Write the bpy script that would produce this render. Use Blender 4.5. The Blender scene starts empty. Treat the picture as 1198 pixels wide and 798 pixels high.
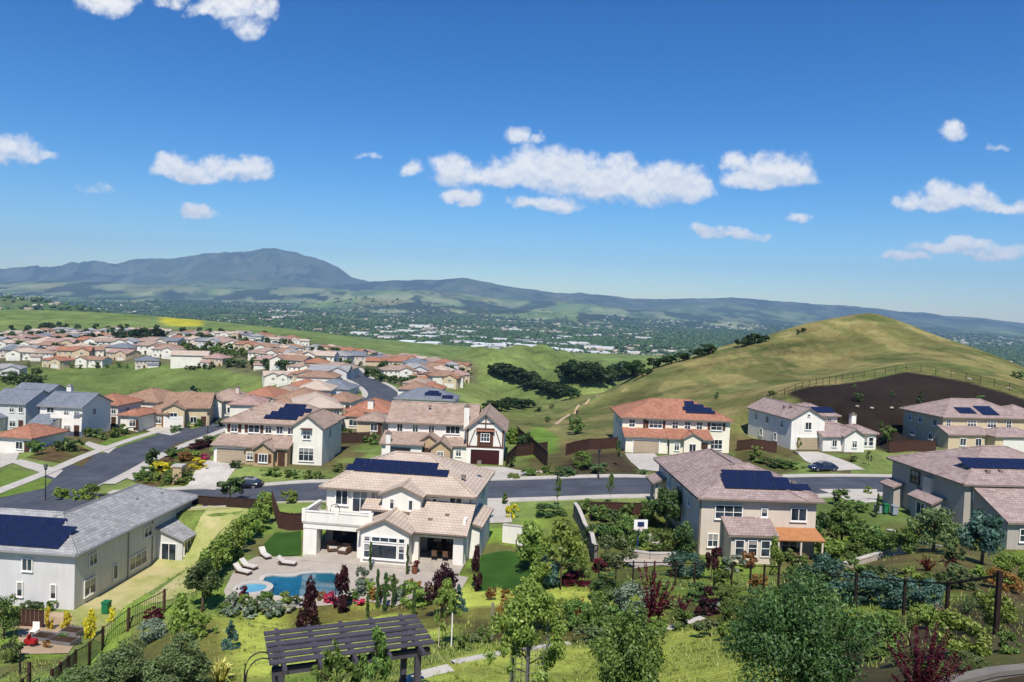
import bpy, bmesh, math, random
import numpy as np
from mathutils import Vector, Matrix
from mathutils.geometry import delaunay_2d_cdt
PI = math.pi; R = math.radians
scene = bpy.context.scene
COL = scene.collection

# ------------------------------------------------------------------ camera
FPX = 900.0; PW, PH = 1198.0, 798.0
PITCH = math.atan2(37, FPX); ROLL = R(2.2)
_F = np.array([0, math.cos(PITCH), -math.sin(PITCH)])
_R0 = np.array([1.0, 0, 0]); _U0 = np.array([0, math.sin(PITCH), math.cos(PITCH)])
_RT = _R0*math.cos(ROLL) + _U0*math.sin(ROLL)
_UP = -_R0*math.sin(ROLL) + _U0*math.cos(ROLL)
def ray(u, v):
    d = _F + _RT*((u-PW/2)/FPX) + _UP*(-(v-PH/2)/FPX)
    return d/d[1]
def P(u, v, Y):
    """point seen at photograph pixel (u, v) at a distance Y in front of the camera"""
    d = ray(u, v)*Y
    return float(d[0]), float(d[1]), float(d[2])
def px_of(x, y, z):
    d = np.array([x, y, z]); f = d @ _F
    return PW/2 + FPX*(d @ _RT)/f, PH/2 - FPX*(d @ _UP)/f

cam_d = bpy.data.cameras.new('camera'); cam = bpy.data.objects.new('camera', cam_d); COL.objects.link(cam)
cam_d.sensor_width = 36; cam_d.lens = FPX/PW*36; cam_d.clip_start = 0.1; cam_d.clip_end = 120000
M = Matrix(((_RT[0], _UP[0], -_F[0], 0), (_RT[1], _UP[1], -_F[1], 0), (_RT[2], _UP[2], -_F[2], 0), (0, 0, 0, 1)))
cam.matrix_world = M
scene.camera = cam

# ------------------------------------------------------------------ tagging
CARDINAL = ['', 'first', 'second', 'third', 'fourth', 'fifth', 'sixth', 'seventh', 'eighth', 'ninth', 'tenth', 'eleventh', 'twelfth',
            'thirteenth', 'fourteenth', 'fifteenth', 'sixteenth', 'seventeenth', 'eighteenth', 'nineteenth', 'twentieth']
LABELS = []          # (object, base label) resolved at the end: equal base labels get told apart by their order
def tag(o, label, cat, group=None, kind=None):
    o['label'] = label; o['category'] = cat
    if group: o['group'] = group
    elif 'group' in o.keys(): del o['group']
    if kind: o['kind'] = kind
    LABELS.append(o)
    return o
def structure(o, label=None):
    o['kind'] = 'structure'
    if label: o['label'] = label; o['category'] = o.name.split('.')[0].replace('_', ' ')
    return o
def stuff(o, label=None, cat=None):
    o['kind'] = 'stuff'
    if label: o['label'] = label; o['category'] = cat
    return o
def finish_labels():
    by = {}
    for o in LABELS: by.setdefault(o['label'], []).append(o)
    for lab, os_ in by.items():
        if len(os_) < 2: continue
        os_.sort(key=lambda o: px_of(*o.location)[0])
        n = len(os_)
        for i, o in enumerate(os_):
            if n == 2: s = ('left' if i == 0 else 'right')+' one'
            elif i == 0: s = 'leftmost'
            elif i == n-1: s = 'rightmost'
            elif i < (n+1)//2 or n > 40: s = CARDINAL[min(i+1, 20)] + ' from the left'
            else: s = CARDINAL[min(n-i, 20)] + ' from the right'
            o['label'] = lab + ', ' + s
            if len(o['label'].split()) > 16: print('LONG', o['label'])
            if 'group' not in o.keys(): o['group'] = lab

def empty(name, loc=(0, 0, 0), rz=0.0):
    o = bpy.data.objects.new(name, None); COL.objects.link(o)
    o.location = loc; o.rotation_euler = (0, 0, rz); o.empty_display_size = 0.3
    return o
def link(name, me, parent=None, loc=None, rz=None):
    o = bpy.data.objects.new(name, me); COL.objects.link(o)
    if parent is not None: o.parent = parent
    if loc is not None: o.location = loc
    if rz is not None: o.rotation_euler = (0, 0, rz)
    return o
def copy_tree(o, parent=None):
    c = o.copy(); COL.objects.link(c); c.parent = parent
    for ch in o.children: copy_tree(ch, c)
    return c
def put(o, loc, rz=0.0, s=1.0):
    o.location = loc; o.rotation_euler = (0, 0, rz)
    o.scale = (s, s, s) if not isinstance(s, (tuple, list)) else s
    return o

# ------------------------------------------------------------------ mesh collector
class MB:
    """collects polygons (with metre UVs) and builds one mesh"""
    def __init__(s): s.v = []; s.f = []; s.uv = []; s.m = []; s.cur = 0
    def poly(s, pts, uv=None):
        b = len(s.v); s.v += [tuple(p) for p in pts]; s.f.append(tuple(range(b, b+len(pts)))); s.m.append(s.cur)
        if uv is None:
            p0 = Vector(pts[0]); n = Vector((0, 0, 0)); q = [Vector(p) for p in pts]
            for i in range(len(q)): n += (q[i]-p0).cross(q[(i+1) % len(q)]-p0)
            n = n.normalized() if n.length > 1e-12 else Vector((0, 0, 1))
            if abs(n.z) > 0.999: ax, ay = Vector((1, 0, 0)), Vector((0, 1, 0))
            else:
                ax = Vector((0, 0, 1)).cross(n).normalized(); ay = n.cross(ax)
            uv = [(p.dot(ax), p.dot(ay)) for p in q]
        s.uv += uv
    def box(s, x0, x1, y0, y1, z0, z1, skip=''):
        a = [(x0, y0, z0), (x1, y0, z0), (x1, y1, z0), (x0, y1, z0), (x0, y0, z1), (x1, y0, z1), (x1, y1, z1), (x0, y1, z1)]
        for k, f in (('d', (0, 3, 2, 1)), ('u', (4, 5, 6, 7)), ('f', (0, 1, 5, 4)), ('r', (1, 2, 6, 5)), ('b', (2, 3, 7, 6)), ('l', (3, 0, 4, 7))):
            if k not in skip: s.poly([a[i] for i in f])
        return s
    def bar(s, p, q, w, h=None, up=(0, 0, 1)):
        """square bar from p to q"""
        h = h or w; p = Vector(p); q = Vector(q); d = (q-p).normalized(); up = Vector(up)
        if abs(d.dot(up)) > 0.95: up = Vector((0, 1, 0))
        r = d.cross(up).normalized(); u = r.cross(d)
        c = [r*(-w/2)+u*(-h/2), r*(w/2)+u*(-h/2), r*(w/2)+u*(h/2), r*(-w/2)+u*(h/2)]
        A = [p+k for k in c]; B = [q+k for k in c]
        for i in range(4):
            j = (i+1) % 4; s.poly([A[i], A[j], B[j], B[i]][::-1])
        s.poly(A); s.poly(B[::-1])
        return s
    def tube(s, pts, rad, n=6, cap=True):
        pts = [Vector(p) for p in pts]
        if not isinstance(rad, (list, tuple)): rad = [rad]*len(pts)
        rings = []
        for i, p in enumerate(pts):
            d = (pts[min(i+1, len(pts)-1)]-pts[max(i-1, 0)]).normalized()
            up = Vector((0, 0, 1)) if abs(d.z) < 0.9 else Vector((1, 0, 0))
            r = d.cross(up).normalized(); u = r.cross(d)
            rings.append([p+(r*math.cos(2*PI*k/n)+u*math.sin(2*PI*k/n))*rad[i] for k in range(n)])
        for a, b in zip(rings, rings[1:]):
            for k in range(n):
                j = (k+1) % n; s.poly([a[k], a[j], b[j], b[k]][::-1])
        if cap: s.poly(rings[0]); s.poly(rings[-1][::-1])
        return s
    def lathe(s, prof, n=16, c=(0, 0, 0)):
        rings = [[(c[0]+r*math.cos(2*PI*k/n), c[1]+r*math.sin(2*PI*k/n), c[2]+z) for k in range(n)] for r, z in prof]
        for a, b in zip(rings, rings[1:]):
            for k in range(n):
                j = (k+1) % n; s.poly([a[k], a[j], b[j], b[k]])
        s.poly(rings[0][::-1]); s.poly(rings[-1])
        return s
    def prism(s, pts, z0, z1):
        """upright prism over a counter-clockwise outline"""
        s.poly([(x, y, z1) for x, y in pts]); s.poly([(x, y, z0) for x, y in pts][::-1])
        for i in range(len(pts)):
            a, b = pts[i], pts[(i+1) % len(pts)]
            s.poly([(a[0], a[1], z0), (b[0], b[1], z0), (b[0], b[1], z1), (a[0], a[1], z1)])
        return s
    def mesh(s, name, mats, smooth=False):
        me = bpy.data.meshes.new(name); me.from_pydata(s.v, [], s.f)
        uvl = me.uv_layers.new(name='UVMap'); uvl.data.foreach_set('uv', np.array(s.uv, dtype=np.float32).ravel())
        if not isinstance(mats, (list, tuple)): mats = [mats]
        for m in mats: me.materials.append(m)
        if len(mats) > 1: me.polygons.foreach_set('material_index', s.m)
        if smooth:
            bm = bmesh.new(); bm.from_mesh(me); bmesh.ops.remove_doubles(bm, verts=bm.verts, dist=1e-4); bm.to_mesh(me); bm.free()
            me.shade_smooth()
        me.update(); return me
    def build(s, name, mats, parent=None, smooth=False, loc=None, rz=None):
        return link(name, s.mesh(name, mats, smooth), parent, loc, rz)

def np_mesh(name, verts, quads, mats, attrs=None, smooth=False):
    verts = np.asarray(verts, dtype=np.float32); quads = np.asarray(quads, dtype=np.int32)
    me = bpy.data.meshes.new(name); n, k = quads.shape
    me.vertices.add(len(verts)); me.vertices.foreach_set('co', verts.ravel())
    me.loops.add(n*k); me.loops.foreach_set('vertex_index', quads.ravel())
    me.polygons.add(n); me.polygons.foreach_set('loop_start', np.arange(0, n*k, k, dtype=np.int32))
    if smooth: me.polygons.foreach_set('use_smooth', np.ones(n, dtype=bool))
    if not isinstance(mats, (list, tuple)): mats = [mats]
    for m in mats: me.materials.append(m)
    for nm, (dom, typ, val) in (attrs or {}).items():
        at = me.attributes.new(nm, typ, dom)
        at.data.foreach_set('color' if typ == 'FLOAT_COLOR' else 'value', np.asarray(val, dtype=np.float32).ravel())
    me.update(calc_edges=True); me.validate()
    return me

# ------------------------------------------------------------------ numpy noise
_prng = np.random.RandomState(7); _perm = _prng.rand(512, 512).astype(np.float64)
def vnoise(x, y):
    xi = np.floor(x).astype(int); yi = np.floor(y).astype(int); fx = x-xi; fy = y-yi
    fx = fx*fx*fx*(fx*(fx*6-15)+10); fy = fy*fy*fy*(fy*(fy*6-15)+10)
    a = _perm[xi % 512, yi % 512]; b = _perm[(xi+1) % 512, yi % 512]; c = _perm[xi % 512, (yi+1) % 512]; d = _perm[(xi+1) % 512, (yi+1) % 512]
    return (a*(1-fx)+b*fx)*(1-fy)+(c*(1-fx)+d*fx)*fy
def fbm(x, y, o=5, ridge=False):
    t = 0; a = 0.5; s = 0
    for i in range(o):
        n = vnoise(x+i*17.3, y+i*9.1)
        if ridge: n = 1-np.abs(2*n-1)
        t = t+a*n; s += a; a *= 0.5; x = x*2.03; y = y*2.03
    return t/s

# ------------------------------------------------------------------ materials
def hexl(h):
    h = h.lstrip('#'); c = [int(h[i:i+2], 16)/255 for i in (0, 2, 4)]
    return tuple((x/12.92 if x <= 0.04045 else ((x+0.055)/1.055)**2.4) for x in c)
class NT:
    def __init__(s, name):
        s.m = bpy.data.materials.new(name); s.m.use_nodes = True; s.t = s.m.node_tree; s.t.nodes.clear()
        s.out = s.n('ShaderNodeOutputMaterial'); s.b = s.n('ShaderNodeBsdfPrincipled'); s.l(s.b.outputs[0], s.out.inputs[0])
    def n(s, typ, **kw):
        nd = s.t.nodes.new(typ)
        for k, v in kw.items(): setattr(nd, k, v)
        return nd
    def l(s, a, b): s.t.links.new(a, b)
    def set(s, nd, **kw):
        for k, v in kw.items(): nd.inputs[k.replace('_', ' ')].default_value = v
        return nd
    def coord(s, out='Object', scale=(1, 1, 1)):
        tc = s.n('ShaderNodeTexCoord'); mp = s.n('ShaderNodeMapping'); mp.inputs['Scale'].default_value = scale
        s.l(tc.outputs[out], mp.inputs['Vector']); return mp.outputs[0]
    def pos(s, scale=1.0):
        g = s.n('ShaderNodeNewGeometry'); mp = s.n('ShaderNodeMapping'); mp.inputs['Scale'].default_value = (scale, scale, scale)
        s.l(g.outputs['Position'], mp.inputs['Vector']); return mp.outputs[0]
    def noise(s, vec, scale=5, detail=4, rough=0.55):
        nd = s.n('ShaderNodeTexNoise'); nd.inputs['Scale'].default_value = scale; nd.inputs['Detail'].default_value = detail; nd.inputs['Roughness'].default_value = rough
        if vec is not None: s.l(vec, nd.inputs['Vector'])
        return nd.outputs[0]
    def ramp(s, fac, stops):
        r = s.n('ShaderNodeValToRGB'); e = r.color_ramp.elements
        while len(e) < len(stops): e.new(0.5)
        for k, (p, c) in enumerate(stops): e[k].position = p; e[k].color = (*c[:3], 1) if not isinstance(c, (int, float)) else (c, c, c, 1)
        s.l(fac, r.inputs[0]); return r.outputs[0]
    def mix(s, fac, a, b, mode='MIX'):
        m = s.n('ShaderNodeMix', data_type='RGBA', blend_type=mode)
        for sock, val in ((m.inputs[0], fac), (m.inputs[6], a), (m.inputs[7], b)):
            if hasattr(val, 'links') or isinstance(val, bpy.types.NodeSocket): s.l(val, sock)
            elif isinstance(val, (int, float)): sock.default_value = val
            else: sock.default_value = (*val[:3], 1)
        return m.outputs[2]
    def math(s, op, a, b=0.5):
        m = s.n('ShaderNodeMath', operation=op)
        for k, v in ((0, a), (1, b)):
            if isinstance(v, bpy.types.NodeSocket): s.l(v, m.inputs[k])
            else: m.inputs[k].default_value = v
        return m.outputs[0]
    def bump(s, h, strength=0.3, dist=0.05):
        b = s.n('ShaderNodeBump'); b.inputs['Strength'].default_value = strength; b.inputs['Distance'].default_value = dist
        s.l(h, b.inputs['Height']); s.l(b.outputs[0], s.b.inputs['Normal'])
    def color(s, c, rough=0.8, spec=0.25, metal=0.0):
        if isinstance(c, bpy.types.NodeSocket): s.l(c, s.b.inputs['Base Color'])
        else: s.b.inputs['Base Color'].default_value = (*c[:3], 1)
        s.b.inputs['Roughness'].default_value = rough; s.b.inputs['Specular IOR Level'].default_value = spec; s.b.inputs['Metallic'].default_value = metal
        return s.m
def sc(c, k): return tuple(min(1, x*k) for x in c[:3])
def plain(name, c, rough=0.7, spec=0.25, metal=0.0, var=0.12, scale=1.5):
    """painted or cast surface: faint blotches and grain"""
    t = NT(name); v = t.pos(); n = t.noise(v, scale, 5); col = t.ramp(n, [(0.3, sc(c, 1-var)), (0.7, sc(c, 1+var*0.6))])
    t.color(col, rough, spec, metal); t.bump(t.noise(v, 40, 2), 0.08, 0.01); return t.m
def stucco(name, c):
    t = NT(name); v = t.pos()
    big = t.noise(v, 0.35, 4); col = t.ramp(big, [(0.3, sc(c, 0.9)), (0.7, sc(c, 1.04))])
    g = t.n('ShaderNodeMapping'); g.inputs['Scale'].default_value = (2.2, 2.2, 0.25); t.l(v, g.inputs[0])
    streak = t.ramp(t.noise(g.outputs[0], 1.0, 5), [(0.35, 0.86), (0.6, 1.0)])
    col = t.mix(0.55, col, streak, 'MULTIPLY')
    t.color(col, 0.92, 0.12); t.bump(t.noise(v, 30, 3), 0.25, 0.02); return t.m
def rooftile(name, a, b, c, course=0.34, tile=0.3, speck=0.5):
    """courses of roof tile, each tile its own shade between a and b, some of c"""
    t = NT(name); v = t.coord('UV')
    br = t.n('ShaderNodeTexBrick'); t.l(v, br.inputs['Vector'])
    t.set(br, Scale=1.0, Mortar_Size=0.012, Brick_Width=tile, Row_Height=course, Bias=0.0)
    br.inputs['Color1'].default_value = (0, 0, 0, 1); br.inputs['Color2'].default_value = (1, 1, 1, 1); br.inputs['Mortar'].default_value = (0.5, 0.5, 0.5, 1); br.offset = 0.5
    w = t.n('ShaderNodeTexWhiteNoise', noise_dimensions='2D')
    fl = t.n('ShaderNodeVectorMath', operation='FLOOR'); dv = t.n('ShaderNodeVectorMath', operation='DIVIDE'); dv.inputs[1].default_value = (tile*2, course, 1)
    t.l(v, dv.inputs[0]); t.l(dv.outputs[0], fl.inputs[0]); t.l(fl.outputs[0], w.inputs['Vector'])
    col = t.mix(br.outputs['Color'], a, b)
    hi = t.ramp(w.outputs['Value'], [(1-speck*0.5-0.01, 0.0), (1-speck*0.5+0.01, 1.0)])
    col = t.mix(hi, col, t.mix(t.noise(t.pos(), 0.4, 3), b, c))
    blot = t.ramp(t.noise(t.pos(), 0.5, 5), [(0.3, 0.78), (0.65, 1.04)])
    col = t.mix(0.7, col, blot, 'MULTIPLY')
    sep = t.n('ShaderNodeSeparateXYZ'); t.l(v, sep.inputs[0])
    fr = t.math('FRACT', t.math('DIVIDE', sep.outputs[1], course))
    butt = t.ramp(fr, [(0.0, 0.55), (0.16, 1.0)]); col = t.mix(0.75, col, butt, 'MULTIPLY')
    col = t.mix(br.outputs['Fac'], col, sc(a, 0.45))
    t.color(col, 0.85, 0.2)
    h = t.math('ADD', t.math('MULTIPLY', fr, -0.6), t.math('MULTIPLY', br.outputs['Fac'], -0.5)); t.bump(h, 0.55, 0.05)
    return t.m
def leafmat(name, dark, light, trans=0.3, tip_highlight=None):
    t = NT(name); at = t.n('ShaderNodeAttribute', attribute_name='rnd')
    oi = t.n('ShaderNodeObjectInfo')
    col = t.ramp(at.outputs['Fac'], [(0.0, dark), (0.7, light), (1.0, tip_highlight or sc(light, 1.35))])  # palest tone also stands in for sunlit highlights on the foliage
    hv = t.n('ShaderNodeHueSaturation'); t.l(col, hv.inputs['Color'])
    t.l(t.math('ADD', t.math('MULTIPLY', oi.outputs['Random'], 0.035), 0.482), hv.inputs['Hue'])
    t.l(t.math('ADD', t.math('MULTIPLY', oi.outputs['Random'], 0.4), 0.8), hv.inputs['Value'])
    d = t.n('ShaderNodeBsdfDiffuse'); tr = t.n('ShaderNodeBsdfTranslucent'); gl = t.n('ShaderNodeBsdfGlossy'); gl.inputs['Roughness'].default_value = 0.55
    t.l(hv.outputs[0], d.inputs[0]); t.l(t.mix(1.0, hv.outputs[0], (1.0, 1.0, 0.55), 'MULTIPLY'), tr.inputs[0])
    mx = t.n('ShaderNodeMixShader'); mx.inputs[0].default_value = trans; t.l(d.outputs[0], mx.inputs[1]); t.l(tr.outputs[0], mx.inputs[2])
    m2 = t.n('ShaderNodeMixShader'); m2.inputs[0].default_value = 0.025; t.l(mx.outputs[0], m2.inputs[1]); t.l(gl.outputs[0], m2.inputs[2])
    t.l(m2.outputs[0], t.out.inputs[0]); t.t.nodes.remove(t.b); return t.m
# ------------------------------------------------------------------ terrain: what is seen at (u, v) lies Y metres ahead
CP = [  # foreground slope below the camera
 (-100,0,3,-5.0),(300,0,3,-4.5),(600,0,3,-4.2),(900,0,3,-4.0),(1300,0,3,-3.8),
 (-100,0,10,-9.5),(300,0,10,-7.6),(600,0,10,-6.6),(900,0,10,-5.8),(1300,0,10,-5.2),
 (-100,0,28,-18.5),(200,0,28,-16.4),
 (90,789,50),(190,715,62),(20,745,60),(-150,800,55),(87,714,70),(184,658,83),(260,745,47),(230,690,60),
 (240,610,82),(300,600,85),(250,650,72),
 (310,690,61),(400,690,60),(300,660,65),(354,653,68),(552,670,65.5),(470,705,54),(599,690,57),(590,662,67),
 (640,740,42),(720,772,34),(830,722,42),(560,760,36),(450,798,31),
 (900,690,51),(1057,715,37),(1165,740,21),(790,683,57),(980,720,37),(900,790,25),(1120,790,16),
 (1000,662,60),(818,650,72),(945,650,73),(1090,640,62),(1037,605,90),(1130,640,73),(1240,650,70),(700,640,72),(660,610,80),
 # the cross street and the road on the left
 (640,573,98),(800,568,102),(1000,562,108),(1200,555,115),(450,576,95),(300,577,94),(120,582,96),
 (100,555,114.6),(200,515,147),(250,500,163),(0,592,96),(-120,600,95),(-60,545,120),
 # second row of houses
 (255,543,112),(372,552,108.5),(458,530,120),(588,546,114),(730,530,127),(856,526,127),(925,527,131.8),(1037,533,130),(1102,522,137),(1250,525,137),
 (650,545,112),(690,530,122),(60,507,145),(0,520,140),(200,490,165),(130,500,155),(290,480,175),(400,500,150),
 # the grassy hill on the right
 (600,505,150),(660,518,140),(700,500,155),(780,490,165),(850,472,172),(930,459,160),(1060,435,178),(1198,466,165),(1330,520,150),
 (590,482,230),(700,452,255),(780,428,275),(850,407,290),(940,384,300),(1020,371,302),(1100,396,300),(1198,440,295),(1330,500,290),
 (960,425,235),(1060,405,240),(850,445,215),(720,475,210),
 (600,0,420,-48),(750,0,430,-50),(900,0,440,-50),(1050,0,440,-50),(1250,0,440,-55),
 # the neighbourhood on the left
 (150,462,322),(20,456,312),(300,463,300),(150,0,240,-37),(20,0,235,-36),(300,0,235,-35),(450,470,230),(440,450,275),(405,432,350),(171,423,372),(60,426,365),(250,426,366),(8,437,338),(320,440,320),
 (90,392,800),(300,396,740),(400,420,500),(550,441,390),(480,432,440),(560,470,290),(530,455,330),(-120,400,600),
 # green ridge beyond it
 (-100,372,1000),(0,364,1000),(130,368,1000),(200,373,1000),(350,388,1000),(480,405,950),(600,417,900),(740,424,900),(900,430,900),(1200,440,900),
 (640,450,520),(600,460,420),(700,436,640),(560,430,620),(660,440,560),
]
_cx, _cs, _cz = [], [], []
for c in CP:
    if len(c) == 4: u, _, Y, z = c; X = (u-PW/2)/FPX*Y
    else: X, Y, z = P(*c)
    _cx.append(X/Y); _cs.append(math.log(Y)*0.42); _cz.append(z)
_cx = np.array(_cx); _cs = np.array(_cs); _cz = np.array(_cz)
def _phi(r2): return 0.5*r2*np.log(r2+1e-12)
def _fit():
    n = len(_cx); A = np.zeros((n+3, n+3))
    A[:n, :n] = _phi((_cx[:, None]-_cx)**2+(_cs[:, None]-_cs)**2) + np.eye(n)*1e-5
    A[:n, n] = 1; A[:n, n+1] = _cx; A[:n, n+2] = _cs; A[n:, :n] = A[:n, n:].T
    return np.linalg.solve(A, np.concatenate([_cz, np.zeros(3)]))
_W = _fit()
def _rbf(x, y):
    t = np.clip(x/y, -0.95, 0.95); s = np.log(y)*0.42; out = np.zeros_like(t); n = len(_cx)
    for i0 in range(0, len(t), 20000):
        a, b = t[i0:i0+20000], s[i0:i0+20000]
        K = _phi((a[:, None]-_cx)**2+(b[:, None]-_cs)**2)
        out[i0:i0+20000] = K @ _W[:n] + _W[n] + _W[n+1]*a + _W[n+2]*b
    return out
def sstep(a, b, x):
    t = np.clip((x-a)/(b-a), 0, 1); return t*t*(3-2*t)
# far country: crest lines (u -> v) at a distance, each with a depth
def crest(pts, Y):
    us = np.array([p[0] for p in pts], float); X = []; Z = []
    for u, v in pts: p = P(u, v, Y); X.append(p[0]); Z.append(p[2])
    return np.array(X), np.array(Z)
RIDGES = [ # (pts, Y, width in depth, roughness)
 ([(-300,330),(-100,322),(0,315),(60,311),(95,307),(130,309),(165,303),(210,301),(250,296),(280,294),(300,293),(322,292),(345,296),(370,303),(395,313),(412,326),(440,332),(500,352),(560,375)], 15500, 4200, 1.0),
 ([(150,352),(300,340),(380,330),(440,329),(500,327),(545,326),(580,333),(640,341),(700,345),(745,349),(800,350),(880,349),(940,354),(1000,359),(1050,363),(1100,368),(1150,373),(1198,379),(1350,390),(1600,410)], 13500, 3600, 0.8),
 ([(-200,338),(0,331),(80,329),(160,333),(240,336),(300,338),(360,336),(420,340),(480,338),(540,342),(600,350),(660,352),(730,362),(800,366),(860,370),(930,374),(1000,378),(1080,380),(1198,389),(1400,400)], 10200, 2000, 0.8),
 ([(-200,352),(0,344),(60,346),(120,352),(180,350),(260,354),(330,357),(380,352),(430,349),(470,352),(520,358),(580,362),(640,364),(700,368),(760,374),(830,376),(900,380),(1000,384),(1198,395),(1400,402)], 7600, 1300, 0.55),
 ([(-400,340),(-100,344),(0,348),(40,351),(80,357),(120,367),(165,384),(220,410),(400,470)], 2150, 420, 0.4),
]
_RC = [(crest(p, Y), Y, w, r) for p, Y, w, r in RIDGES]
VALLEY = -125.0
def _far(x, y):
    z = np.full_like(x, VALLEY)
    z = z + (fbm(x/900, y/900, 4)-0.5)*16
    rn = fbm(x/2200+3, y/2200+8, 8, True); rn2 = fbm(x/700+31, y/700+18, 6, True)
    for (X, Z), Y, w, r in _RC:
        xx_ = x/y*Y; top = np.interp(xx_, X, Z)          # crest height in that direction
        top = top+(fbm(xx_/420+Y, Y/333+xx_*0, 5)-0.5)*0.0055*Y*min(1, r*1.1)
        d = (y-Y)/w
        sh = np.where(d < 0, 1/(1+(d*1.7)**2)**1.1, 1/(1+(d*1.4)**2))
        h = (top-VALLEY)*sh
        spur = (rn-0.62)*1.25+(rn2-0.62)*0.35
        h = h*(1+r*spur*(0.10+0.90*sstep(0.0, 0.40, 1-sh)))
        z = np.maximum(z, VALLEY+h)
    return z
def near(x, y): return _rbf(x, y)
PADS = []   # (cx, cy, rz, hx, hy, z, soft)  level ground under a house
CARVES = []
LINES = []  # (points xyz array, half width, soft)
def pad(cx, cy, rz, hx, hy, z, soft=4.0): PADS.append((cx, cy, rz, hx, hy, z, soft))
def G(x, y, pads=True):
    x = np.atleast_1d(np.asarray(x, float)); y = np.maximum(np.atleast_1d(np.asarray(y, float)), 2.0)
    z = np.zeros_like(x); m = y < 2200
    if m.any(): z[m] = _rbf(x[m], np.minimum(y[m], 1250))
    w = sstep(950, 2000, y)
    if (w > 0).any():
        k = w > 0; z[k] = z[k]*(1-w[k]) + _far(x[k], y[k])*w[k]
    far_rough = sstep(120, 320, y)*(1-w)
    z += far_rough*((fbm(x/60, y/60, 4)-0.5)*3.4+(fbm(x/14+5, y/14, 3)-0.5)*0.7)
    z += sstep(330, 520, y)*(1-w)*(1-fbm(x/170+2, y/170+6, 4, True)-0.35)*sstep(-0.12, -0.02, x/y)*(1-sstep(0.16, 0.24, x/y))*58*(1-sstep(800, 1000, y))
    z += (1-far_rough)*(1-w)*((fbm(x/7, y/7, 3)-0.5)*0.22)
    for pts, hw, soft, depth in CARVES:      # wooded gullies between the green ridges
        bb = (x > pts[:, 0].min()-hw-soft) & (x < pts[:, 0].max()+hw+soft) & (y > pts[:, 1].min()-hw-soft) & (y < pts[:, 1].max()+hw+soft)
        if not bb.any(): continue
        xx, yy = x[bb], y[bb]; best = np.full_like(xx, 1e9)
        for a, b in zip(pts[:-1], pts[1:]):
            d = b-a; t = np.clip(((xx-a[0])*d[0]+(yy-a[1])*d[1])/(d @ d), 0, 1); best = np.minimum(best, np.hypot(xx-a[0]-t*d[0], yy-a[1]-t*d[1]))
        z[bb] -= depth*(1-sstep(hw, hw+soft, best))
    if pads:
        for cx, cy, rz, hx, hy, pz, soft in PADS:
            k = (np.abs(x-cx) < hx+hy+soft) & (np.abs(y-cy) < hx+hy+soft)
            if not k.any(): continue
            c, s = math.cos(rz), math.sin(rz); lx = (x[k]-cx)*c+(y[k]-cy)*s; ly = -(x[k]-cx)*s+(y[k]-cy)*c
            d = np.hypot(np.maximum(np.abs(lx)-hx, 0), np.maximum(np.abs(ly)-hy, 0)); ww = 1-sstep(0.4, soft, d)
            z[k] = z[k]*(1-ww)+pz*ww
        for pts, hw, soft in LINES:
            bb = (x > pts[:, 0].min()-hw-soft) & (x < pts[:, 0].max()+hw+soft) & (y > pts[:, 1].min()-hw-soft) & (y < pts[:, 1].max()+hw+soft)
            if not bb.any(): continue
            xx, yy = x[bb], y[bb]; best = np.full_like(xx, 1e9); bz = np.zeros_like(xx)
            for a, b in zip(pts[:-1], pts[1:]):
                d = b-a; L2 = d[0]**2+d[1]**2; t = np.clip(((xx-a[0])*d[0]+(yy-a[1])*d[1])/L2, 0, 1)
                dd = np.hypot(xx-a[0]-t*d[0], yy-a[1]-t*d[1]); k = dd < best
                best = np.where(k, dd, best); bz = np.where(k, a[2]+t*d[2], bz)
            ww = 1-sstep(hw, hw+soft, best); z[bb] = z[bb]*(1-ww)+bz*ww
    return z
def gz(x, y): return float(G([x], [y])[0])
def hit(u, v, y0=8.0, y1=1500.0):
    """where the line of sight through (u, v) meets the ground"""
    d = ray(u, v); ys = np.exp(np.linspace(math.log(y0), math.log(y1), 500)); g = G(d[0]*ys, ys)-d[2]*ys
    i = np.argmax(g > 0)
    if g[i] <= 0: i = len(ys)-1
    a, b = ys[max(i-1, 0)], ys[i]
    yy = np.linspace(a, b, 40); g = G(d[0]*yy, yy)-d[2]*yy; j = np.argmax(g >= 0); y = yy[j]
    return d[0]*y, y, gz(d[0]*y, y)
# ------------------------------------------------------------------ world, sun, haze
SUN_EL = R(54); SUN_AZ = R(0.5)      # sun almost straight behind the camera
sun_dir = Vector((math.sin(SUN_AZ)*math.cos(SUN_EL), -math.cos(SUN_AZ)*math.cos(SUN_EL), math.sin(SUN_EL)))
ld = bpy.data.lights.new('sun', 'SUN'); ld.energy = 4.2; ld.angle = R(0.53); ld.color = (1.0, 0.955, 0.88)
so = bpy.data.objects.new('sun', ld); COL.objects.link(so); so.rotation_euler = sun_dir.to_track_quat('Z', 'Y').to_euler(); so.location = (0, -20, 60)
wd = bpy.data.worlds.new('World'); scene.world = wd; wd.use_nodes = True
T = wd.node_tree; T.nodes.clear()
def wn(t, **k):
    n = T.nodes.new(t)
    for a, b in k.items(): setattr(n, a, b)
    return n
def wl(a, b): T.links.new(a, b)
def wm(op, a, b=None, c=None, clamp=False):
    m = wn('ShaderNodeMath', operation=op); m.use_clamp = clamp
    for i, v in enumerate((a, b, c)):
        if v is None: continue
        if isinstance(v, bpy.types.NodeSocket): wl(v, m.inputs[i])
        else: m.inputs[i].default_value = v
    return m.outputs[0]
sky = wn('ShaderNodeTexSky', sky_type='NISHITA'); sky.sun_disc = False; sky.sun_elevation = SUN_EL
sky.sun_rotation = math.atan2(sun_dir.x, sun_dir.y)
sky.altitude = 300; sky.air_density = 1.0; sky.dust_density = 0.3; sky.ozone_density = 4.0
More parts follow.
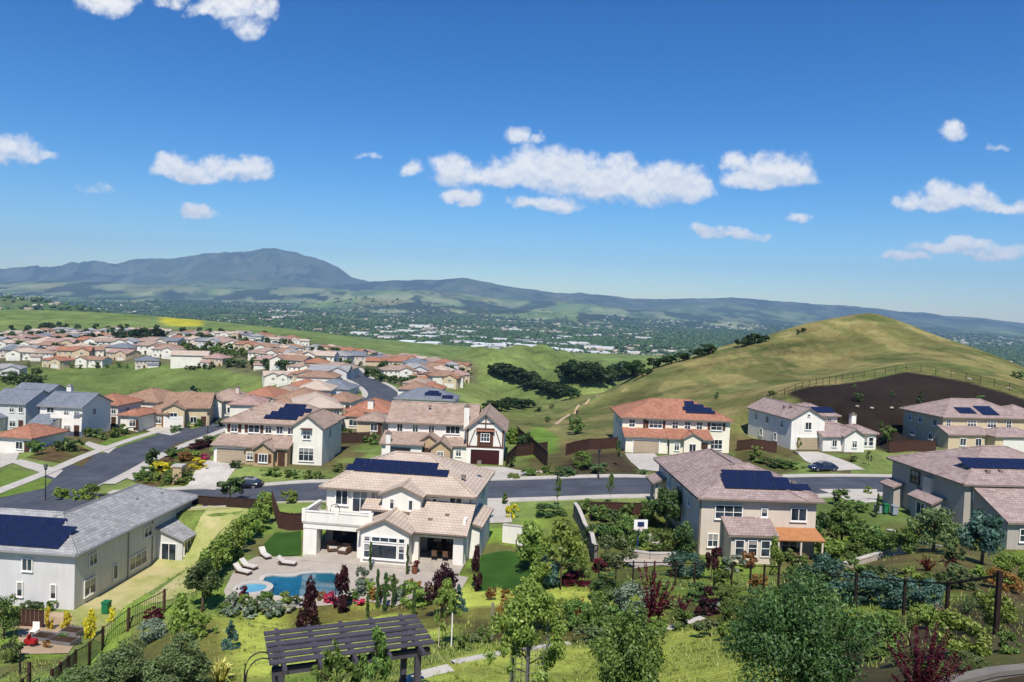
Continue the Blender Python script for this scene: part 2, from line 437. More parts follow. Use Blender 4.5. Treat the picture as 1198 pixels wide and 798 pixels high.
hs = wn('ShaderNodeHueSaturation'); hs.inputs['Saturation'].default_value = 1.38; wl(sky.outputs[0], hs.inputs['Color'])
gm = wn('ShaderNodeGamma'); gm.inputs[1].default_value = 1.3; wl(hs.outputs[0], gm.inputs[0])     # clearer, deeper air overhead
gs = wn('ShaderNodeVectorMath', operation='MULTIPLY'); gs.inputs[1].default_value = (0.54, 0.525, 0.505); wl(gm.outputs[0], gs.inputs[0])
tc = wn('ShaderNodeTexCoord'); sp = wn('ShaderNodeSeparateXYZ'); wl(tc.outputs['Generated'], sp.inputs[0])
yy = wm('MAXIMUM', sp.outputs[1], 0.05)
ca = wm('DIVIDE', sp.outputs[0], yy); cb = wm('DIVIDE', sp.outputs[2], yy)
cv = wn('ShaderNodeCombineXYZ'); wl(ca, cv.inputs[0]); wl(cb, cv.inputs[1])
def wnoise(scale, detail, rough, off=0.0, sy=1.0):
    mp = wn('ShaderNodeMapping'); mp.inputs['Location'].default_value = (off, off*1.7, 0); mp.inputs['Scale'].default_value = (1, sy, 1); wl(cv.outputs[0], mp.inputs[0])
    n = wn('ShaderNodeTexNoise', noise_dimensions='2D'); n.inputs['Scale'].default_value = scale; n.inputs['Detail'].default_value = detail; n.inputs['Roughness'].default_value = rough
    wl(mp.outputs[0], n.inputs['Vector']); return n
nw = wnoise(26, 5, 0.6, 3.1); nsep = wn('ShaderNodeSeparateColor'); wl(nw.outputs[1], nsep.inputs[0])
da = wm('MULTIPLY_ADD', nsep.outputs[0], 0.030, -0.015); db = wm('MULTIPLY_ADD', nsep.outputs[1], 0.022, -0.011)
a2 = wm('ADD', ca, da); b2 = wm('ADD', cb, db)
# cumulus heads: (u, v, half width, half height) in photograph pixels, turned into directions; weight thins a wisp
CLOUDS = [
 (530,203,26,20,1),(560,208,30,14,1),(590,205,34,18,1),(630,200,44,26,1),(660,205,50,28,1),(700,215,60,28,1),(720,200,28,20,1),(750,222,55,24,1),(785,215,44,24,1),(812,222,24,20,1),
 (541,232,22,9,1),(620,237,26,8,1),(645,241,32,10,1),(603,160,18,11,.8),(630,163,9,6,.55),(483,198,13,9,.75),
 (203,197,26,15,1),(225,205,34,12,1),(262,199,32,14,1),(290,199,28,15,1),(302,206,18,9,.9),(231,251,22,9,.95),(222,247,14,7,.8),
 (12,176,34,18,1),(40,184,22,8,.8),(-20,178,40,20,1),
 (125,3,34,20,1),(272,8,42,20,.95),(245,14,24,9,.9),(290,32,22,17,.7),(305,10,22,18,.7),(200,2,24,10,.5),
 (862,193,18,14,.85),(905,200,42,22,1),(880,212,34,14,1),(925,205,26,20,1),(936,256,13,6,.85),(850,274,44,7,.9),(825,271,20,8,.9),(885,277,22,6,.75),
 (1100,232,36,18,1),(1075,240,30,10,.9),(1130,235,34,15,1),(1165,243,34,8,.75),(1195,243,22,9,.85),(1118,155,16,14,.62),(1163,173,16,4,.45),
 (1100,290,34,9,1),(1130,288,36,10,1),(1060,299,28,6,.8),(1165,298,40,8,.85),(1198,296,30,8,.8),(112,222,18,7,.42),(430,185,16,4,.42),
]
dens = None; dup = None
for u, v, hw, hh, wt in CLOUDS:
    d0 = ray(u, v); a0, b0 = d0[0], d0[2]
    ka, kb = FPX/(hw*1.25), FPX/(hh*1.3)
    xa = wm('MULTIPLY_ADD', a2, ka, -a0*ka); xb = wm('MULTIPLY_ADD', b2, kb, -b0*kb)
    xb2 = wm('MULTIPLY', wm('MINIMUM', xb, 0.0), 0.45)       # flatter underside
    xb = wm('ADD', xb, xb2)
    q = wm('MULTIPLY_ADD', xb, xb, wm('MULTIPLY', xa, xa))
    e = wm('MULTIPLY_ADD', q, -wt, wt)
    dens = e if dens is None else wm('SMOOTH_MAX', dens, e, 0.25)
    xu = wm('ADD', xb, 0.5); e2 = wm('MULTIPLY_ADD', wm('MULTIPLY_ADD', xu, xu, wm('MULTIPLY', xa, xa)), -wt, wt)     # the same a little higher up
    dup = e2 if dup is None else wm('SMOOTH_MAX', dup, e2, 0.25)
fine = wnoise(60, 7, 0.62, 1.3)
lump = wnoise(30, 2, 0.45, 5.1)
tot = wm('ADD', dens, wm('ADD', wm('MULTIPLY_ADD', fine.outputs[0], 0.95, -0.44), wm('MULTIPLY_ADD', lump.outputs[0], 1.0, -0.52)))
mr = wn('ShaderNodeMapRange', interpolation_type='SMOOTHSTEP'); mr.inputs['From Min'].default_value = 0.0; mr.inputs['From Max'].default_value = 0.9
wl(tot, mr.inputs[0])
up_n = wnoise(60, 7, 0.62, 1.3); up_n.inputs['Vector'].links[0].from_node.inputs['Location'].default_value = (1.3, 1.3*1.7-0.006, 0)
puff_shading = wm('MULTIPLY_ADD', wm('SUBTRACT', fine.outputs[0], up_n.outputs[0]), 0.55, 0.0)  # light and dark sides of cloud lumps, painted from shifted noise
soft = wnoise(16, 4, 0.5, 9.7, 1.6)
br = wm('ADD', wm('MULTIPLY_ADD', soft.outputs[0], 0.30, 0.77), puff_shading, clamp=False)
under_ = wm('SUBTRACT', dup, dens); br = wm('SUBTRACT', br, wm('MULTIPLY', wm('MAXIMUM', under_, -0.25), 0.30))  # cloud bases greyed: their shade is painted into the colour
br = wm('MINIMUM', wm('MAXIMUM', br, 0.62), 1.08)
cc = wn('ShaderNodeMix', data_type='RGBA'); cc.inputs[6].default_value = (0.56, 0.64, 0.77, 1); cc.inputs[7].default_value = (1.0, 0.99, 0.97, 1)
wl(wm('MULTIPLY_ADD', br, 2.2, -1.36, clamp=True), cc.inputs[0])
CLOUD_GAIN = 7.0
csc = wn('ShaderNodeVectorMath', operation='SCALE'); wl(cc.outputs[2], csc.inputs[0]); csc.inputs['Scale'].default_value = CLOUD_GAIN
front = wm('MULTIPLY', wm('GREATER_THAN', sp.outputs[1], 0.06), mr.outputs[0])
mixc = wn('ShaderNodeMix', data_type='RGBA'); wl(wm('MULTIPLY', front, 0.95), mixc.inputs[0]); wl(gs.outputs[0], mixc.inputs[6]); wl(csc.outputs[0], mixc.inputs[7])
bg = wn('ShaderNodeBackground'); bg.inputs['Strength'].default_value = 0.11; wl(mixc.outputs[2], bg.inputs[0])
wo = wn('ShaderNodeOutputWorld'); wl(bg.outputs[0], wo.inputs[0])
vs = scene.view_settings; scene.display_settings.display_device = 'sRGB'
vs.view_transform = 'Standard'; vs.look = 'None'; vs.exposure = 0.46; vs.gamma = 1.0; vs.use_curve_mapping = False
scene.cycles.max_bounces = 6; scene.cycles.diffuse_bounces = 3; scene.cycles.glossy_bounces = 3; scene.cycles.transparent_max_bounces = 6; scene.cycles.transmission_bounces = 3
scene.cycles.volume_bounces = 0; scene.cycles.use_denoising = True; scene.cycles.use_adaptive_sampling = True; scene.cycles.adaptive_threshold = 0.015
hz = MB().box(-19000, 19000, -30, 18000, -420, 1250).mesh('haze', [])
hm = bpy.data.materials.new('haze_air'); hm.use_nodes = True; ht = hm.node_tree; ht.nodes.clear()
pv = ht.nodes.new('ShaderNodeVolumePrincipled'); pv.inputs['Color'].default_value = (0.42, 0.66, 1.0, 1); pv.inputs['Density'].default_value = 5.4e-5; pv.inputs['Anisotropy'].default_value = 0.0
ho = ht.nodes.new('ShaderNodeOutputMaterial'); ht.links.new(pv.outputs[0], ho.inputs['Volume']); hz.materials.append(hm)
haze = link('haze', hz); haze['kind'] = 'stuff'; haze['label'] = 'pale blue haze over the valley and the far mountains'; haze['category'] = 'haze'
ZONES = []; ZONES2 = []
# ------------------------------------------------------------------ the ground sheet
def ground_mat():
    t = NT('ground_cover'); at = t.n('ShaderNodeAttribute', attribute_name='tint'); v = t.pos()
    n1 = t.noise(v, 0.045, 7, 0.65); n2 = t.noise(v, 0.5, 6, 0.7); n3 = t.noise(v, 4.0, 4, 0.75)
    k = t.math('ADD', t.math('MULTIPLY', n1, 0.7), t.math('ADD', t.math('MULTIPLY', n2, 0.45), t.math('MULTIPLY', n3, 0.35)))
    m = t.ramp(k, [(0.40, 0.42), (0.75, 1.0), (1.0, 1.3)])
    r = t.n('ShaderNodeMapRange'); t.l(k, r.inputs[0]); r.inputs['From Min'].default_value = 0.56; r.inputs['From Max'].default_value = 0.94; r.inputs['To Min'].default_value = 0.42; r.inputs['To Max'].default_value = 1.5
    cmb = t.n('ShaderNodeCombineColor')
    for i in range(3): t.l(r.outputs[0], cmb.inputs[i])
    col = t.mix(1.0, at.outputs['Color'], cmb.outputs[0], 'MULTIPLY')
    t.color(col, 0.95, 0.08)
    g = t.n('ShaderNodeNewGeometry'); cd = t.math('ADD', t.math('MULTIPLY', n3, 0.5), n2)
    t.bump(cd, 0.5, 0.12); return t.m
GRASS = np.array(hexl('6b7440')); GRASS2 = np.array(hexl('4d6030')); DRY = np.array(hexl('8f7f4e')); MULCH = np.array(hexl('3d2f26')); DIRT = np.array(hexl('7a6549'))
FARG = np.array(hexl('6f8449')); FARW = np.array(hexl('33482f')); FAR_TAN = np.array(hexl('8c8259')); YEL = np.array(hexl('d8c71c')); LAWN = np.array(hexl('7b9a2a'))
def poly_mask(x, y, pts, soft=1.0):
    """1 inside a plan polygon, fading over a soft metre edge"""
    pts = np.array(pts, float); ins = np.zeros(len(x), bool); dist = np.full(len(x), 1e9)
    for a, b in zip(pts, np.roll(pts, -1, 0)):
        c = ((a[1] > y) != (b[1] > y)) & (x < (b[0]-a[0])*(y-a[1])/(b[1]-a[1]+1e-12)+a[0]); ins ^= c
        d = b-a; t = np.clip(((x-a[0])*d[0]+(y-a[1])*d[1])/(d @ d), 0, 1); dist = np.minimum(dist, np.hypot(x-a[0]-t*d[0], y-a[1]-t*d[1]))
    return np.where(ins, 1.0, np.clip(1-dist/soft, 0, 1))
def pxpoly(pts): return [hit(u, v)[:2] for u, v in pts]
def build_ground():
    s0 = np.exp(np.arange(math.log(3.0), math.log(420), 0.0085)); s1 = np.exp(np.concatenate([np.arange(math.log(420), math.log(6500), 0.0115), np.arange(math.log(6500), math.log(17600), 0.0062)]))
    ys = np.concatenate([s0, s1[1:]]); ts = np.tan(np.linspace(R(-45), R(45), 1000)); ny, nt = len(ys), len(ts)
    Yg, Tg = np.meshgrid(ys, ts, indexing='ij'); X = (Tg*Yg).ravel(); Y = Yg.ravel()
    Y = np.minimum(Y, 17900); X = np.clip(X, -18900, 18900)
    Z = G(X, Y)
    # ---- what covers the ground where (a colour of the cover, plus shading contrast on the mountains)
    n = fbm(X/45, Y/45, 5); n2 = fbm(X/9+4, Y/9, 4); n3 = fbm(X/300+1, Y/300+2, 4)
    c = GRASS[None]*(1-n[:, None])*1.5+GRASS2[None]*n[:, None]*1.1
    def lay(mask, colr, amt=1.0):
        nonlocal c
        k = np.clip(mask*amt, 0, 1)[:, None]; c = c*(1-k)+np.asarray(colr)[None]*k
    t = X/Y
    # lawn strip on the near slope, beds of bark and bare soil around it
    nearm = (1-sstep(78, 95, Y))
    lay(nearm*sstep(0.50, 0.62, n2), hexl('57452f'), 0.55)
    lay(nearm*sstep(0.44, 0.56, fbm(X/3.1+9, Y/3.1, 4))*0.5, LAWN, 0.8)
    for pg, colr, amt, soft in ZONES: lay(poly_mask(X, Y, pg, soft)*np.clip(0.55+1.2*n2-0.15, 0, 1), colr, amt)
    # second row of yards
    lay(sstep(104, 112, Y)*(1-sstep(150, 175, Y))*sstep(0.40, 0.52, n2)*(t < 0.45), hexl('574a33'), 0.8)
    # the hill on the right: green turning to dry straw towards its top
    hillm = sstep(125, 160, Y)*(1-sstep(330, 420, Y))*sstep(-0.02, 0.03, t+(Y-150)*0.00012)
    lay(hillm*sstep(0.30, 0.62, n2*0.45+n*0.55+np.clip((Z+30)/70, 0, 0.35)), hexl('8c7f50'), 0.75)
    lay(hillm*sstep(0.52, 0.62, fbm(X/22+7, Y/10, 5)), GRASS2*0.9, 0.7)
    lay(hillm*sstep(0.55, 0.62, fbm(X/7+3, Y/7+1, 4)), hexl('6f5f3c'), 0.45)
    lay(hillm*sstep(0.52, 0.60, fbm(X/3.2+3, Z/0.9+Y/9, 3)), hexl('94865a'), 0.35)
    lay(hillm*sstep(0.60, 0.66, fbm(X/12+31, Y/30+11, 5, True)), hexl('4d5a2c'), 0.5)
    lay(hillm*(1-sstep(-0.02, 0.16, t))*sstep(170, 200, Y), hexl('667039'), 0.6)
    for pg, colr, amt, soft in ZONES2: lay(poly_mask(X, Y, pg, soft), colr, amt)
    # green ridges and the valley
    far = sstep(420, 900, Y); lay(far, FARG, 0.4); 
    fw = sstep(1500, 2300, Y)
    pat = fbm(X/420, Y/700, 5); pat2 = fbm(X/1300+11, Y/1500+3, 6); pat3 = fbm(X/500+1, Y/500+23, 5)
    base = FARG[None]*0.8*(1-pat[:, None])+FARW[None]*pat[:, None]*1.0
    c = c*(1-fw[:, None])+base*fw[:, None]
    relh = np.clip((Z-VALLEY)/160, 0, 1)
    lay(fw*relh*(1-sstep(11000, 12500, Y)), hexl('7c9658'), 0.75)
    lay(fw*relh*sstep(0.54, 0.62, pat2*0.6+pat3*0.4), FARW, 0.85)
    lay(fw*relh*sstep(0.56, 0.66, fbm(X/700+51, Y/900+3, 5)), FAR_TAN, 0.6)
    lay(fw*sstep(0.52, 0.60, fbm(X/230+9, Y/300+2, 5))*relh, hexl('3f5236'), 0.55)
    lay(fw*sstep(0.56, 0.64, fbm(X/160+19, Y/240+7, 4))*relh, hexl('a09a6a'), 0.4)
    mt = sstep(11000, 12500, Y); q1 = fbm(X/620+5, Y/1100+2, 6); q2 = fbm(X/240+15, Y/420+6, 5); q3 = fbm(X/1500+2, Y/2000+9, 4)
    lay(mt, hexl('4a5848'), 0.8); lay(mt*sstep(0.44, 0.52, q1*0.6+q3*0.4), hexl('1b292a'), 0.9); lay(mt*sstep(0.54, 0.60, q2*0.6+q1*0.4), hexl('7f8a70'), 0.5); lay(mt*sstep(0.60, 0.66, fbm(X/330+8, Y/500+1, 5)), hexl('978d74'), 0.35)  # forest and grass patches whose strong contrast also stands in for ravine shading
    mh = sstep(5600, 6600, Y)*(1-mt); lay(mh*sstep(0.46, 0.54, fbm(X/380+3, Y/620+4, 6)), hexl('1f2f22'), 0.85); lay(mh*sstep(0.55, 0.62, fbm(X/260+23, Y/420+14, 5)), hexl('a0a878'), 0.6)
    lay(sstep(8600, 10500, Y), hexl('3c4d3a'), 0.5)
    lay(fw*(1-relh)*sstep(0.36, 0.52, pat3), FARW, 0.9)
    c *= (1-0.05*sstep(120, 160, Y)*(1-sstep(1100, 1500, Y)))[:, None]
    # field of yellow flowers on the ridge
    pg = [P(u, v, 985)[:2] for u, v in ((193,380),(245,380))]
    ye = np.exp(-((t-P(220, 0, 1)[0])/0.034)**2)*sstep(820, 930, Y)*(1-sstep(1090, 1190, Y)); lay(sstep(0.35, 0.75, ye*(0.7+0.6*fbm(X/12, Y/40, 4))), YEL*0.85, 0.6)
    mats = ground_mat()
    idx = np.arange(ny*nt).reshape(ny, nt); q = np.stack([idx[:-1, :-1], idx[:-1, 1:], idx[1:, 1:], idx[1:, :-1]], -1).reshape(-1, 4)
    qy = Y[q].mean(1); qx = X[q].mean(1); qz = Z[q].mean(1); tq = qx/qy
    hill = (qy > 150) & (qy < 480) & (tq > -0.02+(150-qy)*0.0001) & (qz > -62)
    rng_ = qy > 5600
    for nm, sel, lab in (('ground', ~hill & ~rng_, 'grassy and planted ground falling from the camera to the valley floor'),
                         ('hill', hill, 'rounded grassy hill with straw coloured top behind the houses'),
                         ('mountain_range', rng_, 'blue hazy mountain range with rounded main peak on the horizon')):
        qq = q[sel]; used, inv = np.unique(qq, return_inverse=True)
        cc_ = np.concatenate([c[used], np.ones((len(used), 1))], 1)
        me = np_mesh(nm, np.stack([X[used], Y[used], Z[used]], 1), inv.reshape(-1, 4), mats, {'tint': ('POINT', 'FLOAT_COLOR', cc_)}, True)
        structure(link(nm, me), lab)
# ------------------------------------------------------------------ house kit
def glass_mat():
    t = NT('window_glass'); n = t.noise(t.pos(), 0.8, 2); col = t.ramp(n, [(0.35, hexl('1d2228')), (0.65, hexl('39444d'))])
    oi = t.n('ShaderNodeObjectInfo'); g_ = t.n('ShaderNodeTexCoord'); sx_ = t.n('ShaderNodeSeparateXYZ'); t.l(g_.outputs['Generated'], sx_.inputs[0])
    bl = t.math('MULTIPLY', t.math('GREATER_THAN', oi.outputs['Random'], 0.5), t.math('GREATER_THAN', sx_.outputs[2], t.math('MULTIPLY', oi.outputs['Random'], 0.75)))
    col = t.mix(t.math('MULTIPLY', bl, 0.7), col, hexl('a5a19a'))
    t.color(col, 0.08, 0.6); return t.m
def panel_mat():
    t = NT('solar_cells'); v = t.coord('UV'); b = t.n('ShaderNodeTexBrick'); t.l(v, b.inputs['Vector']); b.offset = 0.0
    t.set(b, Scale=1.0, Mortar_Size=0.006, Brick_Width=0.16, Row_Height=0.16, Mortar_Smooth=0.0)
    b.inputs['Color1'].default_value = (*hexl('11172f'), 1); b.inputs['Color2'].default_value = (*hexl('192142'), 1); b.inputs['Mortar'].default_value = (*hexl('30374f'), 1)
    t.color(b.outputs['Color'], 0.22, 0.5); return t.m
def concrete_mat(name='concrete', c=hexl('b9b2a6')):
    t = NT(name); v = t.pos(); col = t.ramp(t.noise(v, 0.7, 6, 0.65), [(0.3, sc(c, 0.82)), (0.7, sc(c, 1.06))])
    sp_ = t.ramp(t.noise(v, 6, 4), [(0.38, 0.86), (0.55, 1.0)]); col = t.mix(0.7, col, sp_, 'MULTIPLY')
    t.color(col, 0.9, 0.15); t.bump(t.noise(v, 25, 3), 0.15, 0.01); return t.m
GLASS = glass_mat(); CELLS = panel_mat()
FRAME = plain('white_window_frame', hexl('e6e2da'), 0.5, var=0.04); DKFRAME = plain('dark_window_frame', hexl('3c342e'), 0.5)
ALU = plain('panel_frame', hexl('23283a'), 0.4, 0.4)
GARAGE_W = plain('white_garage_panel', hexl('d9d4c8'), 0.6, var=0.05); GARAGE_T = plain('tan_garage_panel', hexl('a9977f'), 0.6, var=0.06); GARAGE_M = plain('maroon_garage_panel', hexl('3b1616'), 0.5, var=0.1)
WOODBR = plain('brown_timber', hexl('5a3a2a'), 0.7, var=0.2, scale=4); DOORBR = plain('brown_door', hexl('4b3226'), 0.6)
WH = stucco('white_stucco', hexl('e4ded2')); CREAM = stucco('cream_stucco', hexl('e2dccc')); TAN = stucco('tan_stucco', hexl('cdbfae')); GREY = stucco('grey_stucco', hexl('c9c7c4'))
GREYB = stucco('blue_grey_stucco', hexl('a89f94')); BEIGE = stucco('beige_stucco', hexl('c9b594')); STONE = stucco('stone_cladding', hexl('b39a78')); YELS = stucco('yellow_cream_stucco', hexl('e8e0c8'))
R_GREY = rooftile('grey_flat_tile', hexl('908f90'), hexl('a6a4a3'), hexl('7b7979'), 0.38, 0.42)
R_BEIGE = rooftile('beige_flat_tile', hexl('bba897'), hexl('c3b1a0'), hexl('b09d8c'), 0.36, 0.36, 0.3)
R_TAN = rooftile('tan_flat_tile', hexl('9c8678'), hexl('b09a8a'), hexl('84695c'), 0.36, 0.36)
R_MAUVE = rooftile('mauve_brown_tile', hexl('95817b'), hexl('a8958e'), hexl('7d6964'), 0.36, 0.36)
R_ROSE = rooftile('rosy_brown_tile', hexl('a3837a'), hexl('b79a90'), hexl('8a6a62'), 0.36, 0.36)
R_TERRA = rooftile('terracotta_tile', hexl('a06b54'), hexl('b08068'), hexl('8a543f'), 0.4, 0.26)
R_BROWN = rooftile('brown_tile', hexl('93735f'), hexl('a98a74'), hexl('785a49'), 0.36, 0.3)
R_BLUE = rooftile('blue_grey_shingle', hexl('6f757d'), hexl('848a92'), hexl('5b6068'), 0.25, 0.3)
FASCIA = plain('roof_fascia', hexl('7c6e62'), 0.7); FASC_G = plain('grey_fascia', hexl('8e8c8a'), 0.7)
CONC = concrete_mat(); CONC_W = concrete_mat('pale_concrete', hexl('b9b2a8')); PAVE = concrete_mat('tan_paving', hexl('aca295'))
METAL = plain('grey_metal', hexl('8b8d8f'), 0.4, 0.5, 0.6); BLACK = plain('black_metal', hexl('1f1d1c'), 0.5, 0.4)
FENCEW = plain('dark_stained_wood', hexl('3d2b23'), 0.85, var=0.3, scale=3); FENCER = plain('red_brown_wood', hexl('472e25'), 0.85, var=0.3, scale=3)

def roof_mesh(kind, x0, x1, y0, y1, h, pitch, ov, rm, fm, t=0.2, rake=0.35):
    m = MB()
    if kind == 'hip':
        X0, X1, Y0, Y1 = x0-ov, x1+ov, y0-ov, y1+ov; ze = h-ov*pitch+0.14; w, d = X1-X0, Y1-Y0
        hw = min(w, d)/2; zr = ze+hw*pitch
        if w >= d: a, b = (X0+hw, (Y0+Y1)/2, zr), (X1-hw, (Y0+Y1)/2, zr)
        else: a, b = ((X0+X1)/2, Y0+hw, zr), ((X0+X1)/2, Y1-hw, zr)
        c = [(X0, Y0, ze), (X1, Y0, ze), (X1, Y1, ze), (X0, Y1, ze)]
        if w >= d:
            fs = [[c[0], c[1], b, a], [c[1], c[2], b], [c[2], c[3], a, b], [c[3], c[0], a]]
        else:
            fs = [[c[0], c[1], a], [c[1], c[2], b, a], [c[2], c[3], b], [c[3], c[0], a, b]]
        for f in fs:
            f = [p for i, p in enumerate(f) if i == 0 or Vector(p) != Vector(f[i-1])]
            m.poly(f)
        m.cur = 1
        for i in range(4):
            p, q = c[i], c[(i+1) % 4]; m.poly([(p[0], p[1], ze-t), (q[0], q[1], ze-t), q, p])
        m.poly([(p[0], p[1], ze-t) for p in c[::-1]])
        ridge = [(a, b)]+[(c[i], a if (Vector(c[i])-Vector(a)).length < (Vector(c[i])-Vector(b)).length else b) for i in range(4)]
    elif kind in ('gx', 'gy'):
        # ridge along x (gx) or y (gy)
        if kind == 'gx': lo, hi, e0, e1 = y0, y1, x0-rake, x1+rake; mp = lambda s, e, z: (e, s, z)
        else: lo, hi, e0, e1 = x0, x1, y0-rake, y1+rake; mp = lambda s, e, z: (s, e, z)
        mid = (lo+hi)/2; hw = (hi-lo)/2+ov; ze = h-ov*pitch+0.14; zr = ze+hw*pitch
        def q(*p): m.poly(p if kind == 'gx' else p[::-1])
        A0, A1 = mp(lo-ov, e0, ze), mp(lo-ov, e1, ze); B0, B1 = mp(mid, e0, zr), mp(mid, e1, zr); C0, C1 = mp(hi+ov, e0, ze), mp(hi+ov, e1, ze)
        dn = lambda p: (p[0], p[1], p[2]-t)
        q(A0, A1, B1, B0); q(B0, B1, C1, C0); m.cur = 1
        q(dn(A0), dn(B0), dn(B1), dn(A1)); q(dn(B0), dn(C0), dn(C1), dn(B1))
        q(dn(A0), dn(A1), A1, A0); q(C0, C1, dn(C1), dn(C0))
        q(dn(A0), A0, B0, dn(B0)); q(dn(B0), B0, C0, dn(C0)); q(dn(B1), B1, A1, dn(A1)); q(dn(C1), C1, B1, dn(B1))
        ridge = [(B0, B1)]
    else:   # lean-to: kind 'sf' falls to the front (-y), 'sl' to -x, 'sr' to +x, 'sb' to +y ; h = low wall height
        X0, X1, Y0, Y1 = x0-rake, x1+rake, y0-rake, y1+rake; ze = h-ov*pitch+0.14
        rise = lambda L: ze+L*pitch
        if kind == 'sf': Y0, Y1 = y0-ov, y1; c = [(X0, Y0, ze), (X1, Y0, ze), (X1, Y1, rise(Y1-Y0)), (X0, Y1, rise(Y1-Y0))]
        if kind == 'sb': Y0, Y1 = y0, y1+ov; c = [(X0, Y0, rise(Y1-Y0)), (X1, Y0, rise(Y1-Y0)), (X1, Y1, ze), (X0, Y1, ze)]
        if kind == 'sl': X0, X1 = x0-ov, x1; c = [(X0, Y0, ze), (X1, Y0, rise(X1-X0)), (X1, Y1, rise(X1-X0)), (X0, Y1, ze)]
        if kind == 'sr': X0, X1 = x0, x1+ov; c = [(X0, Y0, rise(X1-X0)), (X1, Y0, ze), (X1, Y1, ze), (X0, Y1, rise(X1-X0))]
        m.poly(c); m.cur = 1; b = [(p[0], p[1], p[2]-t) for p in c]; m.poly(b[::-1])
        for i in range(4): m.poly([b[i], b[(i+1) % 4], c[(i+1) % 4], c[i]])
        ridge = []
    me = m.mesh('roof', [rm, fm])
    rb = None
    if ridge:
        rm_ = MB()
        for p, q in ridge:
            if (Vector(p)-Vector(q)).length > 0.3: rm_.tube([Vector(p)+Vector((0, 0, 0.02)), Vector(q)+Vector((0, 0, 0.02))], 0.11, 5)
        rb = rm_.mesh('ridge_cap', rm)
    return me, rb
_wc = {}
def window_meshes(w, h, cols, rows, frame):
    k = (round(w, 2), round(h, 2), cols, rows, frame.name)
    if k not in _wc:
        f = MB(); t = 0.05
        f.box(-w/2-0.04, -w/2+t, -0.09, 0.0, -0.04, h+0.04).box(w/2-t, w/2+0.04, -0.09, 0.0, -0.04, h+0.04)
        f.box(-w/2+t, w/2-t, -0.09, 0.0, h-t, h+0.04).box(-w/2+t, w/2-t, -0.09, 0.0, -0.04, t)
        for i in range(1, cols): x = -w/2+w*i/cols; f.box(x-0.03, x+0.03, -0.07, 0.0, t, h-t)
        for j in range(1, rows): z = h*j/rows; f.box(-w/2+t, w/2-t, -0.065, 0.0, z-0.025, z+0.025)
        g = MB().box(-w/2+t, w/2-t, -0.03, 0.0, t, h-t)
        s = MB().box(-w/2-0.08, w/2+0.08, -0.14, -0.003, -0.11, -0.043)
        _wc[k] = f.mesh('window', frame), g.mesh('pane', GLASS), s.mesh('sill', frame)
    return _wc[k]
ROT = {'F': 0, 'R': PI/2, 'B': PI, 'L': -PI/2}
_garc = {}
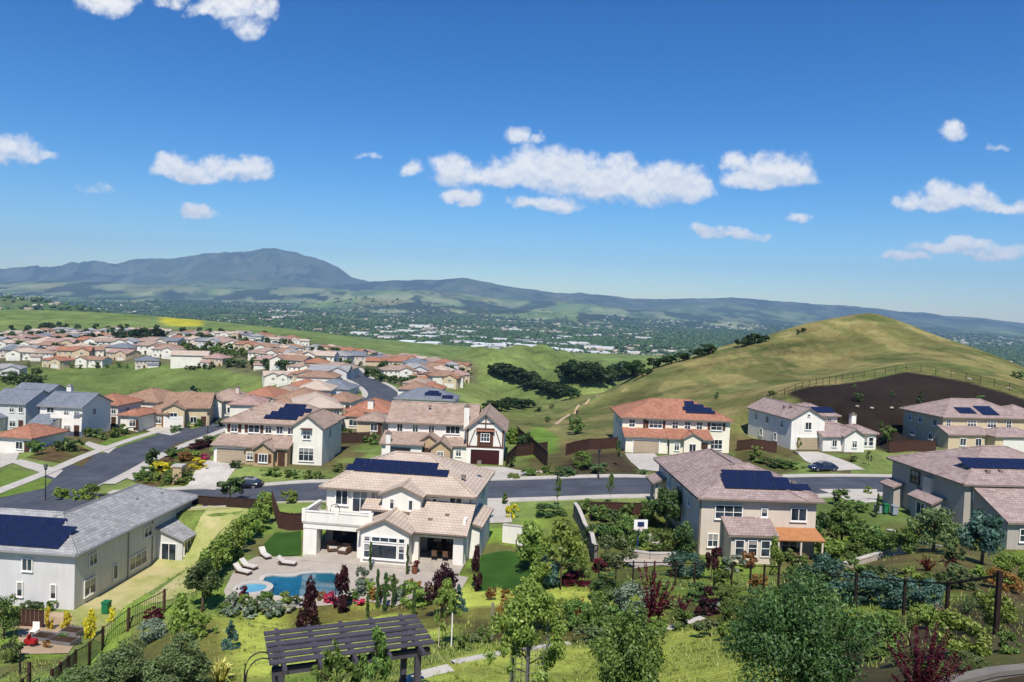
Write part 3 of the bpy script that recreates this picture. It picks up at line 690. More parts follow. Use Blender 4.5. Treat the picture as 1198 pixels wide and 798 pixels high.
class House:
    def __init__(s, name, label, loc, rz, wall, roof, fascia=FASCIA, group=None, sink=2.2):
        s.o = empty(name, loc, rz); tag(s.o, label, 'house', group); s.wall = wall; s.roof = roof; s.fas = fascia; s.sink = sink; s.k = 0
    def wing(s, x0, x1, y0, y1, h, roof='hip', pitch=0.42, ov=0.5, wall=None, rmat=None, z0=None, lift=0.0, rake=0.35, dirn=None):
        e = 0.004*s.k; s.k += 1           # wings stand a few mm off each other's planes
        m = MB(); z0 = -s.sink if z0 is None else z0; H = h-0.02
        if roof in ('gx', 'gy'):
            if roof == 'gx': lo, hi = y0, y1
            else: lo, hi = x0, x1
            zr = H+(hi-lo)/2*pitch-0.06; mid = (lo+hi)/2
            if roof == 'gx':
                for x, fl in ((x0, 0), (x1, 1)):
                    p = [(x, y0, z0), (x, y1, z0), (x, y1, H), (x, mid, zr), (x, y0, H)]; m.poly(p if fl else p[::-1])
                m.box(x0, x1, y0, y1, z0, H, skip='lrud')
            else:
                for y, fl in ((y0, 1), (y1, 0)):
                    p = [(x0, y, z0), (x1, y, z0), (x1, y, H), (mid, y, zr), (x0, y, H)]; m.poly(p if fl else p[::-1])
                m.box(x0, x1, y0, y1, z0, H, skip='fbud')
        elif roof in ('sf', 'sl', 'sr', 'sb'):
            L = (y1-y0) if roof in ('sf', 'sb') else (x1-x0); hh = H+L*pitch-0.08
            zf = {'sf': (H, H, hh, hh), 'sb': (hh, hh, H, H), 'sl': (H, hh, hh, H), 'sr': (hh, H, H, hh)}[roof]
            c = [(x0, y0), (x1, y0), (x1, y1), (x0, y1)]
            for i in range(4):
                j = (i+1) % 4; m.poly([(*c[i], z0), (*c[j], z0), (*c[j], zf[j]), (*c[i], zf[i])])
        else: m.box(x0, x1, y0, y1, z0, H, skip='d')
        if s.wall is not None and wall is not False:
            w = m.build('wall', wall or s.wall, s.o); w.location = (e, -e, 0)
        if roof != 'flat':
            rm, rc = roof_mesh(roof, x0, x1, y0, y1, h+lift+e, pitch, ov, rmat or s.roof, s.fas, rake=rake)
            r = link('roof', rm, s.o)
            if rc: link('ridge_cap', rc, r)
            return r
    def win(s, face, pl, a, z, w=1.1, h=1.3, cols=2, rows=1, frame=FRAME, sill=True, shut=None):
        f, g, sl = window_meshes(w, h, cols, rows, frame)
        o = link('window', f, s.o); off = 0.035
        o.location = {'F': (a, pl-off, z), 'B': (a, pl+off, z), 'L': (pl-off, a, z), 'R': (pl+off, a, z)}[face]; o.rotation_euler = (0, 0, ROT[face])
        link('pane', g, o)
        if sill: link('sill', sl, o)
        if shut:
            sm = MB().box(-0.22, 0.22, -0.06, 0, 0, h)
            for q in range(int(h/0.12)): sm.box(-0.17, 0.17, -0.075, -0.058, 0.05+q*0.12, 0.10+q*0.12)
            me = sm.mesh('shutter', shut)
            for sx in (-1, 1): link('shutter', me, o, (sx*(w/2+0.33), 0, 0))
        return o
    def garage(s, face, pl, a, w=4.8, h=2.2, mat=GARAGE_T):
        m = MB(); m.box(-w/2, w/2, -0.05, 0, 0, h)
        nr, nc = 4, max(2, round(w/0.8))
        for i in range(nr):
            for j in range(nc):
                m.box(-w/2+w*j/nc+0.06, -w/2+w*(j+1)/nc-0.06, -0.075, -0.052, h*i/nr+0.06, h*(i+1)/nr-0.05)
        o = m.build('garage_door', mat, s.o); off = 0.03
        o.location = {'F': (a, pl-off, 0), 'B': (a, pl+off, 0), 'L': (pl-off, a, 0), 'R': (pl+off, a, 0)}[face]; o.rotation_euler = (0, 0, ROT[face])
        t = MB().box(-w/2-0.18, -w/2-0.005, -0.1, 0, 0, h+0.2).box(w/2+0.005, w/2+0.18, -0.1, 0, 0, h+0.2).box(-w/2-0.005, w/2+0.005, -0.1, 0, h+0.005, h+0.2)
        t.build('frame', FRAME, o); return o
    def door(s, face, pl, a, w=1.0, h=2.1, mat=DOORBR):
        m = MB().box(-w/2, w/2, -0.06, 0, 0, h).box(-w/2+0.15, w/2-0.15, -0.08, -0.062, 0.15, h*0.45).box(-w/2+0.15, w/2-0.15, -0.08, -0.062, h*0.55, h-0.15)
        o = m.build('door', mat, s.o); off = 0.03
        o.location = {'F': (a, pl-off, 0), 'B': (a, pl+off, 0), 'L': (pl-off, a, 0), 'R': (pl+off, a, 0)}[face]; o.rotation_euler = (0, 0, ROT[face])
        MB().box(w*0.3, w*0.38, -0.14, -0.083, 0.95, 1.1).build('handle', METAL, o); return o
    def part(s, name, mb, mat, **k): return mb.build(name, mat, s.o, **k)
    def solar(s, plane, origin, rows, pw=1.65, ph=1.0, gap=0.03):
        """plane = (eave point, along-eave unit, up-slope unit, normal); rows = list of (first column, count) from the bottom"""
        P0, ax, up, n = plane
        key = (pw, ph)
        if key not in _garc:
            c = MB().box(0.025, pw-0.025, 0.025, ph-0.025, 0.0, 0.045); f = MB()
            f.box(0, pw, 0, 0.024, 0, 0.05).box(0, pw, ph-0.024, ph, 0, 0.05).box(0, 0.024, 0.024, ph-0.024, 0, 0.05).box(pw-0.024, pw, 0.024, ph-0.024, 0, 0.05)
            _garc[key] = c.mesh('solar_panel', CELLS), f.mesh('panel_frame', ALU)
        c, f = _garc[key]
        Mx = Matrix(((ax.x, up.x, n.x), (ax.y, up.y, n.y), (ax.z, up.z, n.z))).to_euler()
        for r, (c0, cnt) in enumerate(rows):
            for i in range(cnt):
                p = P0+ax*(origin[0]+(c0+i)*(pw+gap))+up*(origin[1]+r*(ph+gap))+n*0.10
                o = link('solar_panel', c, s.o, p); o.rotation_euler = Mx; link('panel_frame', f, o)
    def vent(s, p, mat=None): MB().box(-0.2, 0.2, -0.2, 0.2, -0.15, 0.16).build('roof_vent', mat or s.fas, s.o, loc=p)
    def chimney(s, x, y, z0, z1, w=0.8, d=0.7, mat=None, cap=None):
        o = MB().box(x-w/2, x+w/2, y-d/2, y+d/2, z0, z1).build('chimney', mat or s.wall, s.o)
        MB().box(x-w/2-0.1, x+w/2+0.1, y-d/2-0.1, y+d/2+0.1, z1+0.003, z1+0.15).box(x-w/4, x+w/4, y-d/4, y+d/4, z1+0.15, z1+0.45, skip='d').build('chimney_cap', cap or s.fas, o)
    def gutter(s, p, q, mat=None): MB().bar(p, q, 0.12, 0.12).build('gutter', mat or s.fas, s.o)
    def pipe(s, x, y, z0, z1, mat=None): MB().box(x-0.05, x+0.05, y-0.05, y+0.05, z0, z1).build('downpipe', mat or s.fas, s.o)
def slope_plane(face, x0, x1, y0, y1, h, pitch, ov):
    """(eave corner, along, up, normal) of a roof slope, seen from outside with 'along' running to the right"""
    ze = h-ov*pitch+0.14; k = 1/math.sqrt(1+pitch*pitch)
    if face == 'F': return Vector((x0-ov, y0-ov, ze)), Vector((1, 0, 0)), Vector((0, k, pitch*k)), Vector((0, -pitch*k, k))
    if face == 'L': return Vector((x0-ov, y1+ov, ze)), Vector((0, -1, 0)), Vector((k, 0, pitch*k)), Vector((-pitch*k, 0, k))
    if face == 'R': return Vector((x1+ov, y0-ov, ze)), Vector((0, 1, 0)), Vector((-k, 0, pitch*k)), Vector((pitch*k, 0, k))
def worldpt(loc, rz, x, y): return loc[0]+x*math.cos(rz)-y*math.sin(rz), loc[1]+x*math.sin(rz)+y*math.cos(rz)
def house_pad(loc, rz, x0, x1, y0, y1, z=None, soft=4.5):
    cx, cy = worldpt(loc, rz, (x0+x1)/2, (y0+y1)/2); pad(cx, cy, rz, (x1-x0)/2, (y1-y0)/2, loc[2] if z is None else z, soft)

# ------------------------------------------------------------------ the nine near houses
# grey house on the left
L1 = P(86.6, 714, 70); L1 = (L1[0], L1[1], L1[2]); A1 = R(-5)
house_pad(L1, A1, -24, 5.5, 0, 20)
h = House('grey_house', 'pale grey two storey house with grey tiled roof and wide black solar array', L1, A1, GREY, R_GREY, FASC_G)
h.wing(-26, 0, 0, 9, 5.5, 'hip', 0.45, 0.55); h.wing(-8.7, 0, 0.012, 21.5, 5.5, 'hip', 0.45, 0.55, lift=0.012)
h.wing(0.0, 3.0, 13.8, 19.0, 2.7, 'sr', 0.38, 0.4)
h.solar(slope_plane('F', -26, 0, 0, 9, 5.5, 0.45, 0.55), (9.9, 0.5), [(0, 9), (0, 9), (0, 9), (0, 8)])
for a in (-10.9, -4.6): h.win('F', 0, a, 3.4, 1.0, 1.15)
for a in (-7.7, -5.3, -2.0): h.win('F', 0, a, 0.95, 0.55, 1.35, 1, 1)
h.win('F', 0, -12.5, 0.7, 1.6, 1.6); h.win('F', 0, -16, 3.3, 1.4, 1.2)
for a, w, hh, z, c in ((2.2, 1.7, 1.5, 0.7, 2), (6.2, 0.75, 1.4, 0.8, 1), (10.2, 3.2, 1.4, 0.7, 3), (2.6, 1.2, 1.1, 3.4, 2), (12.0, 1.5, 1.1, 3.4, 2), (18.4, 1.6, 1.1, 3.4, 2), (20.2, 0.8, 1.1, 0.9, 1)): h.win('R', 0, a, z, w, hh, c, 1)
h.win('F', 13.8, 1.5, 0.1, 1.7, 2.1, 2, 1, sill=False)
for a in (14.7, 16.4, 18.1): h.win('R', 3.0, a, 0.8, 1.3, 1.5, 2, 1)
h.pipe(0.07, 8.4, 0, 5.1); h.pipe(0.07, 12.9, 0, 5.1); h.vent((-2.6, 14, 6.75)); h.vent((-2.0, 18, 6.5)); h.gutter((0.62, -0.5, 5.28), (0.62, 21.9, 5.28)); h.gutter((-26, -0.62, 5.28), (0.5, -0.62, 5.28))

# white house with the pool
L2 = P(354, 653, 68); L2 = (L2[0], L2[1], -22.65); A2 = R(-7)
house_pad(L2, A2, -1, 18, -3, 15)
h = House('white_house', 'white two storey house with beige tiled roof and balcony above the pool terrace', L2, A2, WH, R_BEIGE)
h.wing(0.6, 14.4, 4, 14.4, 5.5, 'hip', 0.45, 0.6)
h.wing(6.4, 10.0, 2.6, 8.5, 5.35, 'gy', 0.42, 0.35)
h.wing(5.6, 9.9, -0.9, 3.9, 3.0, 'gy', 0.46, 0.35)
h.wing(14.2, 15.5, 2.8, 9.0, 2.9, 'sr', 0.3, 0.3)
# right covered patio: roof, pier and back wall
r_, _ = roof_mesh('sf', 9.5, 14.6, 0.2, 4.0, 2.95, 0.42, 0.5, h.roof, h.fas, rake=0.3); link('porch_roof', r_, h.o)
r_, _ = roof_mesh('sf', 4.6, 10.2, 2.4, 4.0, 3.75, 0.42, 0.0, h.roof, h.fas, rake=0.1); link('porch_roof', r_, h.o)
h.part('pier', MB().box(13.6, 14.5, 0.25, 1.0, -2, 2.72), WH); h.part('pier', MB().box(9.95, 10.5, 0.25, 0.8, -2, 2.72), WH); h.part('beam', MB().box(10.5, 13.6, 0.27, 0.65, 2.35, 2.70), WH)
h.part('side_wall', MB().box(14.25, 14.52, 1.0, 3.99, -2, 3.9), WH)
# left covered patio with the balcony on top
h.part('pier', MB().box(0.0, 1.25, 0.0, 1.0, -2, 2.45), WH); h.part('pier', MB().box(5.0, 5.58, 0.0, 0.5, -2, 2.45), WH)
h.part('beam', MB().box(0.0, 5.585, -0.06, 0.35, 2.455, 2.9), WH); h.part('side_wall', MB().box(0.0, 0.28, 1.0, 3.99, -2, 2.45), WH)
h.part('balcony_floor', MB().box(-0.1, 6.38, -0.12, 3.99, 2.905, 3.08), CONC_W)
h.part('parapet', MB().box(-0.05, 6.35, -0.08, 0.1, 3.083, 3.95).box(-0.05, 0.12, 0.1, 3.95, 3.083, 3.95).box(-0.12, 6.36, -0.14, 0.16, 3.953, 4.03).box(-0.12, 0.18, 0.163, 3.95, 3.953, 4.03), WH)
for x in (0.05, 3.1, 6.2): h.part('parapet_post', MB().box(x-0.17, x+0.17, -0.16, 0.18, 3.085, 4.2), WH)
pl = slope_plane('F', 0.6, 15, 4, 14.4, 5.5, 0.45, 0.6)
h.solar(pl, (1.7, 2.7), [(0, 6), (0.25, 5)])
h.part('patio_floor', MB().box(0.3, 14.6, -1.6, 3.985, -1.0, 0.10), PAVE)
for a, w in ((2.1, 1.2), (5.4, 1.0)): h.win('F', 4, a, 3.7, w, 1.45, 2, 1)
h.win('F', 4, 3.9, 3.12, 1.5, 2.1, 2, 1, sill=False)
for a in (7.35, 9.1): h.win('F', 2.6, a, 4.0, 0.42, 0.95, 1, 1)
h.win('F', 4, 11.0, 4.05, 0.5, 0.85, 1, 1); h.win('F', 4, 13.0, 3.95, 1.2, 1.15, 2, 1)
h.win('F', -0.9, 7.75, 0.55, 2.3, 1.25, 1, 1, sill=True); h.win('F', -0.9, 6.2, 0.55, 0.55, 1.25, 1, 2); h.win('F', -0.9, 9.3, 0.55, 0.55, 1.25, 1, 2)
for a, w in ((6.2, 0.55), (7.75, 2.3), (9.3, 0.55)): h.win('F', -0.9, a, 2.0, w, 0.45, 3 if w > 1 else 1, 1, sill=False)
h.win('F', 4, 3.2, 0.1, 3.6, 2.2, 4, 1, DKFRAME, False); h.win('F', 4, 12.0, 0.1, 3.0, 2.2, 3, 1, DKFRAME, False)
h.win('R', 14.4, 10.8, 3.7, 1.0, 1.3); h.win('L', 0.6, 8, 3.7, 1.0, 1.3)
for p in ((4.2, 6.6, 6.62), (11, 6.5, 6.6), (13.2, 6.4, 6.55), (12.6, 2.2, 3.85), (11.2, 1.5, 3.55), (14.2, 9.4, 7.4)): h.vent(p)
h.gutter((9.4, -0.36, 2.86), (14.8, -0.36, 2.86)); h.pipe(14.35, 3.9, 0, 5)

# tan house right of the middle
L3 = P(818, 650, 72); L3 = (L3[0], L3[1], -22.5); A3 = R(2)
house_pad(L3, A3, -1, 13.5, -5, 21)
h = House('tan_house', 'tan stucco house with mauve tiled roof and orange patio cover', L3, A3, TAN, R_MAUVE)
h.wing(0, 11.0, 0, 10, 5.6, 'hip', 0.42, 0.55); h.wing(0.0, 9.4, 0.012, 18, 5.6, 'hip', 0.42, 0.55, lift=0.012); h.wing(8.5, 12.4, 4.5, 13, 5.0, 'hip', 0.4, 0.5)
h.wing(2.2, 6.2, -2.3, 0, 2.7, 'sf', 0.4, 0.35)
h.solar(slope_plane('F', 0, 11, 0, 10, 5.6, 0.42, 0.55), (3.0, 1.6), [(0, 5), (0, 4), (0.2, 3)])
for a, w, hh, z, c in ((2.6, 2.6, 1.3, 3.5, 3), (6.0, 0.6, 0.8, 3.8, 1), (9.3, 1.5, 1.2, 3.5, 2), (1.2, 1.0, 1.25, 0.8, 2), (8.2, 2.2, 2.1, 0.1, 3)): h.win('F', 0, a, z, w, hh, c, 2 if hh > 1.2 else 1)
for a in (3.0, 4.2, 5.4): h.win('F', -2.3, a, 0.7, 0.85, 1.5, 1, 2, sill=False)
for a, z in ((4, 3.6), (8, 3.6), (12.5, 3.6), (15.5, 3.6), (6, 0.9), (11, 0.9)): h.win('L', 0, a, z, 0.9, 1.1)
h.win('F', 4.5, 11.5, 3.4, 1.0, 1.1); h.win('R', 12.4, 9, 3.3, 1, 1.1)
h.part('porch_column', MB().box(-1.1, -0.75, 16.8, 17.15, -1, 3.6), TAN); h.part('porch_column', MB().box(-1.1, -0.75, 14.6, 14.95, -1, 3.6), TAN)
r_, _ = roof_mesh('sl', -1.2, 0, 14.4, 17.3, 3.6, 0.4, 0.4, h.roof, h.fas); link('porch_roof', r_, h.o)
# orange patio cover on posts
AWN = plain('orange_canvas', hexl('a8734a'), 0.85, var=0.15)
m = MB(); a_ = [(6.5, -2.3, 2.3), (11.0, -2.3, 2.3), (11.0, -0.06, 2.85), (6.5, -0.06, 2.85)]; m.poly(a_); m.poly([(x, y, z-0.1) for x, y, z in a_[::-1]])
for i in range(4): p, q = a_[i], a_[(i+1) % 4]; m.poly([(p[0], p[1], p[2]-0.1), (q[0], q[1], q[2]-0.1), q, p])
h.part('patio_cover', m, AWN)
for x in (6.7, 8.8, 10.8): h.part('patio_post', MB().box(x-0.08, x+0.08, -2.2, -2.04, -1.5, 2.2), TAN)
h.vent((9.6, 2.2, 6.6)); h.pipe(-0.08, 0.12, 0, 5.2); h.gutter((-0.5, -0.62, 5.42), (11.5, -0.62, 5.42))

# house with the staggered solar panels across the street
L4 = P(255, 543, 111.7); A4 = R(-3); L4 = (L4[0]-0.3, L4[1], -23.8)
house_pad(L4, A4, -1, 16.5, -6, 12)
h = House('cream_house', 'cream house with right hand gable, stone entry and staggered blue solar panels', L4, A4, CREAM, R_TAN)
h.wing(0.2, 15.3, 2.5, 11.5, 5.6, 'hip', 0.5, 0.5); h.wing(11.2, 15.6, 0.3, 7, 5.6, 'gy', 0.75, 0.4)
h.wing(0, 5.2, -0.8, 2.6, 2.6, 'sf', 0.28, 0.5); h.wing(4.9, 11.0, -1.3, 2.6, 2.6, 'sf', 0.28, 0.4, wall=STONE); h.wing(6.4, 9.3, -2.2, 0.5, 2.4, 'gy', 0.7, 0.3, wall=STONE)
h.garage('F', -0.8, 2.7, 4.4, 2.1, GARAGE_T)
for a in (1.6, 4.6, 6.8, 8.5, 10.2): h.win('F', 2.5, a, 4.0, 1.0 if a != 4.6 else 1.7, 1.15, 2, 2, shut=WOODBR if a < 5 else None)
h.win('F', 0.3, 13.3, 3.8, 1.1, 1.2, 2, 2); h.win('F', 0.3, 13.3, 0.6, 2.2, 1.9, 3, 2)
MB().box(12.5, 14.1, -0.4, 0.27, 5.25, 5.4).build('window_hood', WOODBR, h.o)
h.win('F', -2.2, 7.85, 0.6, 1.3, 1.2, 3, 1, shut=WOODBR); h.win('F', -1.3, 5.6, 0.7, 0.9, 1.1, 2, 2); h.door('F', -1.3, 10.2)
pl = slope_plane('F', 0.2, 15.3, 2.5, 11.5, 5.6, 0.5, 0.5)
h.solar(pl, (6.1, 1.15), [(0, 3), (0.35, 3), (0.9, 3), (1.2, 2)]); h.gutter((-0.3, 1.9, 5.35), (11.0, 1.9, 5.35)); h.win('R', 15.6, 4, 3.6, 1, 1.2); h.vent((3.2, 5, 6.9))

# tudor house
L5 = P(588.3, 546, 114.7); A5 = R(-1); L5 = (L5[0], L5[1], -23.4)
house_pad(L5, A5, -18.5, 1, -5, 13)
h = House('tudor_house', 'white half timbered tudor house with steep gable over a maroon garage door', L5, A5, WH, R_TAN)
h.wing(-5.6, 0, 0, 11, 5.3, 'gy', 0.82, 0.5, rake=0.5); h.wing(-18, -4.5, 3.2, 12.5, 5.5, 'gx', 0.5, 0.5)
h.wing(-18.2, -12.2, -0.8, 3.4, 2.7, 'sf', 0.28, 0.45); h.wing(-12.9, -9.6, 0.2, 3.4, 2.9, 'gy', 0.7, 0.3, wall=STONE); h.wing(-10.8, -7.9, -1.2, 3.4, 2.4, 'gy', 0.75, 0.3, wall=STONE); h.wing(-8.2, -5.4, 0.8, 3.4, 2.5, 'sf', 0.3, 0.4)
h.garage('F', 0, -2.75, 4.3, 2.2, GARAGE_M)
t_ = MB(); y = -0.05
def tb(x0, z0, x1, z1, w=0.2): t_.bar((x0, y, z0), (x1, y, z1), 0.09, w, up=(0, 0, 1)) if x0 != x1 else t_.box(x0-w/2, x0+w/2, y-0.045, y+0.045, z0, z1)
t_.box(-5.58, -0.02, -0.1, -0.002, 2.5, 2.75)
for x in (-5.45, -0.15): t_.box(x-0.12, x+0.12, -0.1, -0.002, 2.752, 5.2)
t_.box(-4.2, -1.4, -0.1, -0.002, 5.25, 5.45)
for x in (-2.8,): t_.box(x-0.09, x+0.09, -0.1, -0.002, 5.452, 7.2)
t_.box(-4.0, -1.6, -0.095, -0.002, 6.1, 6.25)
h.part('timber_frame', t_, WOODBR)
tt = MB().bar((-5.2, -0.05, 2.8), (-4.35, -0.05, 5.2), 0.1, 0.14, up=(0, 1, 0)).bar((-0.4, -0.05, 2.8), (-1.25, -0.05, 5.2), 0.1, 0.14, up=(0, 1, 0)); h.part('timber_brace', tt, WOODBR)
h.part('bay_panel', MB().box(-4.0, -1.6, -0.16, -0.004, 2.76, 5.2), WOODBR); h.win('F', -0.16, -2.8, 3.5, 1.3, 1.2, 3, 2)
h.part('bay_hood', MB().box(-4.2, -1.4, -0.5, -0.11, 5.0, 5.2), R_TERRA)
for a, w in ((-16.2, 0.9), (-13.8, 0.9), (-8.0, 2.2), (-11.3, 0.9)): h.win('F', 3.2, a, 3.9, w, 1.2, 2 if w < 2 else 3, 1)
h.win('F', -0.8, -15.4, 0.5, 3.0, 1.6, 4, 1, DKFRAME); h.door('F', 0.2, -11.6, 1.2, 2.1); h.win('F', -1.2, -9.35, 0.8, 1.0, 1.1, 2, 2); h.win('F', 0.8, -6.8, 0.9, 0.8, 1.1)
h.chimney(-5.9, 2.9, 2.0, 8.2, 0.8, 0.7); h.chimney(-17.2, -0.9, 0, 4.2, 0.7, 0.6); h.vent((-12, 6, 7.6)); h.gutter((-18.3, 2.62, 5.25), (-6.0, 2.62, 5.25))

# orange roofed house at the foot of the hill
L6 = P(729.5, 530, 127); A6 = R(0); L6 = (L6[0], L6[1], -22.9)
house_pad(L6, A6, -1, 19, -2, 14)
h = House('orange_roofed_house', 'cream house with orange tiled roof at the foot of the hill', L6, A6, YELS, R_TERRA)
h.wing(0, 18.2, 2.6, 14, 5.6, 'hip', 0.42, 0.6)
h.wing(0.2, 7.2, -0.4, 2.7, 2.7, 'sf', 0.3, 0.5); h.wing(7.4, 14.2, -0.8, 2.7, 2.7, 'sf', 0.3, 0.5); h.wing(9.6, 12.4, -1.6, 1.5, 2.9, 'gy', 0.55, 0.4)
h.garage('F', -0.4, 3.6, 4.2, 2.1, GARAGE_T)
for a, w in ((1.6, 1.0), (5.6, 2.2), (8.9, 1.0), (11.0, 1.0), (13.0, 1.0), (15.9, 1.9)): h.win('F', 2.6, a, 3.8, w, 1.25, 2 if w < 2 else 3, 2, shut=WOODBR if w in (2.2, 1.9) else None)
h.win('F', -0.8, 8.6, 0.7, 0.8, 1.3); h.win('F', -1.6, 11, 0.5, 1.1, 1.5); h.win('F', 2.6, 16, 0.6, 2.0, 1.6, 3, 2); h.door('F', -0.8, 13.2)
for a in (5, 9): h.win('L', 0, a, 3.7, 0.9, 1.1)
h.part('pilaster', MB().box(3.5, 3.9, 2.45, 2.58, 2.9, 5.3), WOODBR)
h.solar(slope_plane('F', 0, 18.2, 2.6, 14, 5.6, 0.42, 0.6), (11.6, 2.1), [(0, 3), (-0.2, 3), (0.1, 2), (0.2, 1)]); h.vent((6, 6, 7)); h.gutter((-0.5, 1.95, 5.35), (18.7, 1.95, 5.35))

# white gabled house below the bark slope
L7 = P(924.5, 527, 131.8); A7 = R(11); L7 = (L7[0], L7[1], -22.3)
house_pad(L7, A7, -1, 17, -2, 16)
h = House('white_gabled_house', 'white house with front gable over grey garage below the dark bark slope', L7, A7, WH, R_MAUVE)
h.wing(0, 6.3, 0, 15, 5.4, 'gy', 0.55, 0.4); h.wing(5.5, 12.4, 5.5, 14, 5.3, 'hip', 0.42, 0.5)
h.wing(5.2, 10.2, -1.4, 6, 2.6, 'gx', 0.42, 0.4); h.wing(8.8, 12.6, -2.2, 4, 2.8, 'gy', 0.6, 0.35); h.wing(12.2, 16.6, 0.2, 6, 2.9, 'hip', 0.42, 0.4); h.wing(7, 12.3, 2, 5.6, 3.5, 'hip', 0.42, 0.4)
h.garage('F', 0, 3.15, 4.2, 2.1, GARAGE_T)
h.win('F', 0, 3.15, 3.5, 1.2, 1.3, 2, 1); h.win('F', -2.2, 10.7, 0.8, 0.9, 1.2); h.win('F', -1.4, 7.4, 0.8, 0.9, 1.2); h.win('F', 5.5, 8.0, 3.7, 0.8, 1.0); h.win('F', 5.5, 10.8, 3.7, 0.8, 1.0)
for a in (13.2, 14.4, 15.6): h.win('F', 0.2, a, 0.7, 0.9, 1.5, 1, 2)
for a, z in ((3, 3.4), (8, 3.4), (12, 3.4), (5, 0.8), (10, 0.8)): h.win('L', 0, a, z, 1.0, 1.2)
h.win('F', 0, 3.15, 5.75, 0.5, 0.45, 1, 1, sill=False)
pl = slope_plane('F', 5.5, 12.4, 5.5, 14, 5.3, 0.42, 0.5); h.solar(pl, (2.3, 1.0), [(0, 3), (0, 3)]); h.chimney(14.6, 4.2, 2, 5.6, 0.9, 0.8)
pl = slope_plane('R', 0, 6.3, 0, 15, 5.4, 0.55, 0.4); h.solar(pl, (5.5, 1.6), [(0, 2), (0, 2)]); h.vent((2.1, 4, 7.1)); h.vent((1.7, 5.5, 6.8))

# house with two solar squares, far right
L8 = P(1101.7, 522, 137); A8 = R(8); L8 = (L8[0], L8[1], -21.6)
house_pad(L8, A8, -1, 18, -5, 12)
h = House('beige_house', 'beige house with mauve hipped roof and two blue solar squares, below the bark slope', L8, A8, BEIGE, R_MAUVE)
h.wing(0, 17, 0, 11, 5.5, 'hip', 0.45, 0.55); h.wing(-0.8, 7, -2.6, 0.1, 2.7, 'sf', 0.4, 0.4); h.wing(6.6, 15, -4.6, 0.2, 2.8, 'hip', 0.42, 0.45); h.wing(14, 22, 1.0, 9, 5.3, 'hip', 0.45, 0.5)
for a, w in ((1.0, 0.9), (5.6, 1.8), (9.6, 1.8), (13, 1.0)): h.win('F', 0, a, 3.6, w, 1.25, 2 if w < 1.5 else 3, 2)
for a, z in ((2, 3.5), (6, 3.5), (9, 3.5), (3, 0.8), (8, 0.8)): h.win('L', 0, a, z, 1.0, 1.2)
for a in (2.0, 5.0): h.win('F', -2.6, a, 0.7, 1.2, 1.3)
h.garage('F', -4.6, 10.5, 4.4, 2.1, GARAGE_W)
pl = slope_plane('F', 0, 17, 0, 11, 5.5, 0.45, 0.55); h.solar(pl, (4.3, 1.3), [(0, 2), (0, 2)], 1.65, 1.0); h.solar(pl, (8.6, 0.9), [(0, 2), (0, 2), (0, 2)])

# big grey house at the right edge
L9 = P(1127, 602, 80.6); A9 = R(4.5); L9 = (L9[0], L9[1], -21.9)
house_pad(L9, A9, -2, 16, -6, 14)
h = House('mauve_roofed_house', 'large grey walled house with mauve roof and one long solar strip', L9, A9, GREYB, R_MAUVE)
h.wing(0, 16, 0, 13.4, 5.5, 'hip', 0.4, 0.55); h.wing(1.0, 16, -5.2, 0.1, 2.9, 'sf', 0.42, 0.5); h.wing(9, 16, -1.2, 3, 5.3, 'gy', 0.5, 0.4, wall=TAN)
h.wing(-1.3, 0.1, 3.2, 7.2, 2.4, 'sl', 0.5, 0.35); h.part('bay', MB().box(-0.45, 0, 5.1, 6.5, 2.0, 4.75), TAN)
h.wing(-1.2, 0.1, 10.9, 13.2, 2.4, 'sl', 0.4, 0.3)
for a, w in ((1.6, 1.3), (5.0, 1.3)): h.win('F', 0, a, 3.75, w, 1.15, 2, 2)
h.win('F', -1.2, 12, 3.7, 1.3, 1.3, 2, 2); h.win('L', 0, 8.6, 3.5, 1.7, 1.4, 2, 1, DKFRAME); h.win('L', 0, 2.6, 0.9, 1.0, 1.2)
h.win('L', -1.3, 5.2, 0.6, 1.6, 1.4, 2, 1)
for a in (3.0, 6.0): h.win('F', -5.2, a, 0.8, 1.5, 1.3, 2, 2)
h.solar(slope_plane('F', 0, 16, 0, 13.4, 5.5, 0.4, 0.55), (2.3, 3.0), [(0, 7), (0, 7)]); h.vent((3.6, 1.6, 6.4)); h.vent((5.2, 1.8, 6.4)); h.pipe(-0.08, 8.0, 0, 5)
# ------------------------------------------------------------------ level lines for the roads (before the ground is built)
def g0(x, y): return float(G([x], [y], pads=False)[0])
def smooth_line(pts, step=2.5):
    """Catmull-Rom through plan points"""
    p = [np.array(q, float) for q in pts]; p = [2*p[0]-p[1]]+p+[2*p[-1]-p[-2]]; out = []
    for i in range(1, len(p)-2):
        n = max(2, int(np.hypot(*(p[i+1]-p[i]))/step))
        for k in range(n):
            t = k/n; a, b, c, d = p[i-1:i+3]
            out.append(0.5*((2*b)+(-a+c)*t+(2*a-5*b+4*c-d)*t*t+(-a+3*b-3*c+d)*t**3))
    out.append(p[-2]); return np.array(out)
def zline(pl, win=4):
    z = G(pl[:, 0], pl[:, 1], pads=False); k = np.ones(2*win+1)/(2*win+1)
    z = np.convolve(np.pad(z, win, mode='edge'), k, 'valid'); return np.column_stack([pl, z])
STREET = zline(smooth_line([(-60, 96.6), (-50, 95.6), (-31, 95), (-15, 96), (4.4, 98.5), (25, 102), (48, 107.5), (75, 113), (110, 118), (150, 120)]))
AVENUE = zline(smooth_line([(-62, 50), (-61.5, 75), (-61.7, 97), (-62.2, 110), (-64.8, 130), (-65.5, 147), (-64, 163), (-58, 181), (-48, 200), (-40, 221), (-39.5, 240), (-47, 270), (-61, 305), (-76, 350), (-98, 400), (-130, 450)]))
HW = 4.9
LINES.append((STREET, HW+1.6, 6.0)); LINES.append((AVENUE, HW+1.6, 6.0))
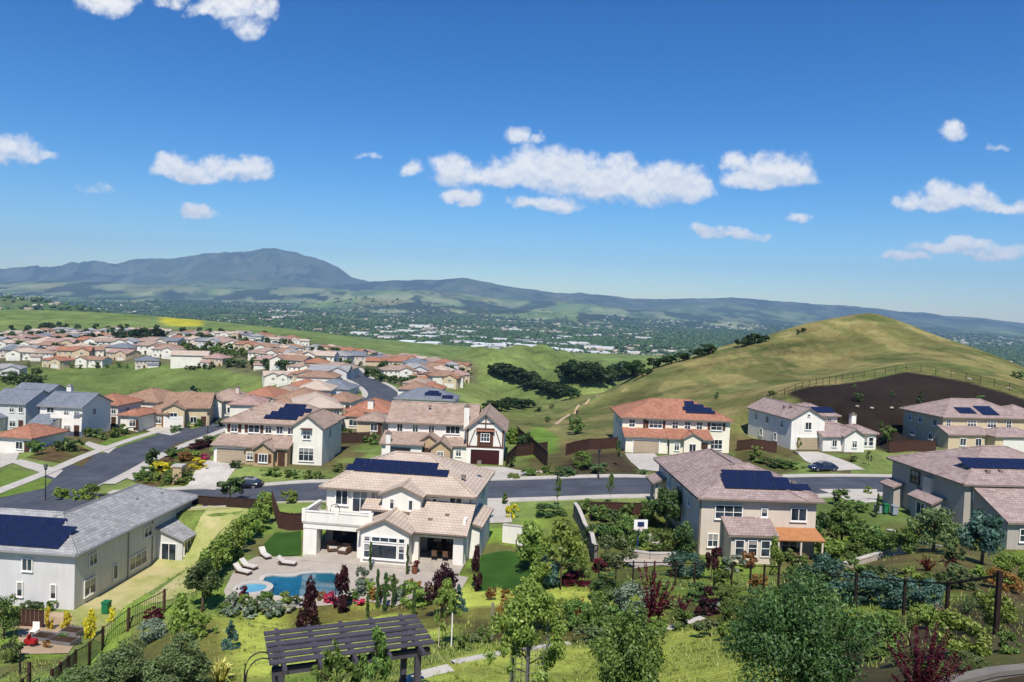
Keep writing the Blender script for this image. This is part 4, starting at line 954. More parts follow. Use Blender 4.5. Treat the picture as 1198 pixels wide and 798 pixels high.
# pool terrace level
TERR = P(350, 683, 61); TZ = -22.72
pad(-17.4, 60.5, R(-7), 8.8, 6.0, TZ, 3.0); pad(-9.5, 65.5, R(-7), 8, 4, TZ, 3.0)
pad(10.3, 72.5, 0, 5.5, 3.0, -22.6, 3)                # little ball court

_gl = [([(568,434),(600,444),(632,454),(652,461)], 5, 32, 8), ([(560,486),(590,478),(622,477)], 4, 26, 5)]
_gl = [(np.array([hit(u, v)[:2] for u, v in p]), a, b, c) for p, a, b, c in _gl]
CARVES += _gl
# ---- sheets lying on the ground
def offset_line(L, o):
    d = np.gradient(L[:, :2], axis=0); d /= np.hypot(d[:, 0], d[:, 1])[:, None]; return L[:, :2]+np.stack([-d[:, 1], d[:, 0]], 1)*o
def ribbon(name, L, o0, o1, lift, mat, n=6, thick=0.0, zref=None, label=None, kind='structure'):
    """strip between two offsets of a centre line, following the ground"""
    m = MB(); rows = []
    for k in range(n+1):
        q = offset_line(L, o0+(o1-o0)*k/n); z = (L[:, 2] if L.shape[1] > 2 else G(q[:, 0], q[:, 1]))
        rows.append(np.column_stack([q, z+lift]))
    s = np.concatenate([[0], np.cumsum(np.hypot(*np.diff(L[:, :2], axis=0).T))])
    V = []; UV = []
    for r_, k in zip(rows, range(n+1)): V.append(r_)
    for i in range(len(L)-1):
        for k in range(n):
            a, b, c, d = rows[k][i], rows[k+1][i], rows[k+1][i+1], rows[k][i+1]
            o_ = lambda k: o0+(o1-o0)*k/n
            m.poly([b, a, d, c], uv=[(o_(k+1), s[i]), (o_(k), s[i]), (o_(k), s[i+1]), (o_(k+1), s[i+1])])
        if thick:
            for k, fl in ((0, 0), (n, 1)):
                a, b = rows[k][i], rows[k][i+1]; p = [a, b, b-[0, 0, thick], a-[0, 0, thick]]; m.poly(p[::-1] if fl else p)
    o = m.build(name, mat)
    return structure(o, label) if kind == 'structure' else o
def resample(pts, step):
    out = []
    for a, b in zip(pts, pts[1:]+pts[:1]):
        n = max(1, int(math.hypot(b[0]-a[0], b[1]-a[1])/step)); out += [(a[0]+(b[0]-a[0])*k/n, a[1]+(b[1]-a[1])*k/n) for k in range(n)]
    return out
def sheet(name, pts, mat, lift=0.06, step=1.2, thick=0.0, z=None, label=None, kind='structure', bumpy=None):
    """a filled outline (plan points) draped over the ground"""
    pts = [(float(a), float(b)) for a, b in pts]
    edge = resample(pts, step); xs = [p[0] for p in edge]; ys = [p[1] for p in edge]; inner = []
    gx = np.arange(min(xs), max(xs), step); gy = np.arange(min(ys), max(ys), step); gxx, gyy = np.meshgrid(gx, gy)
    if gxx.size:
        mk = poly_mask(gxx.ravel(), gyy.ravel(), edge, 1e-6) > 0.5; inner = list(zip(gxx.ravel()[mk], gyy.ravel()[mk]))
    vs_ = [Vector(p) for p in edge+inner]; n = len(edge)
    v2, _, f2, _, _, _ = delaunay_2d_cdt(vs_, [], [list(range(n))], 1, 1e-4)
    v2 = [(p.x, p.y) for p in v2]; Z = np.full(len(v2), z) if z is not None else G([p[0] for p in v2], [p[1] for p in v2])
    Z = Z+lift
    if bumpy: Z = Z+bumpy(np.array([p[0] for p in v2]), np.array([p[1] for p in v2]))
    m = MB()
    for f in f2:
        p = [(v2[i][0], v2[i][1], Z[i]) for i in f]; 
        if (p[1][0]-p[0][0])*(p[2][1]-p[0][1])-(p[1][1]-p[0][1])*(p[2][0]-p[0][0]) < 0: p = p[::-1]
        m.poly(p, uv=[(q[0], q[1]) for q in p])
    if thick:
        e = edge; area = sum(a[0]*b[1]-b[0]*a[1] for a, b in zip(e, e[1:]+e[:1]))
        if area < 0: e = e[::-1]
        ze = (np.full(len(e), z) if z is not None else G([p[0] for p in e], [p[1] for p in e]))+lift
        for i in range(len(e)):
            j = (i+1) % len(e); m.poly([(*e[i], ze[i]-thick), (*e[j], ze[j]-thick), (*e[j], ze[j]), (*e[i], ze[i])])
    o = m.build(name, mat)
    if kind == 'structure': structure(o, label)
    return o
def pxsheet(name, px, mat, **k): return sheet(name, pxpoly(px), mat, **k)
def asphalt_mat():
    t = NT('asphalt'); v = t.coord('UV'); p = t.pos()
    n = t.noise(p, 0.25, 6, 0.6); col = t.ramp(n, [(0.3, hexl('3d4048')), (0.7, hexl('52565e'))])
    mp = t.n('ShaderNodeMapping'); mp.inputs['Scale'].default_value = (1.1, 0.03, 1); t.l(v, mp.inputs[0])
    wear = t.ramp(t.noise(mp.outputs[0], 1.0, 4), [(0.35, 0.82), (0.65, 1.1)]); col = t.mix(0.8, col, wear, 'MULTIPLY')
    vor = t.n('ShaderNodeTexVoronoi', feature='DISTANCE_TO_EDGE'); vor.inputs['Scale'].default_value = 0.16; t.l(t.mix(0.12, p, t.n('ShaderNodeTexNoise').outputs[1]), vor.inputs['Vector'])
    crack = t.ramp(vor.outputs['Distance'], [(0.0, 0.55), (0.008, 1.0)]); col = t.mix(0.8, col, crack, 'MULTIPLY')
    t.color(col, 0.85, 0.25); t.bump(t.noise(p, 30, 2), 0.1, 0.01); return t.m
ASPH = asphalt_mat(); WHITEPAINT = plain('road_paint', hexl('d9d6cc'), 0.7)
def lawn_mat(name, a, b, dry=None):
    t = NT(name); p = t.pos(); k = t.noise(p, 0.5, 6, 0.65); col = t.ramp(k, [(0.3, a), (0.7, b)])
    f = t.ramp(t.noise(p, 9, 4, 0.7), [(0.3, 0.7), (0.7, 1.15)]); col = t.mix(0.9, col, f, 'MULTIPLY')
    if dry: col = t.mix(t.ramp(t.noise(p, 0.22, 5, 0.6), [(0.46, 0.0), (0.62, 0.85)]), col, dry)
    t.color(col, 0.95, 0.06); t.bump(t.noise(p, 14, 3), 0.7, 0.06); return t.m
LAWNG = lawn_mat('green_lawn', hexl('566c2e'), hexl('74883f')); LAWNY = lawn_mat('yellow_green_lawn', hexl('7b8f2c'), hexl('a0ae44'), hexl('8d8a45')); LAWND = lawn_mat('dark_turf', hexl('2d4a1c'), hexl('3c5c26'))
DRYG = lawn_mat('dry_yard_grass', hexl('858d4e'), hexl('a5a566'), hexl('b5a87c')); BARK = lawn_mat('bark_mulch', hexl('33271f'), hexl('4a3a2e')); BEDS = lawn_mat('planting_bed_soil', hexl('4b3b2b'), hexl('6a553c'), hexl('59622f'))
GRAVEL = concrete_mat('decomposed_granite', hexl('b89f82'))
BLACKW = plain('almost_black_wood', hexl('2a1d17'), 0.85, var=0.3, scale=3)
for q_ in ([(215,750),(290,724),(350,722),(420,714),(500,716),(548,692),(640,686),(672,700),(660,712),(590,716),(520,732),(470,760),(300,790),(240,775)],
 [(500,790),(560,770),(640,760),(690,760),(700,800),(600,830),(480,830)],
 [(660,694),(700,690),(716,706),(690,716),(662,714)],
 [(775,745),(840,725),(870,735),(870,800),(780,815),(765,790)]):
    ZONES.append((pxpoly(q_), hexl('b0b852'), 0.92, 2.2))
for q_, c_, a_ in (([(560,712),(690,712),(700,746),(590,752),(556,748)], '4a3a28', 0.8), ([(800,700),(880,700),(900,740),(800,724)], '4a3a28', 0.7), ([(1000,740),(1200,690),(1200,830),(1010,830)], '46362b', 0.95), ([(340,708),(500,700),(520,722),(420,722),(350,734)], '4a3a28', 0.8),
 ([(490,722),(530,716),(540,728),(500,735)], '3d3024', 0.9), ([(160,740),(250,730),(260,800),(120,830)], '55472f', 0.7), ([(900,660),(1130,640),(1198,660),(1198,700),(960,700)], '54482f', 0.75), ([(640,600),(760,600),(810,660),(700,690),(660,650)], '4f4a2a', 0.6)):
    ZONES.append((pxpoly(q_), hexl(c_), a_, 1.6))
for q_, c_, a_ in (([(925,461),(960,452),(1060,436),(1130,447),(1198,468),(1330,500),(1330,525),(1100,520),(1040,528),(1020,520),(985,492),(940,472)], '2a221d', 1.0), ([(655,555),(668,540),(690,532),(722,530),(745,556),(700,560)], '41362b', 0.85), ([(862,530),(900,532),(930,549),(900,556),(868,545)], '4a452a', 0.8), ([(606,520),(625,534),(645,530),(650,512),(630,500)], '5f7f30', 0.8)):
    ZONES2.append((pxpoly(q_), hexl(c_), a_, 1.5))
for q_ in ([(0,404),(0,388),(100,386),(200,385),(360,398),(450,414),(556,430),(552,446),(500,452),(400,452),(330,440),(250,426),(170,422),(60,424),(0,430)], [(0,470),(60,505),(130,500),(250,490),(440,505),(440,470),(300,468),(150,470)]):
    ZONES2.append((pxpoly(q_), hexl('5f5a45'), 0.8, 4.0))
build_ground()
ribbon('road', STREET, -HW, HW, 0.05, ASPH, label='dark asphalt street crossing between the two rows of houses')
ribbon('road', AVENUE, -HW, HW, 0.055, ASPH, label='dark asphalt road curving away past the orange roofed houses at left')
J = STREET[2:]
def part_line(L, cond): return L[[i for i in range(len(L)) if cond(L[i])]]
kerbs = [(STREET[3:], HW, HW+0.22), (STREET[3:], -HW-0.22, -HW), (part_line(AVENUE, lambda p: p[1] < 89), -HW-0.22, -HW), (part_line(AVENUE, lambda p: p[1] > 104), -HW-0.22, -HW), (AVENUE, HW, HW+0.22)]
for L, a, b in kerbs: ribbon('kerb', L, a, b, 0.16, CONC, n=1, thick=0.3)
ribbon('sidewalk', STREET[3:], HW+0.22, HW+1.7, 0.14, CONC_W, n=2, thick=0.2, label='pale concrete sidewalk along the far side of the street')
ribbon('sidewalk', AVENUE, HW+0.22, HW+1.9, 0.14, CONC_W, n=2, thick=0.2, label='pale concrete sidewalk along the left side of the curving road')
ribbon('sidewalk', part_line(AVENUE, lambda p: 106 < p[1] < 200), -HW-1.8, -HW-0.22, 0.14, CONC_W, n=2, thick=0.2, label='pale concrete sidewalk on the planted side of the curving road')
ribbon('sidewalk', part_line(AVENUE, lambda p: p[1] > 205), -HW-1.8, -HW-0.22, 0.16, CONC_W, n=2, thick=0.2, label='pale concrete sidewalk on the outer bend of the curving road')
ribbon('sidewalk', part_line(STREET, lambda p: p[0] > -6), -HW-1.5, -HW-0.22, 0.14, CONC, n=2, thick=0.2, label='pale concrete sidewalk along the near side of the street')
def dw(px, lab, m=CONC_W, nm='driveway', lift=0.09): return pxsheet(nm, px, m, lift=lift, label=lab)
dw([(216,571),(251,574),(282,545),(243,539)], 'pale concrete driveway of the house with staggered solar panels')
dw([(551,546),(589,547),(632,552),(596,560),(568,564)], 'pale concrete driveway in front of the maroon garage door')
dw([(731,531),(766,531),(775,540),(770,552),(748,550),(738,541)], 'pale concrete driveway of the orange roofed house')
dw([(930,529),(957,529),(1012,550),(972,552)], 'pale concrete driveway below the white gabled house')
dw([(569,585),(596,586),(599,612),(572,613)], 'grey concrete driveway beside the white pool house', CONC)
dw([(958,573),(1026,573),(1028,588),(1003,592),(985,583)], 'pale concrete apron left of the large mauve roofed house')
dw([(10,541),(24,538),(74,551),(64,560)], 'pale concrete driveway crossing the sidewalk nearest the left border')
dw([(0,532),(24,527),(18,541),(0,548)], 'white concrete pad before the nearest orange roofed garage')
dw([(47,508),(76,508),(72,516),(52,516)], 'white concrete pad under the garage with the balcony')
dw([(98,520),(104,517),(136,524),(127,531)], 'pale driveway beside the second planted bed on the curving road')
dw([(165,501),(186,499),(212,506),(200,510)], 'pale driveway in front of the brown roofed corner house')
def chaikin_(pts, n=2):
    for _ in range(n):
        q = []
        for a, b in zip(pts, pts[1:]+pts[:1]): a, b = np.array(a), np.array(b); q += [tuple(a*0.75+b*0.25), tuple(a*0.25+b*0.75)]
        pts = q
    return pts
# corner pavement where street and avenue meet
structure(sheet('sidewalk', chaikin_([(x_+2.6, y_) for x_, y_ in pxpoly([(124,558),(131,550),(150,545),(166,542),(172,547),(158,552),(149,557),(150,564),(138,565)])]), CONC_W, lift=0.13), 'rounded pale concrete corner where street and road meet')
pxsheet('planting_bed', [(150,557),(160,547),(176,538),(205,520),(244,508),(246,535),(236,545),(212,568),(178,570),(160,566)], BEDS, lift=0.07, label='planted bed of low shrubs between road and cream house')
pxsheet('lawn', [(0,554),(12,549),(62,562),(52,572),(0,583)], LAWNG, lift=0.08, label='green front lawn at the left border beside the driveway')
pxsheet('planting_bed', [(30,536),(58,520),(92,521),(114,530),(96,546)], BEDS, lift=0.07, label='bark bed with bushes below the balcony garage')
pxsheet('lawn', [(104,527),(130,512),(176,505),(184,509),(150,520),(120,531)], LAWNG, lift=0.075, label='green lawn strip with shrubs along the curving road')
pxsheet('lawn', [(210,497),(240,492),(248,496),(225,502)], LAWNG, lift=0.08, label='small green lawn where the curving road disappears')
# dry back yard of the grey house
sheet('dry_yard', [worldpt(L1, A1, a, b) for a, b in ((0.05, -1.5), (0.05, 13.75), (3.05, 13.75), (3.05, 19.05), (0.05, 19.05), (0.05, 22.4))]+pxpoly([(268,594),(318,598),(300,612),(262,652),(236,690),(200,702),(150,718)]), DRYG, lift=0.05, label='dry pale grass yard beside the grey house')
pxsheet('dry_yard', [(0,712),(86,718),(92,728),(60,742),(0,735)], GRAVEL, lift=0.05, label='bare tan strip in front of the grey house')
pxsheet('garden_patio', [(20,738),(70,728),(95,742),(80,765),(25,766)], GRAVEL, lift=0.06, label='tan gravel corner with raised vegetable beds')
# ---- pool terrace
pxsheet('terrace', [(262,692),(276,664),(300,652),(352,652),(420,660),(428,658),(500,669),(548,676),(540,690),(500,700),(430,704),(398,708),(300,716),(268,710)], PAVE, lift=0.06, label='tan paved pool terrace behind the white house')
pxsheet('lawn', [(307,640),(322,624),(352,622),(352,650),(330,652),(306,652)], LAWND, lift=0.09, label='small dark turf square left of the covered patio')
pxsheet('lawn', [(563,650),(590,645),(628,648),(630,684),(600,692),(556,690)], LAWND, lift=0.07, label='dark green turf to the right of the white house')
def water_mat(nm, a, b):
    t = NT(nm); p = t.pos(); col = t.ramp(t.noise(p, 0.6, 3), [(0.3, a), (0.7, b)]); t.color(col, 0.04, 0.5); t.bump(t.noise(p, 3.5, 3), 0.12, 0.03); return t.m
POOLW = water_mat('pool_water', hexl('114256'), hexl('1f6276')); SPAW = water_mat('spa_water', hexl('3a86a3'), hexl('5ba3bb'))
pool_pts = pxpoly([(305,694),(307,683),(312,674.5),(343,677),(357,672),(398,672),(402,690),(399,700),(356,701),(312,699)])
def inset(pts, d):
    c = np.mean(np.array(pts), 0); return [tuple(np.array(p)+(np.array(p)-c)/np.hypot(*(np.array(p)-c))*d) for p in pts]
def chaikin(pts, n=2):
    for _ in range(n):
        q = []
        for a, b in zip(pts, pts[1:]+pts[:1]): a, b = np.array(a), np.array(b); q += [tuple(a*0.75+b*0.25), tuple(a*0.25+b*0.75)]
        pts = q
    return pts
pool_pts = chaikin(pool_pts, 1); pe = empty('swimming_pool', (*np.mean(np.array(pool_pts), 0), TZ)); tag(pe, 'blue swimming pool with pale coping behind the white house', 'swimming pool')
def under(o, par): o.parent = par; o.location = tuple(-c for c in par.location); return o
def ring(name, outer, inner, z0, z1, mat, par):
    m = MB(); n = len(outer)
    for i in range(n):
        j = (i+1) % n; a, b, c, d = outer[i], outer[j], inner[j], inner[i]
        m.poly([(*a, z1), (*b, z1), (*c, z1), (*d, z1)]); m.poly([(*a, z0), (*b, z0), (*b, z1), (*a, z1)]); m.poly([(*c, z0), (*d, z0), (*d, z1), (*c, z1)])
    bm_ = m.build(name, mat); return under(bm_, par)
def ccw(p): return p if sum(a[0]*b[1]-b[0]*a[1] for a, b in zip(p, p[1:]+p[:1])) > 0 else p[::-1]
pool_pts = ccw(pool_pts)
w_ = sheet('water', pool_pts, POOLW, z=TZ, lift=0.1, step=1.0, kind=None); under(w_, pe); ring('coping', inset(pool_pts, 0.42), pool_pts, TZ-0.1, TZ+0.19, CONC_W, pe)
sx, sy, _ = hit(296, 694); spa = empty('spa_tub', (sx, sy, TZ)); tag(spa, 'round raised spa with pale stone rim beside the pool', 'spa')
circ = lambda r: [(sx+r*math.cos(a*PI/14), sy+r*math.sin(a*PI/14)) for a in range(28)]
under(sheet('water', circ(1.0), SPAW, z=TZ, lift=0.36, step=0.6, kind=None), spa); ring('rim', circ(1.5), circ(1.0), TZ-0.1, TZ+0.46, CONC_W, spa)

# ---- fences
def fence(name, label, pts, h, style='board', mat=FENCEW, step=2.4, group=None, post=0.12, over=0.12, base=None):
    L = [np.array(p, float) for p in pts]; samples = [L[0]]
    for a, b in zip(L, L[1:]):
        n = max(1, round(np.hypot(*(b-a))/step)); samples += [a+(b-a)*k/n for k in range(1, n+1)]
    zs = [gz(*p) if base is None else base for p in samples]; c0 = (samples[0][0], samples[0][1], zs[0]); o = empty(name, c0); tag(o, label, 'fence', group)
    rel = [(p[0]-c0[0], p[1]-c0[1], z-c0[2]) for p, z in zip(samples, zs)]
    pm = MB().box(-post/2, post/2, -post/2, post/2, -0.4, h+over).mesh('post', mat)
    for p in rel: link('post', pm, o, p)
    if style == 'board':
        m = MB()
        for a, b in zip(rel, rel[1:]):
            nb = max(1, round(math.hypot(b[0]-a[0], b[1]-a[1])/0.3)); d = Vector(b)-Vector(a); nrm = Vector((-d.y, d.x, 0)).normalized()*0.02
            for k in range(nb):
                A = Vector(a)+d*(k/nb); B = Vector(a)+d*((k+0.94)/nb); t = h+random.uniform(-0.03, 0.03)
                q = [A-nrm, B-nrm, B+nrm, A+nrm]; m.poly([p+Vector((0, 0, t)) for p in q])
                for i in range(4): m.poly([q[i]+Vector((0, 0, -0.15)), q[(i+1) % 4]+Vector((0, 0, -0.15)), q[(i+1) % 4]+Vector((0, 0, t)), q[i]+Vector((0, 0, t))])
        m.build('board_panel', mat, o)
        m = MB()
        for a, b in zip(rel, rel[1:]): m.bar((a[0], a[1], a[2]+h+0.01), (b[0], b[1], b[2]+h+0.01), 0.14, 0.05)
        m.build('cap_rail', mat, o)
    elif style in ('wire', 'rail', 'iron'):
        for a, b in zip(rel, rel[1:]): MB().bar((a[0], a[1], a[2]+h), (b[0], b[1], b[2]+h), 0.05, 0.06 if style != 'iron' else 0.05).build('top_rail', mat if style != 'iron' else BLACK, o)
        m = MB()
        for a, b in zip(rel, rel[1:]):
            if style == 'iron':
                m.bar((a[0], a[1], a[2]+0.15), (b[0], b[1], b[2]+0.15), 0.04); n = max(1, int(math.hypot(b[0]-a[0], b[1]-a[1])/0.14))
                for k in range(1, n): p = Vector(a).lerp(Vector(b), k/n); m.bar(p+Vector((0, 0, 0.1)), p+Vector((0, 0, h)), 0.022)
            else:
                for zz in ([0.2, 0.5, 0.8, 1.1] if style == 'wire' else [h*0.5]): m.bar((a[0], a[1], a[2]+zz), (b[0], b[1], b[2]+zz), 0.012 if style == 'wire' else 0.06)
        m.build('wire' if style == 'wire' else 'infill', BLACK if style != 'rail' else mat, o)
    return o
W = lambda px: [hit(u, v)[:2] for u, v in px]
random.seed(3)
fence('board_fence', 'dark wooden fence at the far end of the dry yard', W([(224,590),(262,593),(322,597)]), 1.1)
fence('board_fence', 'dark wooden fence running from the dry yard to the white house', W([(318,593),(326,618),(356,620)]), 1.7, mat=FENCER)
fence('metal_fence', 'brown fence with open bars running down beside the grey house garden', W([(192,716),(150,738),(120,760),(88,789),(60,815)]), 1.55, 'iron', FENCER, 1.8, post=0.14)
fence('rail_fence', 'dark thick railing at the lower left border', W([(34,800),(34,812),(6,840)]), 1.3, 'rail', FENCEW, 1.6, post=0.16)
fence('rail_fence', 'dark slanting handrail below the brown garden fence', [(x, y) for x, y in W([(120,800),(96,840)])], 0.8, 'rail', FENCEW, 1.5, post=0.1)
fence('board_fence', 'short red brown wooden screen below the grey house front', W([(10,733),(50,735)]), 1.5, mat=FENCER)
fence('wire_fence', 'dark post and wire fence along the slope below the tan house', W([(700,684),(740,684),(790,685),(835,688),(877,691),(910,694)]), 1.7, 'wire', BLACKW, 1.5, post=0.11)
fence('wire_fence', 'dark heavy post and rail fence climbing the slope at the right', [P(945,700,44)[:2], P(1000,712,39)[:2], P(1057,715,36)[:2], P(1107,725,29)[:2], P(1165,741,21)[:2]], 1.65, 'wire', BLACKW, 7.0, post=0.115)
fence('board_fence', 'dark wooden fence right of the tudor house garage', W([(592,546),(604,534),(640,530)]), 1.8)
fence('board_fence', 'dark leaning wooden fence running down the bank in front of the hill', W([(604,514),(612,522),(622,530),(632,540),(640,548)]), 2.4, mat=FENCEW)
fence('board_fence', 'dark wooden fence left of the orange roofed house', W([(662,533),(690,526),(722,524)]), 1.8, mat=FENCER)
fence('board_fence', 'dark wooden fence left of the white gabled house', W([(862,528),(880,526),(908,530)]), 1.8, mat=FENCER)
fence('board_fence', 'dark wooden fence between the white gabled and beige houses', W([(1040,530),(1070,528),(1094,529)]), 1.9, mat=FENCER)
fence('board_fence', 'dark wooden fence from the street to the tan house porch', W([(690,606),(720,606),(764,606)]), 1.7, mat=FENCER)
fence('rail_fence', 'thin wire deer fence along the top of the bark slope', W([(905,470),(930,459),(985,447),(1060,434),(1130,445),(1198,462),(1260,478)]), 1.6, 'rail', FENCEW, 3.0, post=0.09)
fence('board_fence', 'dark wooden fence behind the cream house back yard', W([(378,520),(400,519),(432,518)]), 1.8)
fence('board_fence', 'low dark wooden fence along the near side of the street', W([(560,604),(600,606)]), 1.5, mat=FENCER) if False else None
# retaining walls
def wall(name, label, pts, h, mat, th=0.3, top=None, drop=0.6):
    L = [np.array(p, float) for p in pts]; c0 = (*L[0], gz(*L[0])); o = empty(name, c0); tag(o, label, 'wall')
    m = MB(); t = MB()
    for a, b in zip(L, L[1:]):
        n = max(1, int(np.hypot(*(b-a))/1.5)); d = (b-a)/np.hypot(*(b-a)); nn = np.array([-d[1], d[0]])*th/2
        for k in range(n):
            p, q = a+(b-a)*k/n, a+(b-a)*(k+1)/n; zp, zq = gz(*p)-c0[2], gz(*q)-c0[2]
            f = lambda r, s, z: (r[0]+s*nn[0]-c0[0], r[1]+s*nn[1]-c0[1], z)
            m.poly([f(p, -1, zp-drop), f(q, -1, zq-drop), f(q, -1, zq+h), f(p, -1, zp+h)]); m.poly([f(q, 1, zq-drop), f(p, 1, zp-drop), f(p, 1, zp+h), f(q, 1, zq+h)]); m.poly([f(p, -1, zp+h), f(q, -1, zq+h), f(q, 1, zq+h), f(p, 1, zp+h)])
            m.poly([f(p, 1, zp-drop), f(p, -1, zp-drop), f(p, -1, zp+h), f(p, 1, zp+h)]); m.poly([f(q, -1, zq-drop), f(q, 1, zq-drop), f(q, 1, zq+h), f(q, -1, zq+h)])
            g = lambda r, s, z: (r[0]+s*nn[0]*1.3-c0[0], r[1]+s*nn[1]*1.3-c0[1], z)
            t.poly([g(p, -1, zp+h+.09), g(q, -1, zq+h+.09), g(q, 1, zq+h+.09), g(p, 1, zp+h+.09)]); t.poly([g(p, -1, zp+h+.003), g(q, -1, zq+h+.003), g(q, -1, zq+h+.09), g(p, -1, zp+h+.09)]); t.poly([g(q, 1, zq+h+.003), g(p, 1, zp+h+.003), g(p, 1, zp+h+.09), g(q, 1, zq+h+.09)])
    m.build('wall_body', mat, o); t.build('coping', top or CONC_W, o); return o
CMU = concrete_mat('grey_block', hexl('77716a'))
wall('retaining_wall', 'grey block retaining wall with white coping stepping down beside the garden', W([(672,606),(680,622),(692,645),(697,660)]), 1.6, CMU)
wall('garden_wall', 'low white wall with panels right of the white house driveway', W([(588,634),(620,638)]), 1.7, WH)
wall('retaining_wall', 'low tan seat wall round the little ball court', W([(742,652),(760,655),(790,655)]), 0.6, PAVE)
wall('stone_planter', 'pale curved stone seat wall on the slope behind the right hand fence', [P(u_, 662, y_)[:2] for u_, y_ in ((988,58.6),(1000,59.6),(1018,60.3),(1036,60.4),(1052,59.8),(1068,58.6))], 0.5, PAVE)
wall('retaining_wall', 'grey concrete kerb wall at the lower right corner', [P(1080,798,13.2)[:2], P(1300,798,15.4)[:2]], 0.12, CMU, 0.16, CMU)
# white edging stones across the lawn
def edging(px, lab, w=0.5, mat=None):
    L = smooth_line(W(px), 0.6); o = ribbon('stone_edging', np.column_stack([L, G(L[:, 0], L[:, 1])]), -w/2, w/2, 0.1, mat or (GRAVEL if 'footpath' in lab else CONC_W), n=1, thick=0.2, kind=None); tag(o, lab, 'edging'); return o
edging([(474,800),(500,791),(528,784)], 'wide white stone edging strip beside the pergola post', 0.75)
edging([(530,777),(560,771),(590,765)], 'white stone edging strip across the middle of the lawn', 0.4); edging([(612,762),(640,757),(667,754)], 'thin white stone edging strip right of the caged tree', 0.3)
edging([(779,738),(800,731),(822,724)], 'white stone edging strip below the purple shrub', 0.4)
edging([(745,618),(760,630),(778,640)], 'pale stepped path going down behind the basketball hoop', 1.2)
edging([(1040,620),(1062,627),(1085,637),(1110,641)], 'white concrete path edge beside the large mauve roofed house', 0.8)
edging([(650,497),(662,488),(676,476),(690,467),(700,462)], 'pale dirt footpath climbing the grassy hill', 0.8)
# ------------------------------------------------------------------ plants
LEAF = {
 'dark': leafmat('dark_green_leaves', hexl('26361d'), hexl('566f3a'), 0.34, hexl('87995a')),
 'mid': leafmat('mid_green_leaves', hexl('354c20'), hexl('728b42'), 0.34, hexl('a4b266')),
 'bright': leafmat('yellow_green_leaves', hexl('4c6824'), hexl('8b9e48'), 0.3, hexl('b7bf6c')),
 'lime': leafmat('lime_leaves', hexl('7d8a22'), hexl('b9bb3c')),
 'yellow': leafmat('yellow_leaves', hexl('a89a20'), hexl('d3c235')),
 'olive': leafmat('olive_leaves', hexl('3c4c2e'), hexl('70804f')),
 'greyg': leafmat('grey_green_leaves', hexl('4f5f4a'), hexl('8c9a84')),
 'blueg': leafmat('blue_green_leaves', hexl('2b4638'), hexl('557566')),
 'purple': leafmat('purple_leaves', hexl('1a0a10'), hexl('3a141e'), 0.15),
 'red': leafmat('red_leaves', hexl('2c0b10'), hexl('661c24'), 0.22),
 'rust': leafmat('rusty_leaves', hexl('5d4020'), hexl('9a7438'), 0.25),
 'oak': leafmat('oak_leaves', hexl('16240f'), hexl('33481f'), 0.15),
 'pink': leafmat('pink_flowers', hexl('8a1f45'), hexl('c03a68'), 0.2),
 'white': leafmat('white_flowers', hexl('8d9078'), hexl('d9d6c6'), 0.2),
 'blade': leafmat('yellow_blades', hexl('8f8a3a'), hexl('d0c878'), 0.2),
 'tan': leafmat('tan_twigs', hexl('6f5f48'), hexl('a08c6a'), 0.1),
}
BARKM = plain('tree_bark', hexl('5b4a3a'), 0.95, var=0.3, scale=8); STAKE = plain('pale_stake', hexl('b3a58e'), 0.8, var=0.2)
def leaf_quads(rng, C, N, rnd, a, b):
    """diamond leaves at C facing roughly N"""
    n = len(C); T_ = rng.normal(size=(n, 3)); T_ -= N*(T_*N).sum(1)[:, None]; T_ /= np.linalg.norm(T_, axis=1)[:, None]+1e-9
    S = np.cross(N, T_); k = (0.7+0.6*rng.rand(n))[:, None]; A = T_*a*k; B = S*b*k
    V = np.stack([C-A, C+B*0.9+N*b*0.25, C+A, C-B*0.9+N*b*0.25], 1).reshape(-1, 3)
    return V, np.arange(4*n).reshape(n, 4), np.clip(rnd, 0, 1)
def clumps_mesh(name, seed, centers, radii, per, a, b, mat, up=0.25, squash=0.85, shell=0.35):
    rng = np.random.RandomState(seed); VS, QS, RS = [], [], []; off = 0
    cs = np.asarray(centers, float); rs = np.asarray(radii, float)
    tot = np.maximum((per*(rs/rs.mean())**2).astype(int), 6)
    for c, r, n in zip(cs, rs, tot):
        d = rng.normal(size=(n, 3)); d /= np.linalg.norm(d, axis=1)[:, None]
        rr = r*(shell+(1-shell)*rng.rand(n)**0.6); C = c+d*rr[:, None]*np.array([1, 1, squash])
        N = d*0.7+rng.normal(size=(n, 3))*0.55+np.array([0, 0, up]); N /= np.linalg.norm(N, axis=1)[:, None]
        V, Q, rd = leaf_quads(rng, C, N, 0.45*rng.rand(n)+0.3*rng.rand()+0.15*(d[:, 2]+1)*rng.rand(n), a, b)  # leaves on a clump's upper side lean to the painted highlight tone
        VS.append(V); QS.append(Q+off); RS.append(rd); off += len(V)
    return np_mesh(name, np.concatenate(VS), np.concatenate(QS), mat, {'rnd': ('FACE', 'FLOAT', np.concatenate(RS))})
def dome_pts(rng, n, rx, rz, z0, low=-0.35, jit=0.12, fill=0.55):
    """clump centres through an ellipsoid"""
    out = []; lob = rng.normal(size=(6, 3)); lob /= np.linalg.norm(lob, axis=1)[:, None]; lw = rng.uniform(0.05, 0.34, 6)
    while len(out) < n:
        d = rng.normal(size=3); d /= np.linalg.norm(d)
        if d[2] < low: continue
        r = (fill+(1-fill)*rng.rand())*(1+rng.normal()*jit)*(0.80+((np.clip(lob @ d, 0, 1)**3)*lw).sum())
        out.append((d[0]*rx*r, d[1]*rx*r, z0+d[2]*rz*r))
    return out
_pm = {}
